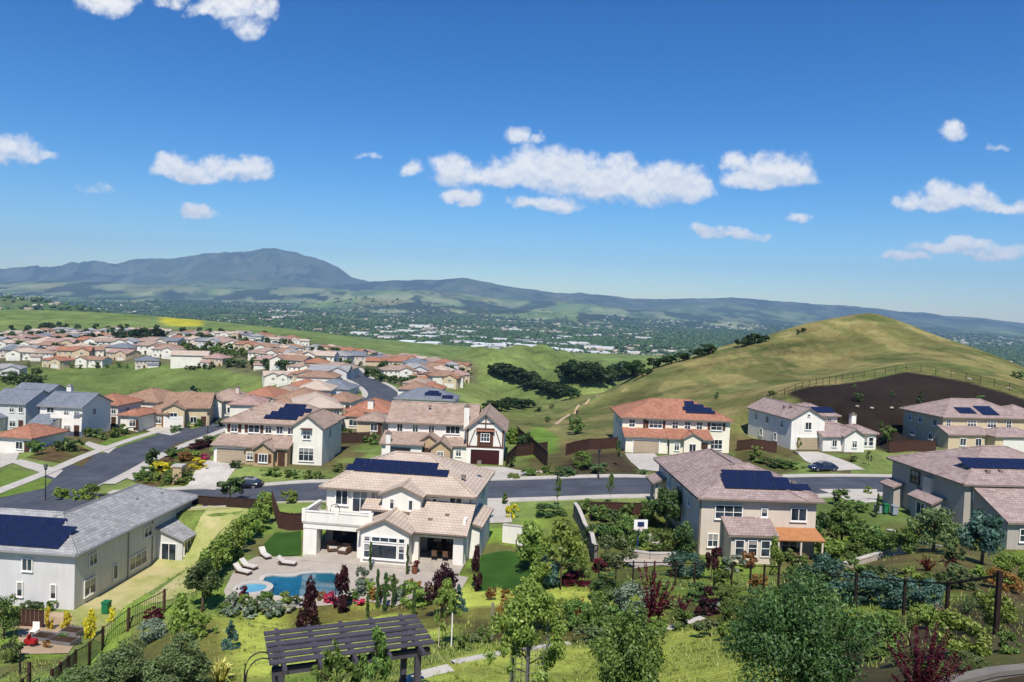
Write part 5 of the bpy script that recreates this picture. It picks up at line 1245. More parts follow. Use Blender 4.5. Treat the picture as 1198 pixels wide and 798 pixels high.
def plant_mesh(kind, leaf, lod, var):
    """unit plants: 1 wide, 1 high. lod = leaves' fineness (about the plant's width in photo pixels)"""
    key = (kind, leaf, lod, var)
    if key in _pm: return _pm[key]
    seed = (hash((len(kind)*7+ord(kind[0])*3+ord(kind[-1]), lod))+var*101) % 99991; rng = np.random.RandomState(seed); mat = LEAF[leaf]; trunk = None
    a = {12: 0.10, 30: 0.062, 60: 0.036, 120: 0.0205, 200: 0.0125}[lod]; b = a*0.55
    tot = {12: 260, 30: 850, 60: 2600, 120: 10000, 200: 26000}[lod]; ncl = {12: 12, 30: 20, 60: 34, 120: 60, 200: 100}[lod]
    if kind == 'tree':
        c = dome_pts(rng, ncl, 0.40, 0.40, 0.54, -0.85, 0.09, 0.45); r = 0.115*(0.7+0.7*rng.rand(ncl))
        me = clumps_mesh('crown', seed, c, r, tot/ncl, a, b, mat)
        t = MB(); pts = [(0, 0, -0.1), (0.01, 0.01, 0.2), (0.0, 0.02, 0.45), (0.02, 0.0, 0.75)]; t.tube(pts, [0.035, 0.028, 0.02, 0.006], 7)
        for q in c[:9]: t.tube([(0.0, 0.0, 0.3+0.15*rng.rand()), (q[0]*0.5, q[1]*0.5, 0.42+0.4*(q[2]-0.42)), (q[0]*0.95, q[1]*0.95, q[2])], [0.014, 0.009, 0.003], 5)
        trunk = t.mesh('trunk', BARKM, True)
    elif kind == 'sapling':
        c = []; r = []
        for k in range(ncl):
            z = 0.38+0.6*rng.rand(); w = 0.42*math.sin(min(1, (1.03-z)/0.5)*PI/2)*(0.4+0.6*rng.rand()); an = rng.rand()*2*PI; c.append((w*math.cos(an), w*math.sin(an), z)); r.append(0.075*(0.6+0.8*rng.rand()))
        me = clumps_mesh('crown', seed, c, r, tot*0.6/ncl, a, b, mat, squash=0.9, shell=0.1)
        t = MB().tube([(0, 0, -0.1), (0.008, 0, 0.3), (0, 0.008, 0.6), (0.01, 0, 0.97)], [0.014, 0.012, 0.009, 0.003], 6)
        for q in c[:14]: t.tube([(0, 0, q[2]-0.16), (q[0]*0.6, q[1]*0.6, q[2]-0.05), q], [0.007, 0.005, 0.002], 4)
        trunk = t.mesh('trunk', BARKM, True)
    elif kind == 'bush':
        c = dome_pts(rng, ncl, 0.40, 0.44, 0.42, -0.9, 0.08, 0.5); c = [(x, y, max(z, 0.06)) for x, y, z in c]; r = 0.115*(0.7+0.7*rng.rand(ncl))
        me = clumps_mesh('shrub', seed, c, r, tot/ncl, a, b, mat)
    elif kind == 'mound':
        c = dome_pts(rng, ncl, 0.42, 0.7, 0.10, -0.05, 0.06, 0.6); r = 0.12*(0.7+0.6*rng.rand(ncl))
        me = clumps_mesh('shrub', seed, c, r, tot/ncl, a, b, mat, 0.5)
    elif kind == 'upright':
        c = []; r = []
        for k in range(ncl):
            z = 0.04+0.94*rng.rand(); w = 0.42*math.sin(PI*min(0.98, 0.22+0.78*z))**0.7*(0.35+0.65*rng.rand()**0.5); an = rng.rand()*2*PI; w *= 0.72+0.42*math.sin(2*an+7*z+var*2.1)*math.cos(an-4*z+var); c.append((w*math.cos(an), w*math.sin(an), z)); r.append(0.125*(0.6+0.8*rng.rand()))
        me = clumps_mesh('shrub', seed, c, r, tot*1.7/ncl, a*0.9, b*0.9, mat, squash=1.2)
    elif kind == 'column':
        c = []; r = []
        for k in range(ncl): z = 0.03+0.95*(k+rng.rand())/ncl; w = 0.20*math.sin(PI*min(0.97, 0.25+0.74*z))**0.6*rng.rand()**0.4; an = rng.rand()*2*PI; c.append((w*math.cos(an), w*math.sin(an), z)); r.append(0.24)
        me = clumps_mesh('column_crown', seed, c, r, tot*1.3/ncl, a, b*1.6, mat, 0.6, squash=0.22)
    elif kind == 'cone':
        c = []; r = []
        for k in range(ncl): z = 0.03+0.95*((k+rng.rand())/ncl)**1.3; w = 0.44*(1.02-z)*(0.5+0.5*rng.rand()); an = rng.rand()*2*PI; c.append((w*math.cos(an), w*math.sin(an), z)); r.append(0.05+0.09*(1-z))
        me = clumps_mesh('conifer', seed, c+c, r+r, tot*1.1/ncl, a*1.1, b, mat, 0.1, squash=0.6)
    elif kind == 'feather':     # upright shoots set with leaves
        ns = {12: 12, 30: 18, 60: 30, 120: 44, 200: 60}[lod]; npl = int(tot*0.75/ns); Cs, Ns = [], []
        for k in range(ns):
            an = rng.rand()*2*PI; lean = 0.46*rng.rand()**0.6; hgt = (0.5+0.5*rng.rand())*(1.0-0.35*lean); f_ = rng.rand(npl)**0.8
            ax_ = np.stack([lean*f_**1.3*math.cos(an), lean*f_**1.3*math.sin(an), hgt*f_], 1); Cs.append(ax_+rng.normal(size=(npl, 3))*np.array([0.022, 0.022, 0.02])*(1.25-f_)[:, None]); Ns.append(rng.normal(size=(npl, 3))+np.array([0, 0, 0.5]))
        C_ = np.concatenate(Cs); N_ = np.concatenate(Ns); N_ /= np.linalg.norm(N_, axis=1)[:, None]; V, Q, rd = leaf_quads(rng, C_, N_, rng.rand(len(C_))*0.9, a*0.9, b*0.6)
        me = np_mesh('shrub', V, Q, mat, {'rnd': ('FACE', 'FLOAT', rd)})
    elif kind == 'spiky':
        rng2 = rng; V = []; Q = []; rd = []; nb = {12: 20, 30: 36, 60: 60, 120: 90, 200: 120}[lod]
        for k in range(nb):
            an = rng.rand()*2*PI; le = 0.35+0.2*rng.rand(); tilt = rng.rand()**0.7; d = np.array([math.cos(an), math.sin(an), 0]); s = np.array([-d[1], d[0], 0])*0.025
            p0 = d*0.03; p1 = d*le*0.5*tilt+np.array([0, 0, 0.75-0.2*tilt])*(0.6+0.5*rng.rand()); p2 = d*(le*0.95)*tilt+np.array([0, 0, 0.95-0.55*tilt*tilt])*(0.7+0.3*rng.rand())
            o = len(V); V += [p0-s, p0+s, p1+s*0.9, p1-s*0.9, p2+s*0.1, p2-s*0.1]; Q += [(o, o+1, o+2, o+3), (o+3, o+2, o+4, o+5)]; q = rng.rand(); rd += [q, q]
        me = np_mesh('rosette', V, Q, mat, {'rnd': ('FACE', 'FLOAT', rd)})
    elif kind == 'oak':
        c = dome_pts(rng, ncl, 0.40, 0.40, 0.50, -0.8, 0.1, 0.55); r = 0.13*(0.7+0.7*rng.rand(ncl))
        me = clumps_mesh('crown', seed, c, r, tot/ncl, a*1.2, b*1.2, mat)
        trunk = MB().tube([(0, 0, -0.15), (0.01, 0, 0.5)], [0.04, 0.02], 6).mesh('trunk', BARKM, True)
    _pm[key] = (me, trunk); return _pm[key]
NAMES = {'tree': 'tree', 'sapling': 'young_tree', 'bush': 'shrub', 'mound': 'shrub', 'upright': 'tall_shrub', 'column': 'cypress', 'cone': 'spruce', 'feather': 'shrub', 'spiky': 'flax_plant', 'oak': 'oak_tree'}
CATS = {'tree': 'tree', 'sapling': 'tree', 'bush': 'bush', 'mound': 'bush', 'upright': 'bush', 'column': 'cypress', 'cone': 'spruce', 'feather': 'bush', 'spiky': 'plant', 'oak': 'oak tree'}
_vc = [0]
prng = random.Random(11)
def plant_at(kind, leaf, x, y, w, h, label, z=None, lod=None, group=None, name=None, cat=None):
    z = gz(x, y)-0.03 if z is None else z
    pxw = max(w, h*0.7)/y*FPX*0.86
    lod = lod or (12 if pxw < 15 else 30 if pxw < 34 else 60 if pxw < 75 else 120 if pxw < 125 else 200)
    _vc[0] += 1; me, tr = plant_mesh(kind, leaf, lod, _vc[0] % (3 if lod < 120 else 2))
    if tr is None: o = link(name or NAMES[kind], me)
    else:
        o = empty(name or NAMES[kind]); link('crown', me, o); link('trunk', tr, o)
    o.location = (x, y, z); o.scale = (w, w, h); o.rotation_euler = (0, 0, prng.random()*2*PI)
    tag(o, label, cat or CATS[kind], group); return o
def plant(kind, leaf, u, v, wpx, hpx, label, Y=None, **k):
    """plant whose foot shows at (u, v), wpx wide and hpx high in the photograph"""
    if Y: x, y, z = P(u, v, Y); z = gz(x, y)
    else: x, y, z = hit(u, v)
    s = y/FPX; return plant_at(kind, leaf, x, y, wpx*s, hpx*s*1.02, label, **k)

PL = [
 *[('bush',('mid','dark','olive','bright')[i%4],(1000,1022,1044,1066,1088,1110,1132,1012,1036,1060,1120,1150)[i],(674,678,682,684,686,688,690,690,694,698,676,680)[i],34,22,'%s shrub between the stone seat wall and the heavy fence'%('green','dark','olive','yellow green')[i%4]) for i in range(12)],
 *[('mound',('mid','olive')[i%2],(905,930,955,985,1035,1060,1095,1140)[i],(740,748,752,762,770,776,790,782)[i],52,22,'low %s groundcover shrub round the dark red bush'%('green','olive')[i%2]) for i in range(8)],
 *[('bush',('mid','greyg','bright','olive','dark')[i%5],262+i*10,719-(i%3)*5,24,18+6*(i%2),'%s shrub below the pool terrace edge'%('green','silvery','yellow green','olive','dark')[i%5]) for i in range(9)],
 *[('bush',('bright','mid','olive')[i%3],(690,720,742,770,800,826,850,872,690,716,846,880,905)[i],(726,732,726,742,736,744,750,756,752,760,690,716,712)[i],30+4*(i%3),26,'%s shrub between the smoke tree and the fence'%('yellow green','green','olive')[i%3]) for i in range(13)],
 ('bush','bright',630,688,44,38,'yellow green rounded shrub at the right edge of the dark turf'),('bush','mid',672,676,40,40,'mid green shrub left of the round dark red shrubs'),
 *[('bush',('mid','greyg','bright','rust','dark')[i%5],412+i*9,703-(i%3)*6,22,16+4*(i%2),'%s shrub among the cypresses below the terrace'%('green','silvery','yellow green','rusty','dark')[i%5]) for i in range(10)],
 *[('mound',('mid','olive','dark','greyg')[i%4],(760,790,812,842,870,900,720,930,955,560,600,700,745,880)[i],(716,712,704,716,712,728,700,728,736,752,754,748,752,742)[i],34,14,'low %s mound of groundcover on the near slope'%('green','olive','dark','silvery')[i%4]) for i in range(14)],
 *[('feather',('mid','tan','olive')[i%3],(985,1012,1040,1066,1098,1130,1150,1180,1015,1140)[i],(745,752,742,738,728,718,712,716,775,790)[i],34,26,'wispy %s shrub on the bark slope at the right'%('green','straw coloured','olive')[i%3]) for i in range(10)],
 ('tree','bright',622,668,52,62,'yellow green tree between dark turf and the block retaining wall'),
 ('bush','bright',72,588,26,24,'bright green bush on the verge behind the grey house roof'),('bush','bright',92,589,24,22,'bright green bush on the verge behind the grey house roof'),('bush','bright',109,587,26,24,'bright green bush on the verge behind the grey house roof'),
 *[(('bush','bush','mound')[i%3],('mid','dark','bright','olive','purple','mid')[i%6],165+i*7.5+(i%2)*4,562-i*4.3+(i%3)*5,26,13,'low %s shrub filling the planted bed by the curving road'%('green','dark','yellow green','olive','purple','green')[i%6]) for i in range(11)],
 *[('bush',('mid','bright','dark')[i%3],196+i*5,566-(i%2)*5,20,11,'%s low shrub near the stone pillar'%('green','yellow green','dark')[i%3]) for i in range(5)],
 ('bush','mid',968,618,34,24,'green bush in the dense planting right of the tan house'),('bush','dark',992,626,40,30,'green bush in the dense planting right of the tan house'),('bush','bright',1012,632,36,24,'green bush in the dense planting right of the tan house'),('bush','mid',1000,660,44,30,'green bush in the dense planting right of the tan house'),('bush','mid',1022,640,34,28,'green bush in the dense planting right of the tan house'),('bush','dark',1045,640,26,22,'green bush in the dense planting right of the tan house'),
 ('bush','mid',762,612,34,34,'green bush in front of the fence left of the tan house'),('bush','mid',736,610,30,24,'green bush in front of the fence left of the tan house'),('bush','dark',706,632,30,26,'green bush right of the block retaining wall'),('bush','bright',660,632,30,24,'yellow green bush left of the block retaining wall'),
 ('bush','mid',910,720,40,26,'green bush below the wire fence, beside the big dark tree'),('bush','olive',890,706,34,22,'olive bush below the wire fence, beside the big dark tree'),
 ('bush','mid',700,712,36,24,'low green bush below the round dark red shrubs'),
 ('bush','mid',420,556,20,12,'green bush before the white house roof'),('bush','mid',395,552,18,12,'green hedge bush right of the cream house hedge'),
 ('bush','dark',750,556,16,9,'dark low bush beside the orange roofed house driveway'),('bush','mid',790,552,22,10,'green low bush on the verge right of the orange roofed house driveway'),('bush','mid',830,548,26,10,'green low bush on the verge before the orange roofed house'),('bush','olive',850,540,22,12,'olive bush right of the orange roofed house front'),
 # lower left: shrubs before the grey house
 ('bush','olive',140,812,95,72,'large grey green shrub spilling over the brown fence at lower left'),
 ('bush','olive',205,822,100,84,'large grey green shrub at the bottom edge left of the flax'),
 ('bush','mid',92,822,62,50,'mid green shrub below the brown garden fence'),
 ('bush','olive',60,830,60,45,'grey green shrub in the lower left corner'),
 ('tree','dark',236,716,56,62,'rounded dark green tree at the end of the hedge by the spa'),
 ('upright','bright',210,748,38,50,'yellow green upright shrub below the dark tree by the spa'),
 ('bush','bright',234,746,34,34,'yellow green bush right of the burgundy shrub'),
 ('bush','greyg',176,752,40,34,'silvery grey shrub behind the large olive shrubs'),
 ('bush','red',180,727,28,20,'burgundy shrub at the top end of the brown fence'),
 ('upright','yellow',106,746,22,30,'bright yellow shrub beside the brown fence'),
 ('upright','yellow',77,738,18,22,'bright yellow shrub in the middle of the vegetable garden'),
 ('upright','yellow',57,736,14,24,'bright yellow shrub by the wooden screen'),
 ('upright','yellow',130,728,12,18,'small yellow shrub by the green bin'),
 ('bush','dark',40,712,28,12,'low clipped dark hedge bush against the grey house front'),
 ('bush','mid',58,716,16,16,'mid green bush at the grey house front below the windows'),
 ('tree','mid',5,748,36,58,'mid green tree at the left border below the grey house'),
 ('bush','mid',14,775,30,36,'mid green bush at the left border beside the garden patio'),
 ('bush','mid',52,748,16,10,'leafy vegetables in the raised bed by the wooden screen'),('bush','mid',72,752,20,12,'leafy vegetables in the raised bed by the brown fence'),
 ('bush','rust',55,758,14,12,'rust coloured bush by the raised beds'),
 # hedge beside the dry yard
 *[('upright','bright',311-i*9.0,613+i*9.4,27+i*1.3,32+i*1.3,'yellow green hedge shrub beside the dry yard') for i in range(9)],
 # pool garden
 ('bush','greyg',270,722,26,16,'pale silvery shrub below the spa'),('bush','greyg',292,722,26,14,'pale silvery shrub in the row below the pool'),('bush','greyg',318,722,30,26,'pale silvery shrub in the row below the pool'),('bush','white',338,716,22,14,'white flowering shrub in the row below the pool'),
 ('upright','purple',361,734,34,52,'dark purple leafed plum tree left of the pergola ridge'),
 ('upright','purple',401,716,30,50,'dark purple leafed plum tree between pool and columnar cypresses'),
 ('feather','red',392,712,18,26,'dark red wispy shrub beside the pool corner'),
 ('bush','pink',386,705,22,14,'pink flowering bush beside the pool corner'),('bush','rust',374,702,18,14,'rusty bush beside the pool coping'),('bush','pink',420,708,16,10,'pink flowering bush behind the cypresses'),('bush','greyg',424,686,22,26,'pale grey green shrub at the edge of the pool terrace'),
 ('column','dark',430,724,7,30,'slim columnar cypress in the row below white house'),('column','dark',441,712,8,46,'slim columnar cypress in the row below white house'),('column','dark',450,716,9,46,'slim columnar cypress in the row below white house'),('column','dark',460,711,8,40,'slim columnar cypress in the row below white house'),('column','dark',484,722,8,32,'slim columnar cypress in the row below white house'),('column','dark',472,708,7,26,'slim columnar cypress in the row below white house'),
 ('column','dark',433,668,6,34,'slim cypress left of the big gable window of the white house'),('column','dark',476,673,6,36,'slim cypress right of the big gable window of the white house'),
  ('bush','bright',484,712,34,34,'yellow green bush right of the columnar cypresses'),('bush','mid',466,700,20,18,'mid green bush behind the columnar cypresses'),('bush','mid',497,708,24,22,'mid green bush beside the round purple tree'),
 ('tree','purple',517,722,50,66,'round dark purple tree in front of the right covered patio'),
 ('upright','purple',557,692,20,50,'narrow dark red tree at the corner of the white house'),
 ('cone','blueg',536,716,22,34,'blue green spruce beside the round purple tree'),
 ('cone','blueg',270,758,27,33,'small blue spruce on the lawn left of the pergola'),
 ('spiky','blade',257,800,58,36,'yellow striped flax with sword leaves at the bottom left of the pergola'),
 ('sapling','bright',521,757,44,78,'staked young tree with yellow green leaves right of the pergola'),
 ('bush','mid',543,760,26,20,'low green bush beside the staked young tree'),('bush','mid',566,752,24,24,'low green bush beside the wooden post on the lawn'),
 ('bush','rust',575,702,18,18,'rust tinged bush on the lawn below the dark turf'),('bush','rust',592,703,20,16,'rust tinged bush on the lawn below the dark turf'),('mound','lime',497,696,20,7,'low yellow groundcover patch at the end of the patio'),
 ('bush','lime',505,690,14,8,'lime bush at the end of the pool terrace'),
 # pergola foreground
 ('sapling','mid',392,850,70,104,'leafy young tree in front of the pergola on its left'),('sapling','mid',438,832,60,98,'leafy young tree in front of the pergola near its middle'),
 ('sapling','bright',617,822,118,138,'young tree with bright crown growing out of a wire cage'),
 ('bush','bright',600,742,42,52,'bright green leafy shrub behind the caged tree at left'),('bush','bright',640,736,56,48,'bright green leafy shrub behind the caged tree'),('bush','mid',672,738,44,44,'mid green leafy shrub right of the caged tree'),('feather','rust',677,728,30,36,'rusty tipped shrub behind the shrubs by the caged tree'),('bush','rust',588,738,22,40,'rust coloured shrub left of the caged tree'),
 ('bush','mid',694,742,34,46,'mid green shrub above the leafy green young tree'),
 ('tree','mid',735,840,112,136,'leafy green young tree at the bottom centre right'),
 ('bush','dark',640,772,24,16,'small dark bush at the foot of the caged tree'),
 # middle slope
 ('sapling','bright',656,690,70,80,'tall yellow green tree right of the dark turf'),('bush','blueg',640,686,48,44,'blue green bush below the tall yellow green tree'),('tree','bright',668,660,40,44,'yellow green tree beside the block retaining wall'),
 ('mound','red',672,684,42,22,'round dark red shrub on the slope below the block wall'),('mound','red',702,668,28,20,'round dark red shrub at the bottom of the block wall'),
 ('mound','dark',705,690,42,24,'dark green mounded shrub beside the round red shrubs'),
 ('bush','greyg',738,726,58,52,'grey green rounded shrub left of the dark red smoke tree'),('bush','olive',718,722,36,36,'olive shrub beside the grey green rounded shrub'),
 ('feather','red',762,738,64,86,'dark red smoke tree with upright shoots on the slope'),('mound','purple',828,719,36,32,'round purple shrub in front of the wire fence'),('feather','red',798,722,30,28,'low dark red shrub beside the round purple shrub'),
 ('bush','mid',858,733,42,38,'mid green bush beside the big dark tree'),('bush','dark',815,696,30,18,'low green bush along the wire fence'),('bush','mid',770,700,36,20,'low green bush along the wire fence'),('bush','mid',850,704,40,24,'low green bush along the wire fence'),
 ('bush','mid',728,640,44,46,'mid green bush between block wall and basketball hoop'),('bush','olive',716,664,52,48,'olive bush in front of the basketball hoop'),('bush','dark',722,622,36,34,'dark green bush beside the fence above the ball court'),('bush','mid',700,610,34,24,'mid green bush by the top of the block wall'),('bush','dark',690,640,24,30,'dark green bush against the right side of the block wall'),('bush','mid',750,638,30,24,'green bush behind the basketball hoop'),
 ('tree','dark',780,622,46,60,'dark green tree against the shaded side of the tan house'),('bush','dark',802,652,44,52,'dark green bush at the corner of the tan house'),('bush','mid',775,648,40,36,'mid green bush beside the seat wall of the ball court'),('bush','blueg',800,676,60,34,'blue green shrub behind the wire fence near the tan house'),
 ('tree','purple',832,680,20,46,'small round purple tree in front of the tan house window'),
 ('bush','greyg',856,668,30,26,'grey green shrub below the tan house bay'),('bush','rust',875,664,24,24,'rust tinged shrub below the tan house bay'),('upright','bright',905,672,22,40,'yellow green shrub below the orange patio cover'),('bush','mid',930,672,36,34,'green shrub below the orange patio cover'),('bush','rust',888,690,30,22,'rust tinged low shrub behind the wire fence'),
 # right foreground
 ('tree','dark',930,850,176,196,'big dark green bushy tree at the bottom right of centre'),('bush','dark',880,760,70,60,'dark green bush at the left foot of the big dark tree'),
 ('bush','mid',1030,756,66,50,'light green broad leaved shrub right of the big dark tree'),('bush','bright',1118,768,76,66,'light green broad leaved shrub above the dark red bush'),('bush','bright',1085,735,40,34,'light green shrub beside the fence post'),('bush','bright',1168,738,56,56,'bright green rounded shrub behind the heavy fence post'),('bush','mid',1180,764,34,30,'mid green low plant below the heavy fence post'),
 ('feather','red',1075,832,112,112,'dark red bush with upright shoots at the lower right'),
 ('bush','blueg',960,690,64,50,'blue green shrub in the row behind the heavy fence'),('bush','blueg',1005,706,70,48,'blue green shrub in the row behind the heavy fence'),('bush','blueg',1050,712,60,46,'blue green shrub in the row behind the heavy fence'),('bush','blueg',1085,714,48,44,'blue green shrub in the row behind the heavy fence'),('bush','dark',930,706,60,48,'dark green shrub left of the blue green row'),
 ('feather','red',1085,668,34,20,'red flowering shrub behind the heavy fence'),('feather','red',1110,672,26,24,'red flowering shrub behind the heavy fence'),
 ('bush','rust',1170,690,50,30,'brownish shrub behind the heavy fence at the right'),
 # yards of the tan and the big mauve roofed house
 ('tree','mid',985,640,50,54,'mid green tree between tan house and the large house'),('bush','mid',1010,648,54,46,'mid green bush between tan house and the large house'),('bush','bright',975,660,50,38,'yellow green bush right of the orange patio cover'),('bush','mid',1035,652,46,34,'mid green bush above the curved seat wall'),('bush','mid',1060,648,44,38,'mid green bush above the curved seat wall'),('bush','dark',960,640,30,44,'dark green bush at the right corner of the tan house'),('bush','rust',1058,632,18,16,'rust coloured bush on the lawn by the large house'),
 ('tree','olive',1092,646,62,62,'olive green tree in front of the large house at left'),('tree','blueg',1148,660,66,66,'grey blue green tree in front of the large house at right'),('bush','bright',1185,684,50,44,'yellow green shrub at the right border below the large house'),('bush','dark',1118,660,34,24,'dark green bush below the olive tree'),
 ('bush','mid',985,590,34,20,'green bush by the pale concrete apron'),('bush','mid',1005,598,28,16,'green bush by the pale concrete apron'),('upright','dark',1026,606,8,26,'dark narrow shrub at the corner of the large house'),('bush','bright',1015,578,14,10,'lime bush on the verge by the apron'),
 # verge of the street
 ('sapling','mid',652,592,14,34,'young street tree on the near verge right of the white house'),('sapling','mid',714,590,12,36,'young street tree on the near verge left of the tan house'),
 ('tree','dark',269,588,34,34,'dark round street tree in front of the parked dark car'),('bush','bright',312,590,22,20,'yellow green bush at the street fence'),('bush','bright',338,588,26,18,'yellow green bush behind the white house roof'),('bush','dark',640,604,44,18,'dark clipped bush on the verge right of the white house'),('bush','yellow',598,606,18,22,'yellow bush at the driveway of the white house'),('bush','mid',682,600,26,18,'green bush on the verge'),('bush','bright',690,594,18,12,'yellow green bush on the verge'),('upright','mid',590,590,12,14,'green bush at the end of the driveway'),
 # second row front gardens
 *[('bush','mid',312+i*12,557+i*0.8,16,12,'green hedge bush along the front of the cream house') for i in range(6)],
 ('bush','dark',276,548,18,12,'dark green bush at the garage of the cream house'),('bush','pink',240,538,16,8,'magenta groundcover by the stone pillar'),
 ('bush','yellow',190,553,30,17,'yellow shrub in the planted bed by the curving road'),('bush','rust',215,541,24,16,'rust shrub in the planted bed by the curving road'),('bush','mid',170,560,28,16,'green shrub in the planted bed by the curving road'),('tree','dark',178,553,24,28,'dark green tree in the planted bed by the curving road'),('bush','mid',215,560,26,14,'green shrub in the planted bed by the curving road'),('bush','yellow',232,548,22,14,'yellow shrub in the planted bed by the curving road'),('bush','purple',230,527,26,12,'purple shrub in the planted bed by the curving road'),('bush','dark',205,535,30,14,'dark shrub in the planted bed by the curving road'),('bush','mid',245,520,20,12,'green shrub in the planted bed by the curving road'),('bush','mid',200,560,22,13,'green shrub in the planted bed by the curving road'),
 ('bush','mid',618,556,24,10,'green bush beside the tudor house driveway'),('bush','mid',640,553,20,10,'green bush beside the tudor house driveway'),('bush','dark',600,546,14,14,'dark bush beside the maroon garage'),('bush','bright',600,560,20,8,'yellow green bush by the sidewalk below the tudor house'),
 ('bush','mid',680,546,40,22,'green bush on the bark bank left of the orange roofed house'),('bush','olive',700,553,28,14,'olive bush on the bark bank left of the orange roofed house'),('bush','dark',660,556,36,12,'dark bush on the bark bank by the sidewalk'),('sapling','dark',723,546,12,30,'dark young tree on the bark bank left of the driveway'),
 ('bush','dark',612,528,22,28,'dark bush at the foot of the leaning fence'),('bush','mid',672,508,26,26,'green bush beside the lamp post on the hill foot'),
 ('bush','mid',885,540,26,12,'green bush on the bank left of the white gabled house'),('bush','dark',905,546,34,12,'dark green bush on the bank left of the white gabled house'),('bush','bright',886,531,14,12,'yellow green bush on the bank left of the white gabled house'),('bush','mid',925,548,30,10,'green bush on the bank above the dark blue car'),
 ('sapling','bright',934,533,9,22,'small bright tree beside the grey garage of the white gabled house'),('tree','mid',1038,520,20,26,'green tree between the white gabled and beige houses'),('sapling','dark',1016,545,8,18,'tiny street tree right of the dark blue car'),('bush','mid',1000,540,16,8,'low green bush in front of the white gabled house'),
 # bark slope
 ('bush','dark',1003,470,14,14,'dark bush high on the bark slope, left side'),('bush','dark',1076,472,9,16,'dark narrow bush on the bark slope'),('bush','dark',1044,464,6,8,'small bush on the bark slope'),('bush','mid',1146,470,10,10,'green bush on the bark slope above the solar squares'),('bush','mid',1030,500,8,8,'small green bush low on the bark slope'),('bush','mid',1000,455,6,6,'tiny bush at the upper edge of the bark slope'),('bush','olive',1190,442,20,10,'grey bush on the hill at the right border'),
 # hill
 ('bush','dark',838,466,8,8,'small dark bush on the straw coloured hill above the orange roof'),('bush','dark',903,462,12,6,'dark bush on the hill behind the white gabled house roof'),('bush','olive',628,482,14,9,'grey bush on the left flank of the hill'),('bush','olive',645,478,10,6,'grey bush on the left flank of the hill'),('bush','olive',640,494,12,9,'grey bush on the left flank of the hill'),
]
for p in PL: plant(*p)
LEAF['wood'] = leafmat('woodland_leaves', hexl('26361f'), hexl('4a5f36'), .15)
# ------------------------------------------------------------------ houses across the curving road and the neighbourhood beyond
def suburban(label, u, v, wpx, d, rz, rmat, wmat, h=5.4, kind='hip', front='garage', side=1, pitch=0.42, name='house', group=None, fas=FASCIA, gar=GARAGE_W, x=None, y=None, w=None, trim=FRAME, detail=True):
    if x is None: x, y, z = hit(u, v); w = wpx*y/FPX
    z = min(gz(x, y), gz(x, y+d*0.5))+0.05
    H_ = House(name, label, (x, y, z), rz, wmat, rmat, fas, group); H_.sink = 3.0
    hw = w/2
    H_.wing(-hw, hw, 0, d, h, kind, pitch, 0.5)
    fw = w*0.46; a, b = (-hw+0.2, -hw+0.2+fw) if side > 0 else (hw-0.2-fw, hw-0.2)
    if front == 'garage':
        H_.wing(a, b, -2.6, 0.1, 2.7, 'sf', 0.42, 0.4); H_.garage('F', -2.6, (a+b)/2, min(4.6, fw-0.8), 2.1, gar)
    elif front == 'gable':
        H_.wing(a, b, -1.8, d*0.5, h-0.1, 'gy', 0.5, 0.4); H_.garage('F', -1.8, (a+b)/2, min(4.4, fw-0.8), 2.1, gar); H_.win('F', -1.8, (a+b)/2, h-2.0, 1.4, 1.1)
    elif front == 'hip':
        H_.wing(a, b, -2.4, 2, 2.7, 'hip', 0.42, 0.4); H_.win('F', -2.4, (a+b)/2, 0.8, 1.6, 1.2)
    if detail:
        c, e = (b+0.2, hw) if side > 0 else (-hw, a-0.2)
        if h > 4:
            n = 2 if w < 10 else 3
            for k in range(n): H_.win('F', 0, c+(e-c)*(k+0.5)/n, h-1.9, 1.0, 1.15)
            if front == 'garage': H_.win('F', 0, (a+b)/2, h-1.55 if h < 5 else h-1.4, 1.4, 1.0)
            H_.win('R', hw, d*0.4, h-1.9, 1.0, 1.1); H_.win('L', -hw, d*0.4, h-1.9, 1.0, 1.1)
        H_.win('F', 0, c+(e-c)*0.3, 0.7, 1.3, 1.3); H_.door('F', 0, c+(e-c)*0.75)
    return H_
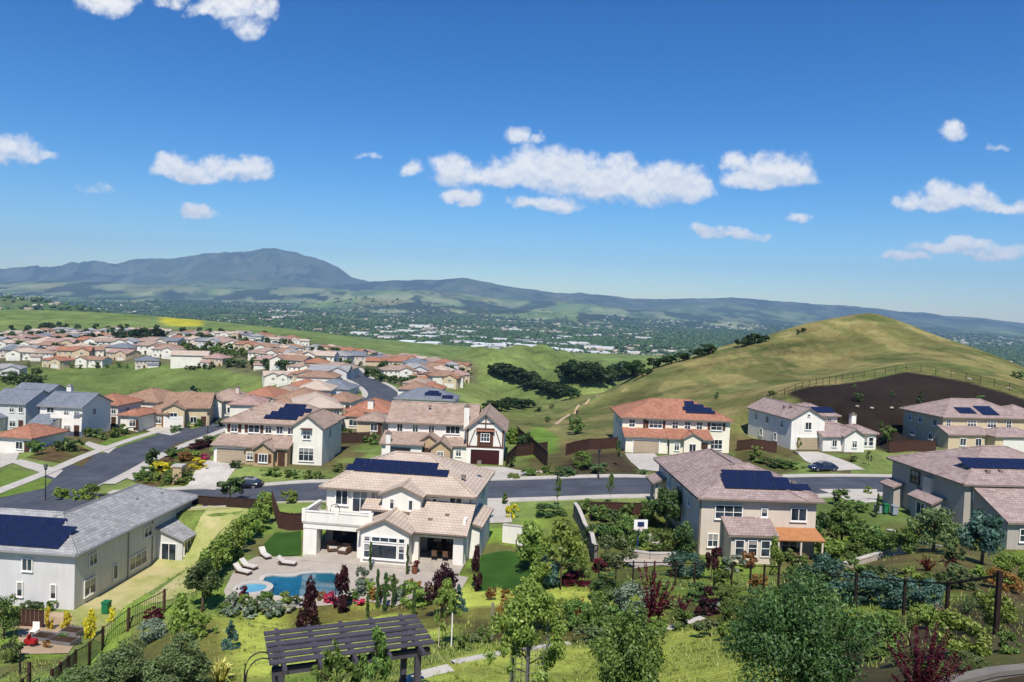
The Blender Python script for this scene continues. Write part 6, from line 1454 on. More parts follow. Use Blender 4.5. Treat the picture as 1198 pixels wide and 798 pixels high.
MID = [
 ('blue grey shingled house with a balcony over its white garage', 71, 510, 52, 9, R(-4), R_BLUE, WH, 5.6, 'gx', 'garage', 1),
 ('blue grey shingled house cut by the left border', 8, 503, 46, 10, R(-4), R_BLUE, GREY, 5.6, 'gx', 'hip', 1),
 ('low orange roofed garage house at the left border', 16, 530, 46, 8, R(-8), R_TERRA, WH, 2.8, 'hip', 'none', 1),
 ('orange roofed white house next to the balcony house', 118, 499, 42, 8, R(-6), R_TERRA, WH, 4.6, 'hip', 'garage', 1),
 ('narrow orange roofed house between orange and brown roofs', 151, 503, 22, 7, R(-6), R_TERRA, CREAM, 3.0, 'hip', 'none', 1),
 ('wide brown roofed house behind the narrow orange one', 160, 490, 54, 11, R(-10), R_BROWN, CREAM, 4.0, 'hip', 'none', 1),
 ('low brown roofed house at the bend of the sidewalk', 180, 499, 34, 8, R(-8), R_BROWN, BEIGE, 2.9, 'hip', 'none', 1),
 ('brown roofed corner house with two dark gables', 218, 499, 50, 11, R(14), R_BROWN, BEIGE, 4.0, 'gx', 'gable', 1),
 ('tan roofed house behind the dark gables', 207, 484, 44, 10, R(-6), R_TAN, CREAM, 3.4, 'hip', 'none', 1),
 ('tan roofed house with chimney right of the dark gables', 262, 487, 46, 10, R(8), R_TAN, CREAM, 3.6, 'hip', 'gable', 1),
 ('orange roofed house behind the staggered panels', 302, 480, 36, 10, R(-5), R_TERRA, CREAM, 3.4, 'hip', 'none', 1),
 ('brown roofed long house behind the staggered panels', 345, 484, 48, 10, R(-5), R_BROWN, CREAM, 3.4, 'hip', 'hip', 1),
 ('pale tan roofed house directly behind the cream gable', 374, 506, 50, 13, R(20), R_BEIGE, BEIGE, 4.8, 'hip', 'none', 1),
 ('large orange roofed house with white chimney beside the curving road', 430, 500, 54, 10, R(-4), R_TERRA, CREAM, 3.4, 'hip', 'hip', 1),
 ('brown roofed house between pale tan and orange roofs', 394, 482, 34, 9, R(-5), R_BROWN, WH, 3.0, 'hip', 'none', 1),
 ('blue grey roofed house left of the curving road', 386, 466, 46, 10, R(-6), R_BLUE, GREY, 3.2, 'hip', 'none', -1),
 ('white house with blue grey roof and two solar squares right of the curving road', 496, 480, 70, 12, R(-3), R_BLUE, WH, 3.4, 'hip', 'none', 1),
 ('low rosy roofed house between the chimney house and orange roof', 286, 490, 34, 9, R(6), R_ROSE, CREAM, 3.2, 'hip', 'none', 1),
 ('tan roofed house left of the curving road bend', 326, 474, 40, 10, R(-10), R_TAN, CREAM, 3.4, 'hip', 'none', 1),
 ('pale roofed house in front of the blue grey roof', 366, 474, 40, 10, R(4), R_BEIGE, WH, 4.4, 'hip', 'none', 1),
 ('terracotta roofed house behind the wide green bank road', 352, 463, 32, 10, R(-6), R_TERRA, CREAM, 3.4, 'hip', 'none', 1),
 ('blue grey gabled house behind the left border houses', 30, 486, 46, 10, R(-6), R_BLUE, GREY, 5.4, 'gx', 'none', 1),
 ('brown roofed house behind the solar roof right of the road', 482, 466, 34, 10, R(-4), R_BROWN, CREAM, 3.2, 'hip', 'none', 1),
 ('tiny orange roofed house behind the blue grey solar roof', 503, 464, 28, 9, R(-3), R_TERRA, CREAM, 3.2, 'hip', 'none', 1),
 ('small grey roofed cottage before the large orange roof', 432, 508, 30, 6, R(-4), R_TAN, BEIGE, 2.6, 'hip', 'none', 1),
]
mids = []
for row in MID: mids.append(suburban(*row[:12], fas=FASC_G if row[6] is R_BLUE else FASCIA))
b_ = mids[0]; b_.part('balcony', MB().box(-0.2, 4.3, -2.7, -2.55, 3.7, 4.4).box(4.15, 4.3, -2.54, 0, 3.7, 4.4), WH); b_.chimney(-2, 5.5, 6, 8.6, 0.9, 0.8)
mids[13].chimney(0.3, 1.0, 3, 5.4, 1.1, 0.9, CREAM); mids[9].chimney(2, 4, 4, 6.0, 0.8, 0.7, TAN)
hh = mids[[r_[0] for r_ in MID].index('white house with blue grey roof and two solar squares right of the curving road')]; hh.solar(slope_plane('F', -9, 9, 0, 12, 3.4, 0.42, 0.5), (9.2, 2.3), [(0, 3), (0, 3), (0.4, 2)]); hh.solar(slope_plane('F', -9, 9, 0, 12, 3.4, 0.42, 0.5), (14.6, 0.9), [(0, 2), (0, 2)])
# --- prototypes of the far houses: a wide one and a narrow one in each pair of colours
COLS = [('red roofed cream', R_TERRA, BEIGE), ('brown roofed cream', R_BROWN, CREAM), ('tan roofed white', R_TAN, CREAM), ('grey roofed tan', R_BLUE, TAN), ('rosy roofed beige', R_ROSE, BEIGE), ('pale roofed cream', R_BEIGE, CREAM), ('grey roofed grey', R_GREY, GREY)]
PROTO = {}
for ci, (nm, rm, wm_) in enumerate(COLS):
    for vi, (w, d, kd, fr) in enumerate(((15, 11, 'hip', 'gable'), (12, 12, 'hip', 'garage'), (17, 10, 'gx', 'gable'))):
        h = suburban('prototype', 0, 0, 0, d, 0, rm, wm_, 5.5, kd, fr, 1 if (ci+vi) % 2 else -1, x=0, y=300, w=w)
        LABELS.remove(h.o); PROTO[(ci, vi)] = h.o
used = set(); frng = random.Random(5)
def far_house(u, v, where, ci, vi, Y=None):
    if Y: x, y, z = P(u, v, Y)
    else: x, y, z = hit(u, v, 150, 1400)
    z = min(gz(x-6, y), gz(x+6, y), gz(x, y+6))+0.3
    o = PROTO[(ci, vi)]
    o = o if (ci, vi) not in used else copy_tree(o); used.add((ci, vi))
    o.location = (x, y, z); o.rotation_euler = (0, 0, frng.uniform(-0.35, 0.45)+(PI if frng.random() < 0.12 else 0)); k = frng.uniform(0.74, 0.92); o.scale = (k*1.06, k*1.06, k*frng.uniform(0.82, 0.95))
    tag(o, f'{COLS[ci][0]} house {where}', 'house', 'houses of the far neighbourhood'); return o
ROWS = [  # (polyline in the photograph, count, where, colour weights)
 ([(4,393),(60,391),(130,390),(196,391)], 23, 'in the top row under the ridge', (1,2,4,2,2,4,3)),
 ([(0,402),(40,400),(100,399),(150,401)], 17, 'in the second row under the ridge', (1,2,4,2,3,4,2)),
 ([(202,395),(260,395),(320,400),(356,404)], 23, 'on the crest below the yellow field', (5,3,3,2,4,2,1)),
 ([(205,404),(250,407),(300,412),(345,416)], 20, 'in the second row below the yellow field', (2,2,4,4,2,3,2)),
 ([(300,421),(340,424),(380,425),(420,425)], 16, 'left of the top of the curving road', (3,4,2,4,3,2,1)),
 ([(365,409),(400,415),(440,420)], 12, 'on the crest right of the yellow field', (4,4,2,2,4,2,1)),
 ([(432,428),(470,422),(510,428),(545,436)], 16, 'at the right end of the crest', (5,4,2,2,3,2,2)),
 ([(462,441),(490,444),(520,446)], 7, 'on the slope right of the curving road', (4,3,2,2,2,2,1)),
 ([(340,447),(372,449),(395,442)], 7, 'on the inside of the curving road', (4,3,2,1,2,2,1)),
 ([(0,397),(100,395),(196,394)], 15, 'between the two top rows under the ridge', (1,2,4,3,2,4,3)),
 ([(0,411),(50,408),(150,407),(200,409)], 13, 'in the third row under the ridge', (2,3,4,3,2,4,2)),
 ([(40,421),(90,418),(150,414),(200,420)], 9, 'in the row behind the green bank', (3,3,3,1,2,4,1)),
 ([(12,417),(30,421)], 4, 'at the left border above the olive bushes', (0,0,2,3,0,2,3)),
]
for pl, n, where, wt in ROWS:
    seg = smooth_line(pl, 2.0); L_ = np.concatenate([[0], np.cumsum(np.hypot(*np.diff(seg, axis=0).T))])
    for i in range(n):
        s = (i+0.5)/n*L_[-1]; u = np.interp(s, L_, seg[:, 0])+frng.uniform(-2, 2); v = np.interp(s, L_, seg[:, 1])+frng.uniform(-1.6, 1.6)
        far_house(u, v, where, frng.choices(range(7), wt)[0], frng.choice((0, 0, 1, 2)))
for u, v, ci, vi, where in ((61,430,0,0,'on the edge of the near green bank'),(104,430,1,2,'in the middle of the near green bank edge'),(137,421,4,2,'behind the near green bank'),(172,430,3,1,'standing out on the near green bank'),(188,416,1,0,'on the right shoulder of the near green bank'),(226,425,5,2,'on the right end of the near green bank'),(86,421,0,2,'behind the edge of the near green bank'),(50,412,1,1,'behind the left end of the near green bank'),(248,428,4,1,'on the right end of the near green bank'),(4,441,6,0,'at the left border beside the olive bushes')):
    far_house(u, v, where, ci, vi)
for u, v, ci, vi in ((336,432,1,2),(352,438,2,0),(372,432,0,1),(330,446,5,2),(356,446,3,1),(378,440,1,0),(470,432,0,0),(486,436,3,1),(500,438,1,2),(486,458,2,1),(518,452,0,0),(536,446,4,1),(512,444,5,1),(312,430,4,1),(388,418,1,1)):
    far_house(u, v, 'in the middle cluster by the curving road', ci, vi)
for k, o in PROTO.items():
    if k not in used:
        for c in list(o.children_recursive): bpy.data.objects.remove(c)
        bpy.data.objects.remove(o)
# --- trees among them
def tree_row(pl, n, leaf, hpx, label, kind='oak', jit=2.0, wr=1.1):
    seg = smooth_line(pl, 2.0); L_ = np.concatenate([[0], np.cumsum(np.hypot(*np.diff(seg, axis=0).T))])
    for i in range(n):
        s = (i+frng.random())/n*L_[-1]; k = frng.uniform(0.7, 1.25)
        plant(kind, leaf, np.interp(s, L_, seg[:, 0]), np.interp(s, L_, seg[:, 1])+frng.uniform(-jit, jit)*0.5, hpx*k*wr, hpx*k, label, name='oak_tree' if ' oak ' in label else 'shrub' if ('shrub' in label or 'bush' in label) else 'tree', cat='oak tree' if ' oak ' in label else 'bush' if ('shrub' in label or 'bush' in label) else 'tree')
tree_row([(0,397),(100,394),(200,394)], 20, 'dark', 9, 'dark tree between top row houses under the ridge')
tree_row([(45,386),(80,385)], 8, 'oak', 8, 'dark tree on the green ridge above the top row')
tree_row([(68,405),(100,404),(126,402)], 11, 'oak', 12, 'dark tree in the dense left clump between the house rows')
tree_row([(135,402),(160,400),(188,399)], 11, 'oak', 15, 'dark tree in the dense right clump between the house rows')
tree_row([(200,400),(260,402),(350,410)], 19, 'dark', 10, 'dark tree below the crest houses by the yellow field')
tree_row([(205,412),(250,416),(300,420)], 15, 'mid', 10, 'green tree on the slope below the second crest row')
tree_row([(260,430),(310,432),(350,436)], 15, 'dark', 11, 'dark tree along the lower edge of far houses')
tree_row([(360,430),(400,426),(440,428)], 14, 'dark', 11, 'dark tree near the top of the curving road')
tree_row([(425,440),(445,446),(470,452),(500,452)], 15, 'dark', 12, 'dark tree outside the bend of the curving road')
tree_row([(440,434),(480,436),(520,440),(552,442)], 15, 'dark', 10, 'dark tree below the right end of the crest')
tree_row([(372,420),(400,418),(430,418)], 10, 'mid', 9, 'green tree on the crest right of yellow field')
tree_row([(4,446),(20,450),(44,446)], 8, 'olive', 14, 'olive tree in the clump left of the green bank', 'bush')
tree_row([(20,456),(48,448)], 5, 'dark', 15, 'dark tree in the clump left of the green bank', 'bush')
tree_row([(214,433),(250,431)], 7, 'oak', 6, 'dark bush along the right end of the green bank', 'bush')
tree_row([(225,461),(236,461)], 2, 'oak', 10, 'dark tree right behind the dark gables', 'bush')
tree_row([(300,476),(330,470),(420,480)], 9, 'dark', 15, 'dark tree among the roofs behind the cream house')
tree_row([(96,508),(110,512),(128,514),(146,508)], 7, 'mid', 12, 'green shrub before the white walled orange roofed house', 'bush')
tree_row([(60,524),(74,528),(90,528)], 4, 'dark', 16, 'dark shrub in the bark bed below the balcony garage', 'bush')
tree_row([(38,528),(46,534)], 2, 'mid', 20, 'small tree beside the low orange roofed garage', 'tree')
tree_row([(196,508),(214,503),(236,498)], 6, 'mid', 9, 'green shrub in front of the brown corner house', 'bush')
tree_row([(250,500),(300,494),(330,490)], 6, 'dark', 12, 'dark shrub at the back of the cream house', 'bush')
tree_row([(385,520),(410,516),(440,520)], 6, 'mid', 14, 'green shrub in yards behind the white house roof', 'bush')
tree_row([(596,512),(600,522)], 3, 'bright', 18, 'yellow green shrub at the right side of the tudor house', 'bush')
tree_row([(0,389),(90,388),(196,388)], 12, 'dark', 8, 'dark tree behind the top row under the ridge')
tree_row([(10,408),(60,412),(140,412)], 10, 'dark', 10, 'dark tree behind the houses on the green bank')
tree_row([(200,391),(280,394),(360,402)], 12, 'dark', 8, 'dark tree on the crest by the yellow field')
tree_row([(210,408),(280,412),(340,418)], 16, 'dark', 9, 'dark tree between the two rows below the yellow field')
tree_row([(290,426),(350,429),(425,430)], 14, 'olive', 9, 'olive tree left of the top of the curving road')
tree_row([(365,413),(410,418),(450,424)], 12, 'dark', 9, 'dark tree right of the yellow field crest')
tree_row([(436,432),(500,431),(548,440)], 10, 'dark', 8, 'dark tree among the houses at the right crest end')
tree_row([(30,429),(110,431),(180,429)], 12, 'mid', 7, 'green shrub along the edge of the green bank', 'bush')
# --- oaks in the green folds beyond
tree_row([(578,438),(605,446),(635,457),(668,466)], 20, 'oak', 16, 'dark oak in the long diagonal grove', wr=1.7)
tree_row([(574,483),(596,478),(620,478)], 10, 'oak', 12, 'dark oak in the small grove behind the tudor gable', wr=1.7)
tree_row([(664,446),(684,448),(700,450)], 6, 'oak', 24, 'dark oak in the left half of the big grove', wr=1.5)
tree_row([(705,449),(730,444),(754,440)], 8, 'oak', 21, 'dark oak in the right half of the big grove', wr=1.6)
tree_row([(758,432),(800,422),(838,412)], 11, 'oak', 11, 'dark oak along the back edge of the hill', wr=1.5)
tree_row([(868,405),(884,402),(900,399)], 6, 'oak', 11, 'dark oak on the left shoulder of the hill', wr=1.4)
tree_row([(928,392),(946,388)], 3, 'oak', 8, 'dark oak near the top of the hill, left side')
# ------------------------------------------------------------------ the valley: woods and town as masses, big sheds one by one
def valley_masses():
    rng = np.random.RandomState(21)
    def scatter(n, y0, y1, t0, t1, fn):
        y = np.exp(rng.uniform(math.log(y0), math.log(y1), n)); t = rng.uniform(t0, t1, n); x = t*y; k = rng.rand(n) < fn(x, y); x, y = x[k], y[k]; return x, y, G(x, y, False)
    def dens(x, y):
        d = sstep(0.42, 0.58, fbm(x/500+1, y/500+23, 5)); g = G(x, y, False); low = 1-sstep(25, 90, g-VALLEY); return np.clip(d*1.0+0.10, 0, 1)*(0.10+0.9*low)
    x, y, z = scatter(70000, 1700, 8500, -0.72, 0.72, dens); r = rng.uniform(4, 9, len(x))*(1+y/7000); n = len(x)
    oc = np.array([(1,0,.45),(.31,.95,.5),(-.81,.59,.42),(-.81,-.59,.5),(.31,-.95,.45),(.25,.2,1.15),(0,0,-.2)]); fc = [(0,1,5),(1,2,5),(2,3,5),(3,4,5),(4,0,5),(1,0,6),(2,1,6),(3,2,6),(4,3,6),(0,4,6)]
    V = (oc[None]*rng.uniform(0.75, 1.25, (n, 7, 1))*r[:, None, None]*np.array([1, 1, 0.95])+np.stack([x, y, z], 1)[:, None]).reshape(-1, 3)
    F = (np.array(fc)[None]+np.arange(n)[:, None, None]*7).reshape(-1, 3); rd = np.repeat(rng.rand(n)*0.8, len(fc))
    o = link('woodland', np_mesh('woodland', V, F, LEAF['wood'], {'rnd': ('FACE', 'FLOAT', rd)})); stuff(o, 'dark tree cover spread over the wide valley floor and foothills', 'woodland')
    def dt(x, y): g = G(x, y, False); return (1-sstep(20, 120, g-VALLEY))*(0.15+0.85*sstep(0.48, 0.6, fbm(x/700+61, y/900+7, 4)))
    x, y, z = scatter(10000, 2000, 8000, -0.7, 0.72, dt); n = len(x); w = rng.uniform(6, 13, n); d = rng.uniform(6, 11, n); h = rng.uniform(4, 7, n); an = rng.rand(n)*0.8
    bx = np.array([(-1,-1,-.3),(1,-1,-.3),(1,1,-.3),(-1,1,-.3),(-1,-1,1),(1,-1,1),(1,1,1),(-1,1,1)]); B = bx[None]*np.stack([w, d, h], 1)[:, None]
    V = np.stack([B[..., 0]*np.cos(an)[:, None]-B[..., 1]*np.sin(an)[:, None]+x[:, None], B[..., 0]*np.sin(an)[:, None]+B[..., 1]*np.cos(an)[:, None]+y[:, None], B[..., 2]+z[:, None]], -1).reshape(-1, 3)
    F = (np.array([(0,1,5,4),(1,2,6,5),(2,3,7,6),(3,0,4,7),(4,5,6,7)])[None]+np.arange(n)[:, None, None]*8).reshape(-1, 4)
    wallc = np.array([hexl(q) for q in ('b5afa4','a89d88','9a8f7d','b0aba4')])[rng.randint(0, 4, n)]; roofc = np.array([hexl(q) for q in ('8a7568','9a8a80','7c7874','a5674d')])[rng.randint(0, 4, n)]
    C = np.ones((n, 5, 4)); C[:, :4, :3] = wallc[:, None]; C[:, 4, :3] = roofc
    t = NT('town_blocks'); at = t.n('ShaderNodeAttribute', attribute_name='tint'); t.color(at.outputs['Color'], 0.9, 0.1)
    o = link('distant_town', np_mesh('distant_town', V, F, t.m, {'tint': ('FACE', 'FLOAT_COLOR', C.reshape(-1, 4))})); stuff(o, 'many tiny pale houses of the town spread over the valley', 'town')
valley_masses()
def shed_proto(roofm, wallm):
    me = MB().box(-1, 1, -1, 1, -0.6, 0.93).mesh('wall', wallm); m2 = MB().box(-1.01, 1.01, -1.01, 1.01, 0.932, 1.0).mesh('roof', roofm)
    dm = MB().box(-0.06, 0.06, -1.004, -0.998, 0.0, 0.5).mesh('loading_door', DKFRAME); return me, m2, dm
SHEDR = plain('white_membrane_roof', hexl('dcdcda'), 0.7); SHEDP = [shed_proto(SHEDR, WH), shed_proto(SHEDR, TAN), shed_proto(R_GREY, WH)]
for i, (u, v, wpx, dep) in enumerate([(421,393,18,60),(436,395,14,50),(459,397,26,70),(478,390,22,60),(497,397,30,70),(510,391,20,60),(492,383,24,80),(524,394,18,60),(541,397,14,60),(545,390,20,80),(556,405,20,60),(540,403,24,60),(577,407,30,70),(596,405,26,80),(612,401,22,80),(622,409,30,70),(640,411,24,60),(650,405,20,60),(664,413,30,70),(676,405,24,80),(690,408,20,60),(706,410,24,60),(338,372,20,80),(326,373,12,60),(446,385,14,60),(605,410,16,50),(560,397,16,60),(700,416,24,50),(741,417,14,40),(630,400,18,70),(585,400,16,60),(655,398,18,70)]+[(frng.uniform(415, 770), frng.uniform(386, 415), frng.uniform(9, 20), frng.uniform(40, 70)) for _ in range(26)]):
    x, y, z = hit(u, v, 1500, 9000); w = wpx*y/FPX; a, b, c = SHEDP[i % 3]
    o = empty('warehouse', (x, y, z), frng.uniform(-0.25, 0.2)); link('wall', a, o); link('roof', b, o); link('loading_door', c, o, (-0.5, 0, 0)); link('loading_door', c, o, (0.4, 0, 0)); o.scale = (w/2, dep/2, frng.uniform(9, 13))
    tag(o, ('long ' if wpx > 22 else 'short ')+'white warehouse on the valley floor '+('far left' if u < 430 else 'among trees' if v < 399 else 'beyond the ridge'), 'warehouse', 'warehouses on the valley floor')
# ------------------------------------------------------------------ pergola
PERGW = plain('pergola_dark_stain', hexl('48444b'), 0.75, var=0.25, scale=3)
px0, py0, ang, zt = -7.2, 24.0, R(22), -11.55
po = empty('pergola', (px0, py0, gz(px0+2, py0+1.2)), ang); tag(po, 'dark stained timber pergola with wide slats at the bottom of the lawn', 'pergola'); dz = zt-po.location.z
for k in range(6): MB().box(-0.1, 5.35, 0.02+k*0.46, 0.31+k*0.46, dz-0.05, dz).build('slat', PERGW, po)
for k in range(5):
    x = 0.35+k*1.12; m = MB(); m.box(x-0.06, x+0.06, -0.25, 2.75, dz-0.29, dz-0.053); m.box(x-0.058, x+0.058, -0.42, -0.25, dz-0.20, dz-0.054).box(x-0.058, x+0.058, 2.75, 2.92, dz-0.20, dz-0.054); m.build('rafter', PERGW, po)
for y in (0.35, 2.25): MB().box(0.0, 5.25, y-0.09, y+0.09, dz-0.53, dz-0.293).build('beam', PERGW, po)
for x in (0.3, 4.85):
    for y in (0.35, 2.25): MB().box(x-0.1, x+0.1, y-0.1, y+0.1, -0.5, dz-0.533).build('post', PERGW, po)
c = worldpt((px0, py0), ang, 0, 0)
sheet('patio_slab', [worldpt((px0, py0), ang, a, b) for a, b in ((-0.6, -0.8), (5.8, -0.8), (5.8, 3.2), (-0.6, 3.2))], PAVE, lift=0.08, label='tan paving under the dark pergola')
def post_obj(name, u, v, hpx, wid, mat, label, cat, Y=None):
    x, y, z = hit(u, v) if not Y else P(u, v, Y); h = hpx*y/FPX
    m = MB().box(-wid/2, wid/2, -wid/2, wid/2, -0.3, h); o = m.build(name, mat); o.location = (x, y, gz(x, y)); tag(o, label, cat); return o
post_obj('wooden_post', 575, 748, 44, 0.14, plain('weathered_wood', hexl('7a7466'), 0.9, var=0.2), 'grey weathered wooden post standing alone on the lawn', 'post')
post_obj('tree_stake', 513, 757, 44, 0.05, STAKE, 'thin stake left of the staked young tree', 'stake'); post_obj('tree_stake', 528, 757, 42, 0.06, WHITEPAINT, 'white stake right of the staked young tree', 'stake')
# wire cage round the young tree
x, y, z = hit(617, 822); cg = empty('tree_cage', (x, y, z)); tag(cg, 'tall wire mesh cage with grey posts round the bright young tree', 'tree cage')
WIREM = plain('galvanised_wire', hexl('77787a'), 0.5, 0.4, 0.5)
for k in range(3): a = k*2*PI/3+0.4; MB().box(0.62*math.cos(a)-0.04, 0.62*math.cos(a)+0.04, 0.62*math.sin(a)-0.04, 0.62*math.sin(a)+0.04, -0.2, 2.6).build('post', WIREM, cg)
m = MB()
for k in range(9): zz = 0.15+k*0.22; pts = [(0.6*math.cos(a*PI/8), 0.6*math.sin(a*PI/8), zz) for a in range(17)]; m.tube(pts, 0.008, 3, False)
for k in range(16): a = k*PI/8; m.bar((0.6*math.cos(a), 0.6*math.sin(a), 0.1), (0.6*math.cos(a), 0.6*math.sin(a), 2.0), 0.014)
m.build('wire', WIREM, cg)
# ------------------------------------------------------------------ cars
def car(label, loc, rz, paint):
    o = empty('parked_car', loc, rz); tag(o, label, 'car')
    secs = [(-2.28, .42, .62, .62), (-2.22, .30, .78, .80), (-1.7, .22, .88, .90), (-1.0, .20, .92, .92), (0, .20, .94, .92), (1.2, .20, .92, .92), (1.8, .22, .80, .88), (2.15, .28, .70, .80), (2.28, .40, .56, .60)]
    m = MB(); rings = []
    for x, zb, zt_, hw in secs: rings.append([(x, -hw*.86, zb), (x, -hw, zb+.12), (x, -hw, (zb+zt_)/2), (x, -hw*.93, zt_-.06), (x, -hw*.72, zt_), (x, hw*.72, zt_), (x, hw*.93, zt_-.06), (x, hw, (zb+zt_)/2), (x, hw, zb+.12), (x, hw*.86, zb)])
    for a, b in zip(rings, rings[1:]):
        for k in range(10): j = (k+1) % 10; m.poly([a[k], b[k], b[j], a[j]][::-1])
    m.poly(rings[0]); m.poly(rings[-1][::-1]); body = m.build('body', paint, o, True)
    cs = [(-1.95, .87, .78), (-1.05, 1.36, .60), (-0.2, 1.44, .60), (0.45, 1.38, .60), (1.25, .9, .76)]
    m = MB(); g = MB()
    for (x0, z0, h0), (x1, z1, h1) in zip(cs, cs[1:]):
        top = [(x0, -h0, z0), (x0, h0, z0), (x1, h1, z1), (x1, -h1, z1)]
        steep = abs(z1-z0) > 0.3; (g if steep else m).poly(top[::-1])
    m.build('roof_panel', paint, o, True); g.build('windscreen', GLASS, o)
    for s in (-1, 1):
        gm = MB(); low = [(x, s*(0.80 if 0 < i < 4 else .78), .9) for i, (x, _, _) in enumerate(cs)]
        for i in range(4):
            q = [low[i], low[i+1], (cs[i+1][0], s*cs[i+1][2], cs[i+1][1]), (cs[i][0], s*cs[i][2], cs[i][1])]; gm.poly(q if s < 0 else q[::-1])
        gm.build('side_window', GLASS, o)
        for x in (-1.4, 1.42):
            wm_ = MB(); n = 18
            ci = [(x+.33*math.cos(2*PI*k/n), .33+.33*math.sin(2*PI*k/n)) for k in range(n)]
            y0, y1 = s*.93, s*.72; wm_.poly([(a, y0, b) for a, b in (ci if s < 0 else ci[::-1])]); wm_.poly([(a, y1, b) for a, b in (ci if s > 0 else ci[::-1])])
            for k in range(n): a, b = ci[k], ci[(k+1) % n]; wm_.poly([(a[0], y0, a[1]), (b[0], y0, b[1]), (b[0], y1, b[1]), (a[0], y1, a[1])])
            w_ = wm_.build('wheel', BLACK, o); rm_ = MB(); rm_.poly([(x+.21*math.cos(2*PI*k/12), s*.936, .33+.21*math.sin(2*PI*k/12)) for k in (range(12) if s < 0 else range(11, -1, -1))]); rm_.build('rim', METAL, w_)
        MB().box(2.08, 2.2, s*.62-.12, s*.62+.12, .56, .68).build('headlight', FRAME, o); MB().box(-2.25, -2.16, s*.64-.1, s*.64+.1, .62, .74).build('taillight', plain('red_lens', hexl('7a1014'), 0.3), o)
        MB().box(0.82, 0.98, s*.98-.09, s*.98+.09, .92, 1.04).build('mirror', paint, o)
    return o
def carpaint(nm, c): t = NT(nm); t.color(c, 0.25, 0.5); t.b.inputs['Coat Weight'].default_value = 0.6; t.b.inputs['Coat Roughness'].default_value = 0.05; return t.m
x, y, z = hit(962, 551); car('dark blue sedan parked on the street below the white gabled house', (x, y, gz(x, y)+0.06), R(13+180), carpaint('dark_blue_paint', hexl('1d2740')))
x, y, z = hit(287, 571); car('black car parked behind the round street tree before the cream house', (x, y, gz(x, y)+0.06), R(178), carpaint('black_paint', hexl('15171b')))
# ------------------------------------------------------------------ street lamps, pillar, bins, hoop
def lamp(u, v, label, h=4.4):
    x, y, z = hit(u, v); o = empty('street_lamp', (x, y, z)); tag(o, label, 'street lamp', 'street lamps of the neighbourhood')
    MB().tube([(0, 0, -0.2), (0, 0, 0.5), (0, 0, 0.55), (0, 0, h)], [0.12, 0.12, 0.07, 0.05], 8).build('pole', BLACK, o)
    MB().lathe([(0.05, h), (0.16, h+0.05), (0.22, h+0.5)], 8).build('lamp_head', GLASS, o); MB().lathe([(0.30, h+0.503), (0.12, h+0.7), (0.03, h+0.8)], 8).build('lamp_cap', BLACK, o)
lamp(53, 590, 'black street lamp on the verge of the lawn at the left'); lamp(674, 505, 'black street lamp at the foot of the grassy hill', 3.6); lamp(700, 560, 'black street lamp on the bark bank by the sidewalk', 3.4); lamp(243, 507, 'black street lamp by the bend of the curving road', 3.6)
def boxthing(name, u, v, parts, label, cat, rz=0.0, Y=None):
    x, y, z = hit(u, v); o = empty(name, (x, y, gz(x, y)+0.05), rz); tag(o, label, cat)
    for nm, mb, mat in parts: mb.build(nm, mat, o)
    return o
boxthing('stone_pillar', 209, 563, [('shaft', MB().box(-.6, .6, -.6, .6, -.4, 2.0), STONE), ('cap', MB().box(-.75, .75, -.75, .75, 2.003, 2.22), CONC_W)], 'square stone entrance pillar with pale cap beside the driveway', 'pillar')
GREENP = plain('green_plastic', hexl('1f6b45'), 0.5); GREYP = plain('grey_plastic', hexl('8c9299'), 0.5)
def bin_(u, v, mat, label): boxthing('wheelie_bin', u, v, [('body', MB().prism([(-.28, -.3), (.28, -.3), (.32, .34), (-.32, .34)], 0.08, 1.0), mat), ('lid', MB().box(-.33, .33, -.36, .4, 1.003, 1.1), mat), ('wheel', MB().box(-.3, .3, .25, .42, 0, .18), BLACK)], label, 'bin')
bin_(124, 718, GREENP, 'green wheelie bin on the dry grass beside the brown fence'); bin_(1036, 601, GREENP, 'green wheelie bin against the large mauve roofed house'); bin_(1046, 603, GREYP, 'grey wheelie bin against the large mauve roofed house'); bin_(957, 622, GREENP, 'green wheelie bin at the right corner of the tan house')
def ac(u, v, label, k=1.0): boxthing('air_conditioner', u, v, [('casing', MB().box(-.45*k, .45*k, -.45*k, .45*k, 0, .85*k), GREYP), ('fan_grille', MB().lathe([(.36*k, .86*k), (.34*k, .93*k), (.1*k, .95*k)], 14), BLACK)], label, 'air conditioner')
ac(14, 704, 'grey air conditioning unit in front of the grey house', 1.3); ac(1029, 600, 'pale air conditioning unit against the large mauve roofed house', 1.0)
x, y, z = hit(748, 653); o = empty('basketball_hoop', (x, y, z), R(8)); tag(o, 'basketball hoop with white backboard on the little ball court', 'basketball hoop')
MB().box(-.5, .5, .3, 1.1, 0, .25).build('base', BLACK, o); MB().tube([(0, .8, .2), (0, .7, 2.2), (0, .12, 3.1)], .06, 8).build('pole', plain('blue_pole', hexl('27406b'), .5), o); MB().box(-.65, .65, 0, .05, 2.75, 3.6).build('backboard', FRAME, o)
MB().box(-.32, .32, -.012, -.002, 2.95, 3.4).build('target_square', plain('navy_marking', hexl('1e2f57'), .5), o); MB().tube([(.23*math.cos(a*PI/8), -.28+.23*math.sin(a*PI/8), 2.95) for a in range(17)], .012, 5, False).build('rim', plain('orange_rim', hexl('b54a1e'), .5), o)
pxsheet('court', [(720,652),(745,646),(792,650),(796,664),(742,666)], PAVE, lift=0.07, label='small tan ball court below the basketball hoop')
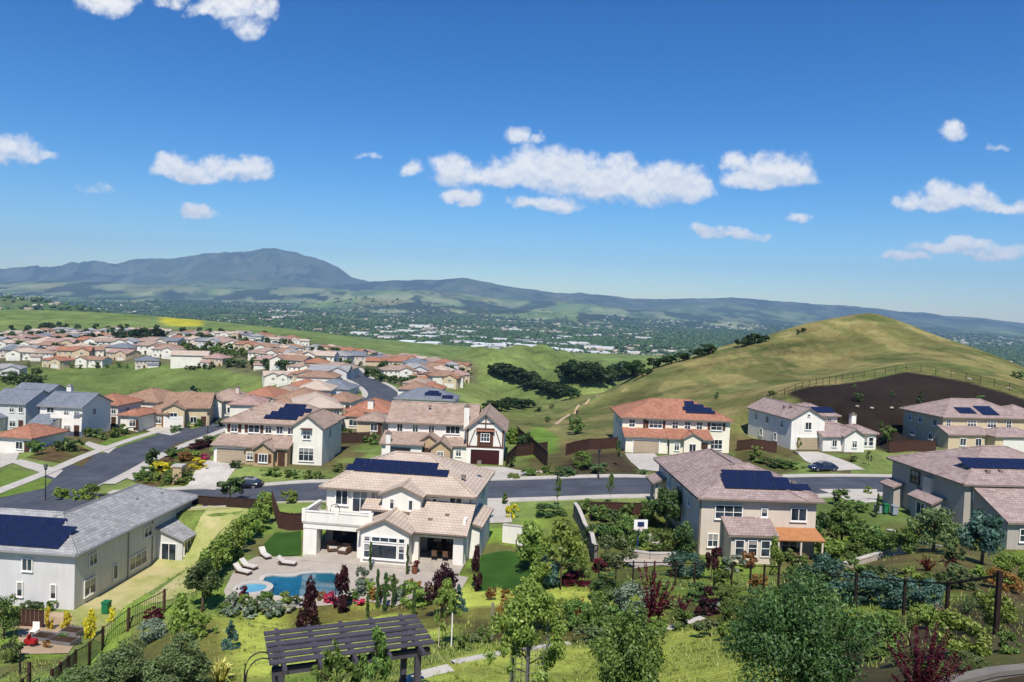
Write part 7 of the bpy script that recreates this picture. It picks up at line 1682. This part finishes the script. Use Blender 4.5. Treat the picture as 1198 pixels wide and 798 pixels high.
# ------------------------------------------------------------------ furniture
CUSH = plain('white_cushion', hexl('c4bdb4'), .9); WICK = plain('brown_wicker', hexl('5d4634'), .8, var=.3, scale=12); BLUEC = plain('blue_cushion', hexl('3a5f8a'), .9)
def lounger(u, v, rz, label):
    x, y, z = hit(u, v); o = empty('sun_lounger', (x, y, TZ+.06), rz); tag(o, label, 'sun lounger', 'sun loungers on the pool terrace')
    o.scale = (.85, .85, .85); f = MB().box(-.33, .33, -.95, .95, .22, .29)
    f.build('frame', WICK, o)
    for a in (-.28, .28):
        for b in (-.85, .6): MB().box(a-.03, a+.03, b-.03, b+.03, 0, .218).build('leg', WICK, o)
    MB().box(-.31, .31, -.93, .38, .293, .40).build('mattress', CUSH, o)
    m = MB(); q = [(-.31, .385, .30), (.31, .385, .30), (.31, .98, .78), (-.31, .98, .78)]; m.poly([(a, b, c+.11) for a, b, c in q]); m.poly(q[::-1])
    for i in range(4): a, b = q[i], q[(i+1) % 4]; m.poly([a, b, (b[0], b[1], b[2]+.11), (a[0], a[1], a[2]+.11)])
    m.build('backrest', CUSH, o)
lounger(284, 672, R(65), 'white sun lounger nearest the hedge beside the spa'); lounger(291, 666, R(65), 'white sun lounger behind the one nearest the spa'); lounger(310, 653, R(40), 'white sun lounger below the dark turf square'); lounger(336, 662, R(80), 'white sun lounger right of the turf at the pool edge')
def armchair(loc, rz, label, mat=WICK, cush=CUSH):
    o = empty('armchair', loc, rz); tag(o, label, 'chair')
    MB().box(-.38, .38, -.36, .36, .12, .36).build('seat', mat, o); MB().box(-.38, .38, .36, .46, .12, .86).build('backrest', mat, o)
    for s in (-1, 1): MB().box(s*.43-.05, s*.43+.05, -.36, .46, .12, .60).build('arm', mat, o)
    for a in (-.36, .36):
        for b in (-.3, .38): MB().box(a-.03, a+.03, b-.03, b+.03, 0, .118).build('leg', mat, o)
    MB().box(-.36, .36, -.35, .35, .363, .46).build('cushion', cush, o)
def local(L, A, x, y, z): wx, wy = worldpt(L, A, x, y); return (wx, wy, L[2]+z)
armchair(local(L2, A2, 2.3, 1.3, .09), R(20), 'brown wicker armchair under the left covered patio, left one'); armchair(local(L2, A2, 3.5, .9, .09), R(-20), 'brown wicker armchair under the left covered patio, right one'); armchair(local(L2, A2, 4.3, 2.6, .09), R(-60), 'blue cushioned armchair at the back of the left covered patio', WICK, BLUEC)
def roundchair(loc, rz, label):
    o = empty('round_chair', loc, rz); tag(o, label, 'chair'); m = MB()
    m.tube([(.46*math.cos(a*PI/8), .12*math.sin(a*PI/8)+.2, .62+.46*math.sin(a*PI/8)) for a in range(17)], .035, 6, False); m.build('hoop_frame', BLACK, o)
    MB().lathe([(.05, .30), (.34, .34), (.40, .42)], 14).build('seat', CUSH, o)
    for a in (-.28, .28):
        for b in (-.2, .28): MB().bar((a, b, 0), (a*.8, b*.8, .31), .035).build('leg', BLACK, o)
roundchair(local(L2, A2, 1.0, 1.8, 3.08), R(10), 'black hoop chair on the balcony, left one'); roundchair(local(L2, A2, 2.1, 1.9, 3.08), R(-12), 'black hoop chair on the balcony, right one')
o = empty('side_table', local(L2, A2, 5.3, 1.2, 3.08)); tag(o, 'dark green cabinet table standing on the balcony', 'table'); MB().box(-.45, .45, -.3, .3, .12, .8).build('cabinet', plain('dark_green_paint', hexl('1f4a3a'), .5), o); MB().box(-.5, .5, -.35, .35, .803, .86).build('tabletop', FRAME, o)
def dining(L, A, x, y, z, label, lab2):
    o = empty('dining_table', local(L, A, x, y, z), A); tag(o, label, 'table'); MB().box(-.9, .9, -.5, .5, .70, .76).build('tabletop', WICK, o)
    for a in (-.8, .8):
        for b in (-.4, .4): MB().box(a-.04, a+.04, b-.04, b+.04, 0, .698).build('leg', WICK, o)
    for i, (a, b, r) in enumerate(((-.5, -.85, PI), (.5, -.85, PI), (-.5, .85, 0), (.5, .85, 0))):
        c = empty('dining_chair', local(L, A, x+a, y+b, z), A+r); tag(c, lab2, 'chair'); MB().box(-.23, .23, -.23, .23, .42, .47).build('seat', WICK, c); MB().box(-.23, .23, .19, .24, .473, .95).build('backrest', WICK, c)
        for p in (-.2, .2):
            for q in (-.2, .2): MB().box(p-.02, p+.02, q-.02, q+.02, 0, .418).build('leg', BLACK, c)
dining(L2, A2, 12.3, 1.9, .09, 'dark dining table under the right covered patio', 'dark dining chair under the right covered patio'); dining(L3, A3, 8.6, -1.7, .1, 'dark dining table under the orange patio cover', 'dark dining chair under the orange patio cover')
x, y, z = hit(612, 648); o = empty('hanging_chair', (x, y, z+.05), R(-25)); tag(o, 'black hoop hanging egg chair with white cushion on the turf', 'hanging chair'); o.scale = (.8, .8, .8)
MB().tube([(.95*math.cos(a*PI/12), 0, 1.15+.95*math.sin(a*PI/12)) for a in range(25)], .07, 6, False).build('hoop', BLACK, o); MB().lathe([(.15, .45), (.55, .6), (.62, .95), (.45, 1.35)], 14).build('cushion', CUSH, o); MB().box(-.7, .7, -.5, .5, 0, .14).build('base', BLACK, o)
def bed(u, v, w, label): boxthing('raised_bed', u, v, [('frame', MB().box(-w/2, w/2, -.6, -.54, 0, .45).box(-w/2, w/2, .54, .6, 0, .45).box(-w/2, -w/2+.06, -.54, .54, 0, .45).box(w/2-.06, w/2, -.54, .54, 0, .45), plain('grey_board', hexl('6d6a6a'), .8)), ('soil', MB().box(-w/2+.065, w/2-.065, -.535, .535, 0, .36), BARK)], label, 'raised bed', R(-10))
bed(53, 750, 1.8, 'grey raised vegetable bed in the left of the garden patio'); bed(73, 754, 2.4, 'long grey raised vegetable bed in the garden patio by the fence'); bed(85, 743, 1.6, 'small grey raised vegetable bed by the brown fence')
RED = plain('red_plastic', hexl('9c1f22'), .4)
boxthing('toy_car', 36, 756, [('tub', MB().prism([(-.4, -.25), (.4, -.25), (.48, 0), (.4, .25), (-.4, .25), (-.48, 0)], .18, .5), RED), ('seat', MB().box(-.2, -.1, -.2, .2, .503, .85), RED)]+[('wheel', MB().box(a-.12, a+.12, b-.05, b+.05, 0, .24), BLACK) for a in (-.28, .28) for b in (-.27, .27)], 'red toy car on the garden patio', 'toy')
boxthing('garden_chair', 40, 744, [('seat', MB().box(-.28, .28, -.28, .28, .38, .44), FRAME), ('backrest', MB().box(-.28, .28, .24, .29, .443, 1.0), FRAME)]+[('leg', MB().box(a-.03, a+.03, b-.03, b+.03, 0, .378), FRAME) for a in (-.24, .24) for b in (-.24, .24)], 'white garden chair at the back of the garden patio', 'chair')
def pot(u, v, label, r=.3):
    x, y, z = hit(u, v); o = empty('flower_pot', (x, y, gz(x, y)+.06)); tag(o, label, 'flower pot'); MB().lathe([(r*.7, 0), (r, .55), (r*1.1, .6)], 14).build('pot', plain('clay', hexl('7a4a36'), .8), o); me, _ = plant_mesh('bush', 'red', 12, 0); q = link('plant', me, o, (0, 0, .5)); q.scale = (.9, .9, .8)
pot(485, 672, 'clay pot with red leaves at the pier of the white house', .28); pot(283, 704, 'small clay pot with red leaves below the spa', .16)
# curved iron garden arches at the lower left
def arch(u, v, label, h=2.2, w=1.3):
    x, y, z = hit(u, v); o = empty('garden_arch', (x, y, z), R(25)); tag(o, label, 'garden arch')
    for b in (-.3, .3):
        pts = [(-w/2, b, -.2), (-w/2, b, h*.65)]+[(-w/2*math.cos(a*PI/8), b, h*.65+h*.35*math.sin(a*PI/8)) for a in range(1, 8)]+[(w/2, b, h*.65), (w/2, b, -.2)]; MB().tube(pts, .03, 6).build('hoop', BLACK, o)
    for sx_ in (-w/2, w/2):
        m = MB().bar((sx_, 0, .2), (sx_, 0, h*.65), .02)
        for k in range(6): zz = .3+k*.2; m.bar((sx_, -.3, zz), (sx_, .3, zz), .02)
        m.build('ladder_side', BLACK, o)
arch(10, 792, 'black iron garden arch in the lower left corner'); arch(304, 822, 'black iron arch at the left end of the pergola', 2.0, 1.2)
# a few stones on the bark slope and on the beds
ROCKM = concrete_mat('field_stone', hexl('a79a86'))
def rock(u, v, w, label):
    x, y, z = hit(u, v); rg = random.Random(int(u*7+v)); bm = bmesh.new(); bmesh.ops.create_icosphere(bm, subdivisions=2, radius=1)
    for q in bm.verts: q.co *= rg.uniform(.8, 1.15); q.co.z *= .6
    me = bpy.data.meshes.new('boulder'); bm.to_mesh(me); bm.free(); me.materials.append(ROCKM); o = link('boulder', me, None, (x, y, z+.1)); s = w*y/FPX/2; o.scale = (s, s, s); tag(o, label, 'boulder')
for u, v, w in ((1003,476,5),(1020,478,5),(1043,478,5),(1134,444,6),(1180,455,5),(1160,478,5)): rock(u, v, w, 'pale boulder on the dark bark slope')
for u, v, w in ((634,553,8),(690,548,7),(672,552,6)): rock(u, v, w, 'pale boulder on the bank left of the orange roofed house')
rock(500, 694, 9, 'yellowish boulder at the end of the pool terrace'); rock(624, 457, 8, 'white rock on the hill flank') if False else None
# ------------------------------------------------------------------ grass blades on the near slope
def grass():
    rng = np.random.RandomState(4); n = 42000; y = np.exp(rng.uniform(math.log(20), math.log(66), n)); t = rng.uniform(-.72, .74, n); x = t*y
    k = rng.rand(n) < 0.15+0.85*sstep(.42, .6, fbm(x/2.3+3, y/2.3, 3)); 
    for pg, c_, a_, s_ in ZONES:
        if c_[1] > 0.2: k &= ~((poly_mask(x, y, pg, .5) > .5) & (rng.rand(n) < .6))
        if c_[1] < 0.12: k &= ~((poly_mask(x, y, pg, .5) > .5) & (rng.rand(n) < .85))
    for pg in (pxpoly([(262,692),(276,650),(352,640),(548,664),(548,690),(500,700),(430,704),(300,716),(268,710)]), pxpoly([(20,738),(70,728),(95,742),(80,765),(25,766)]), [worldpt((px0, py0), ang, a, b) for a, b in ((-.6, -.8), (5.8, -.8), (5.8, 3.2), (-.6, 3.2))], pxpoly([(352,655),(356,600),(600,600),(628,690),(560,690)])): k &= ~(poly_mask(x, y, pg, .3) > .3)
    for L, A, x0, x1, y0, y1 in ((L1, A1, -26, 3, -1, 23), (L2, A2, -1, 17, -2, 15), (L3, A3, -1, 13, -4, 19)):
        c_, s_ = math.cos(A), math.sin(A); lx = (x-L[0])*c_+(y-L[1])*s_; ly = -(x-L[0])*s_+(y-L[1])*c_; k &= ~((lx > x0) & (lx < x1) & (ly > y0) & (ly < y1))
    x, y = x[k], y[k]; z = G(x, y); n = len(x); B = 5; VS = []; RD = []
    hgt = 0.05+0.10*rng.rand(n)*(1+y/80)
    for b in range(B):
        a = rng.rand(n)*2*PI; r = .10*rng.rand(n)*(1+y/40); bx, by = x+r*np.cos(a), y+r*np.sin(a); w = .009+.0004*y; le = hgt*(.6+.6*rng.rand(n)); l2 = rng.rand(n)*2*PI
        sx, sy = np.cos(l2)*w, np.sin(l2)*w; tx, ty = bx-np.sin(l2)*le*.9, by+np.cos(l2)*le*.9
        V = np.stack([np.stack([bx-sx, by-sy, z-.02], 1), np.stack([bx+sx, by+sy, z-.02], 1), np.stack([tx+sx*.25, ty+sy*.25, z+le], 1), np.stack([tx-sx*.25, ty-sy*.25, z+le], 1)], 1); VS.append(V.reshape(-1, 3)); RD.append(rng.rand(n))
    V = np.concatenate(VS); q = np.arange(len(V)).reshape(-1, 4)
    o = link('grass', np_mesh('grass', V, q, LEAF['grass'], {'rnd': ('FACE', 'FLOAT', np.concatenate(RD))})); stuff(o, 'short uneven grass growing over the near slope', 'grass')
LEAF['grass'] = leafmat('grass_blades', hexl('4d5f22'), hexl('8a9640'), .3, hexl('a39c5a')); grass()
finish_labels()
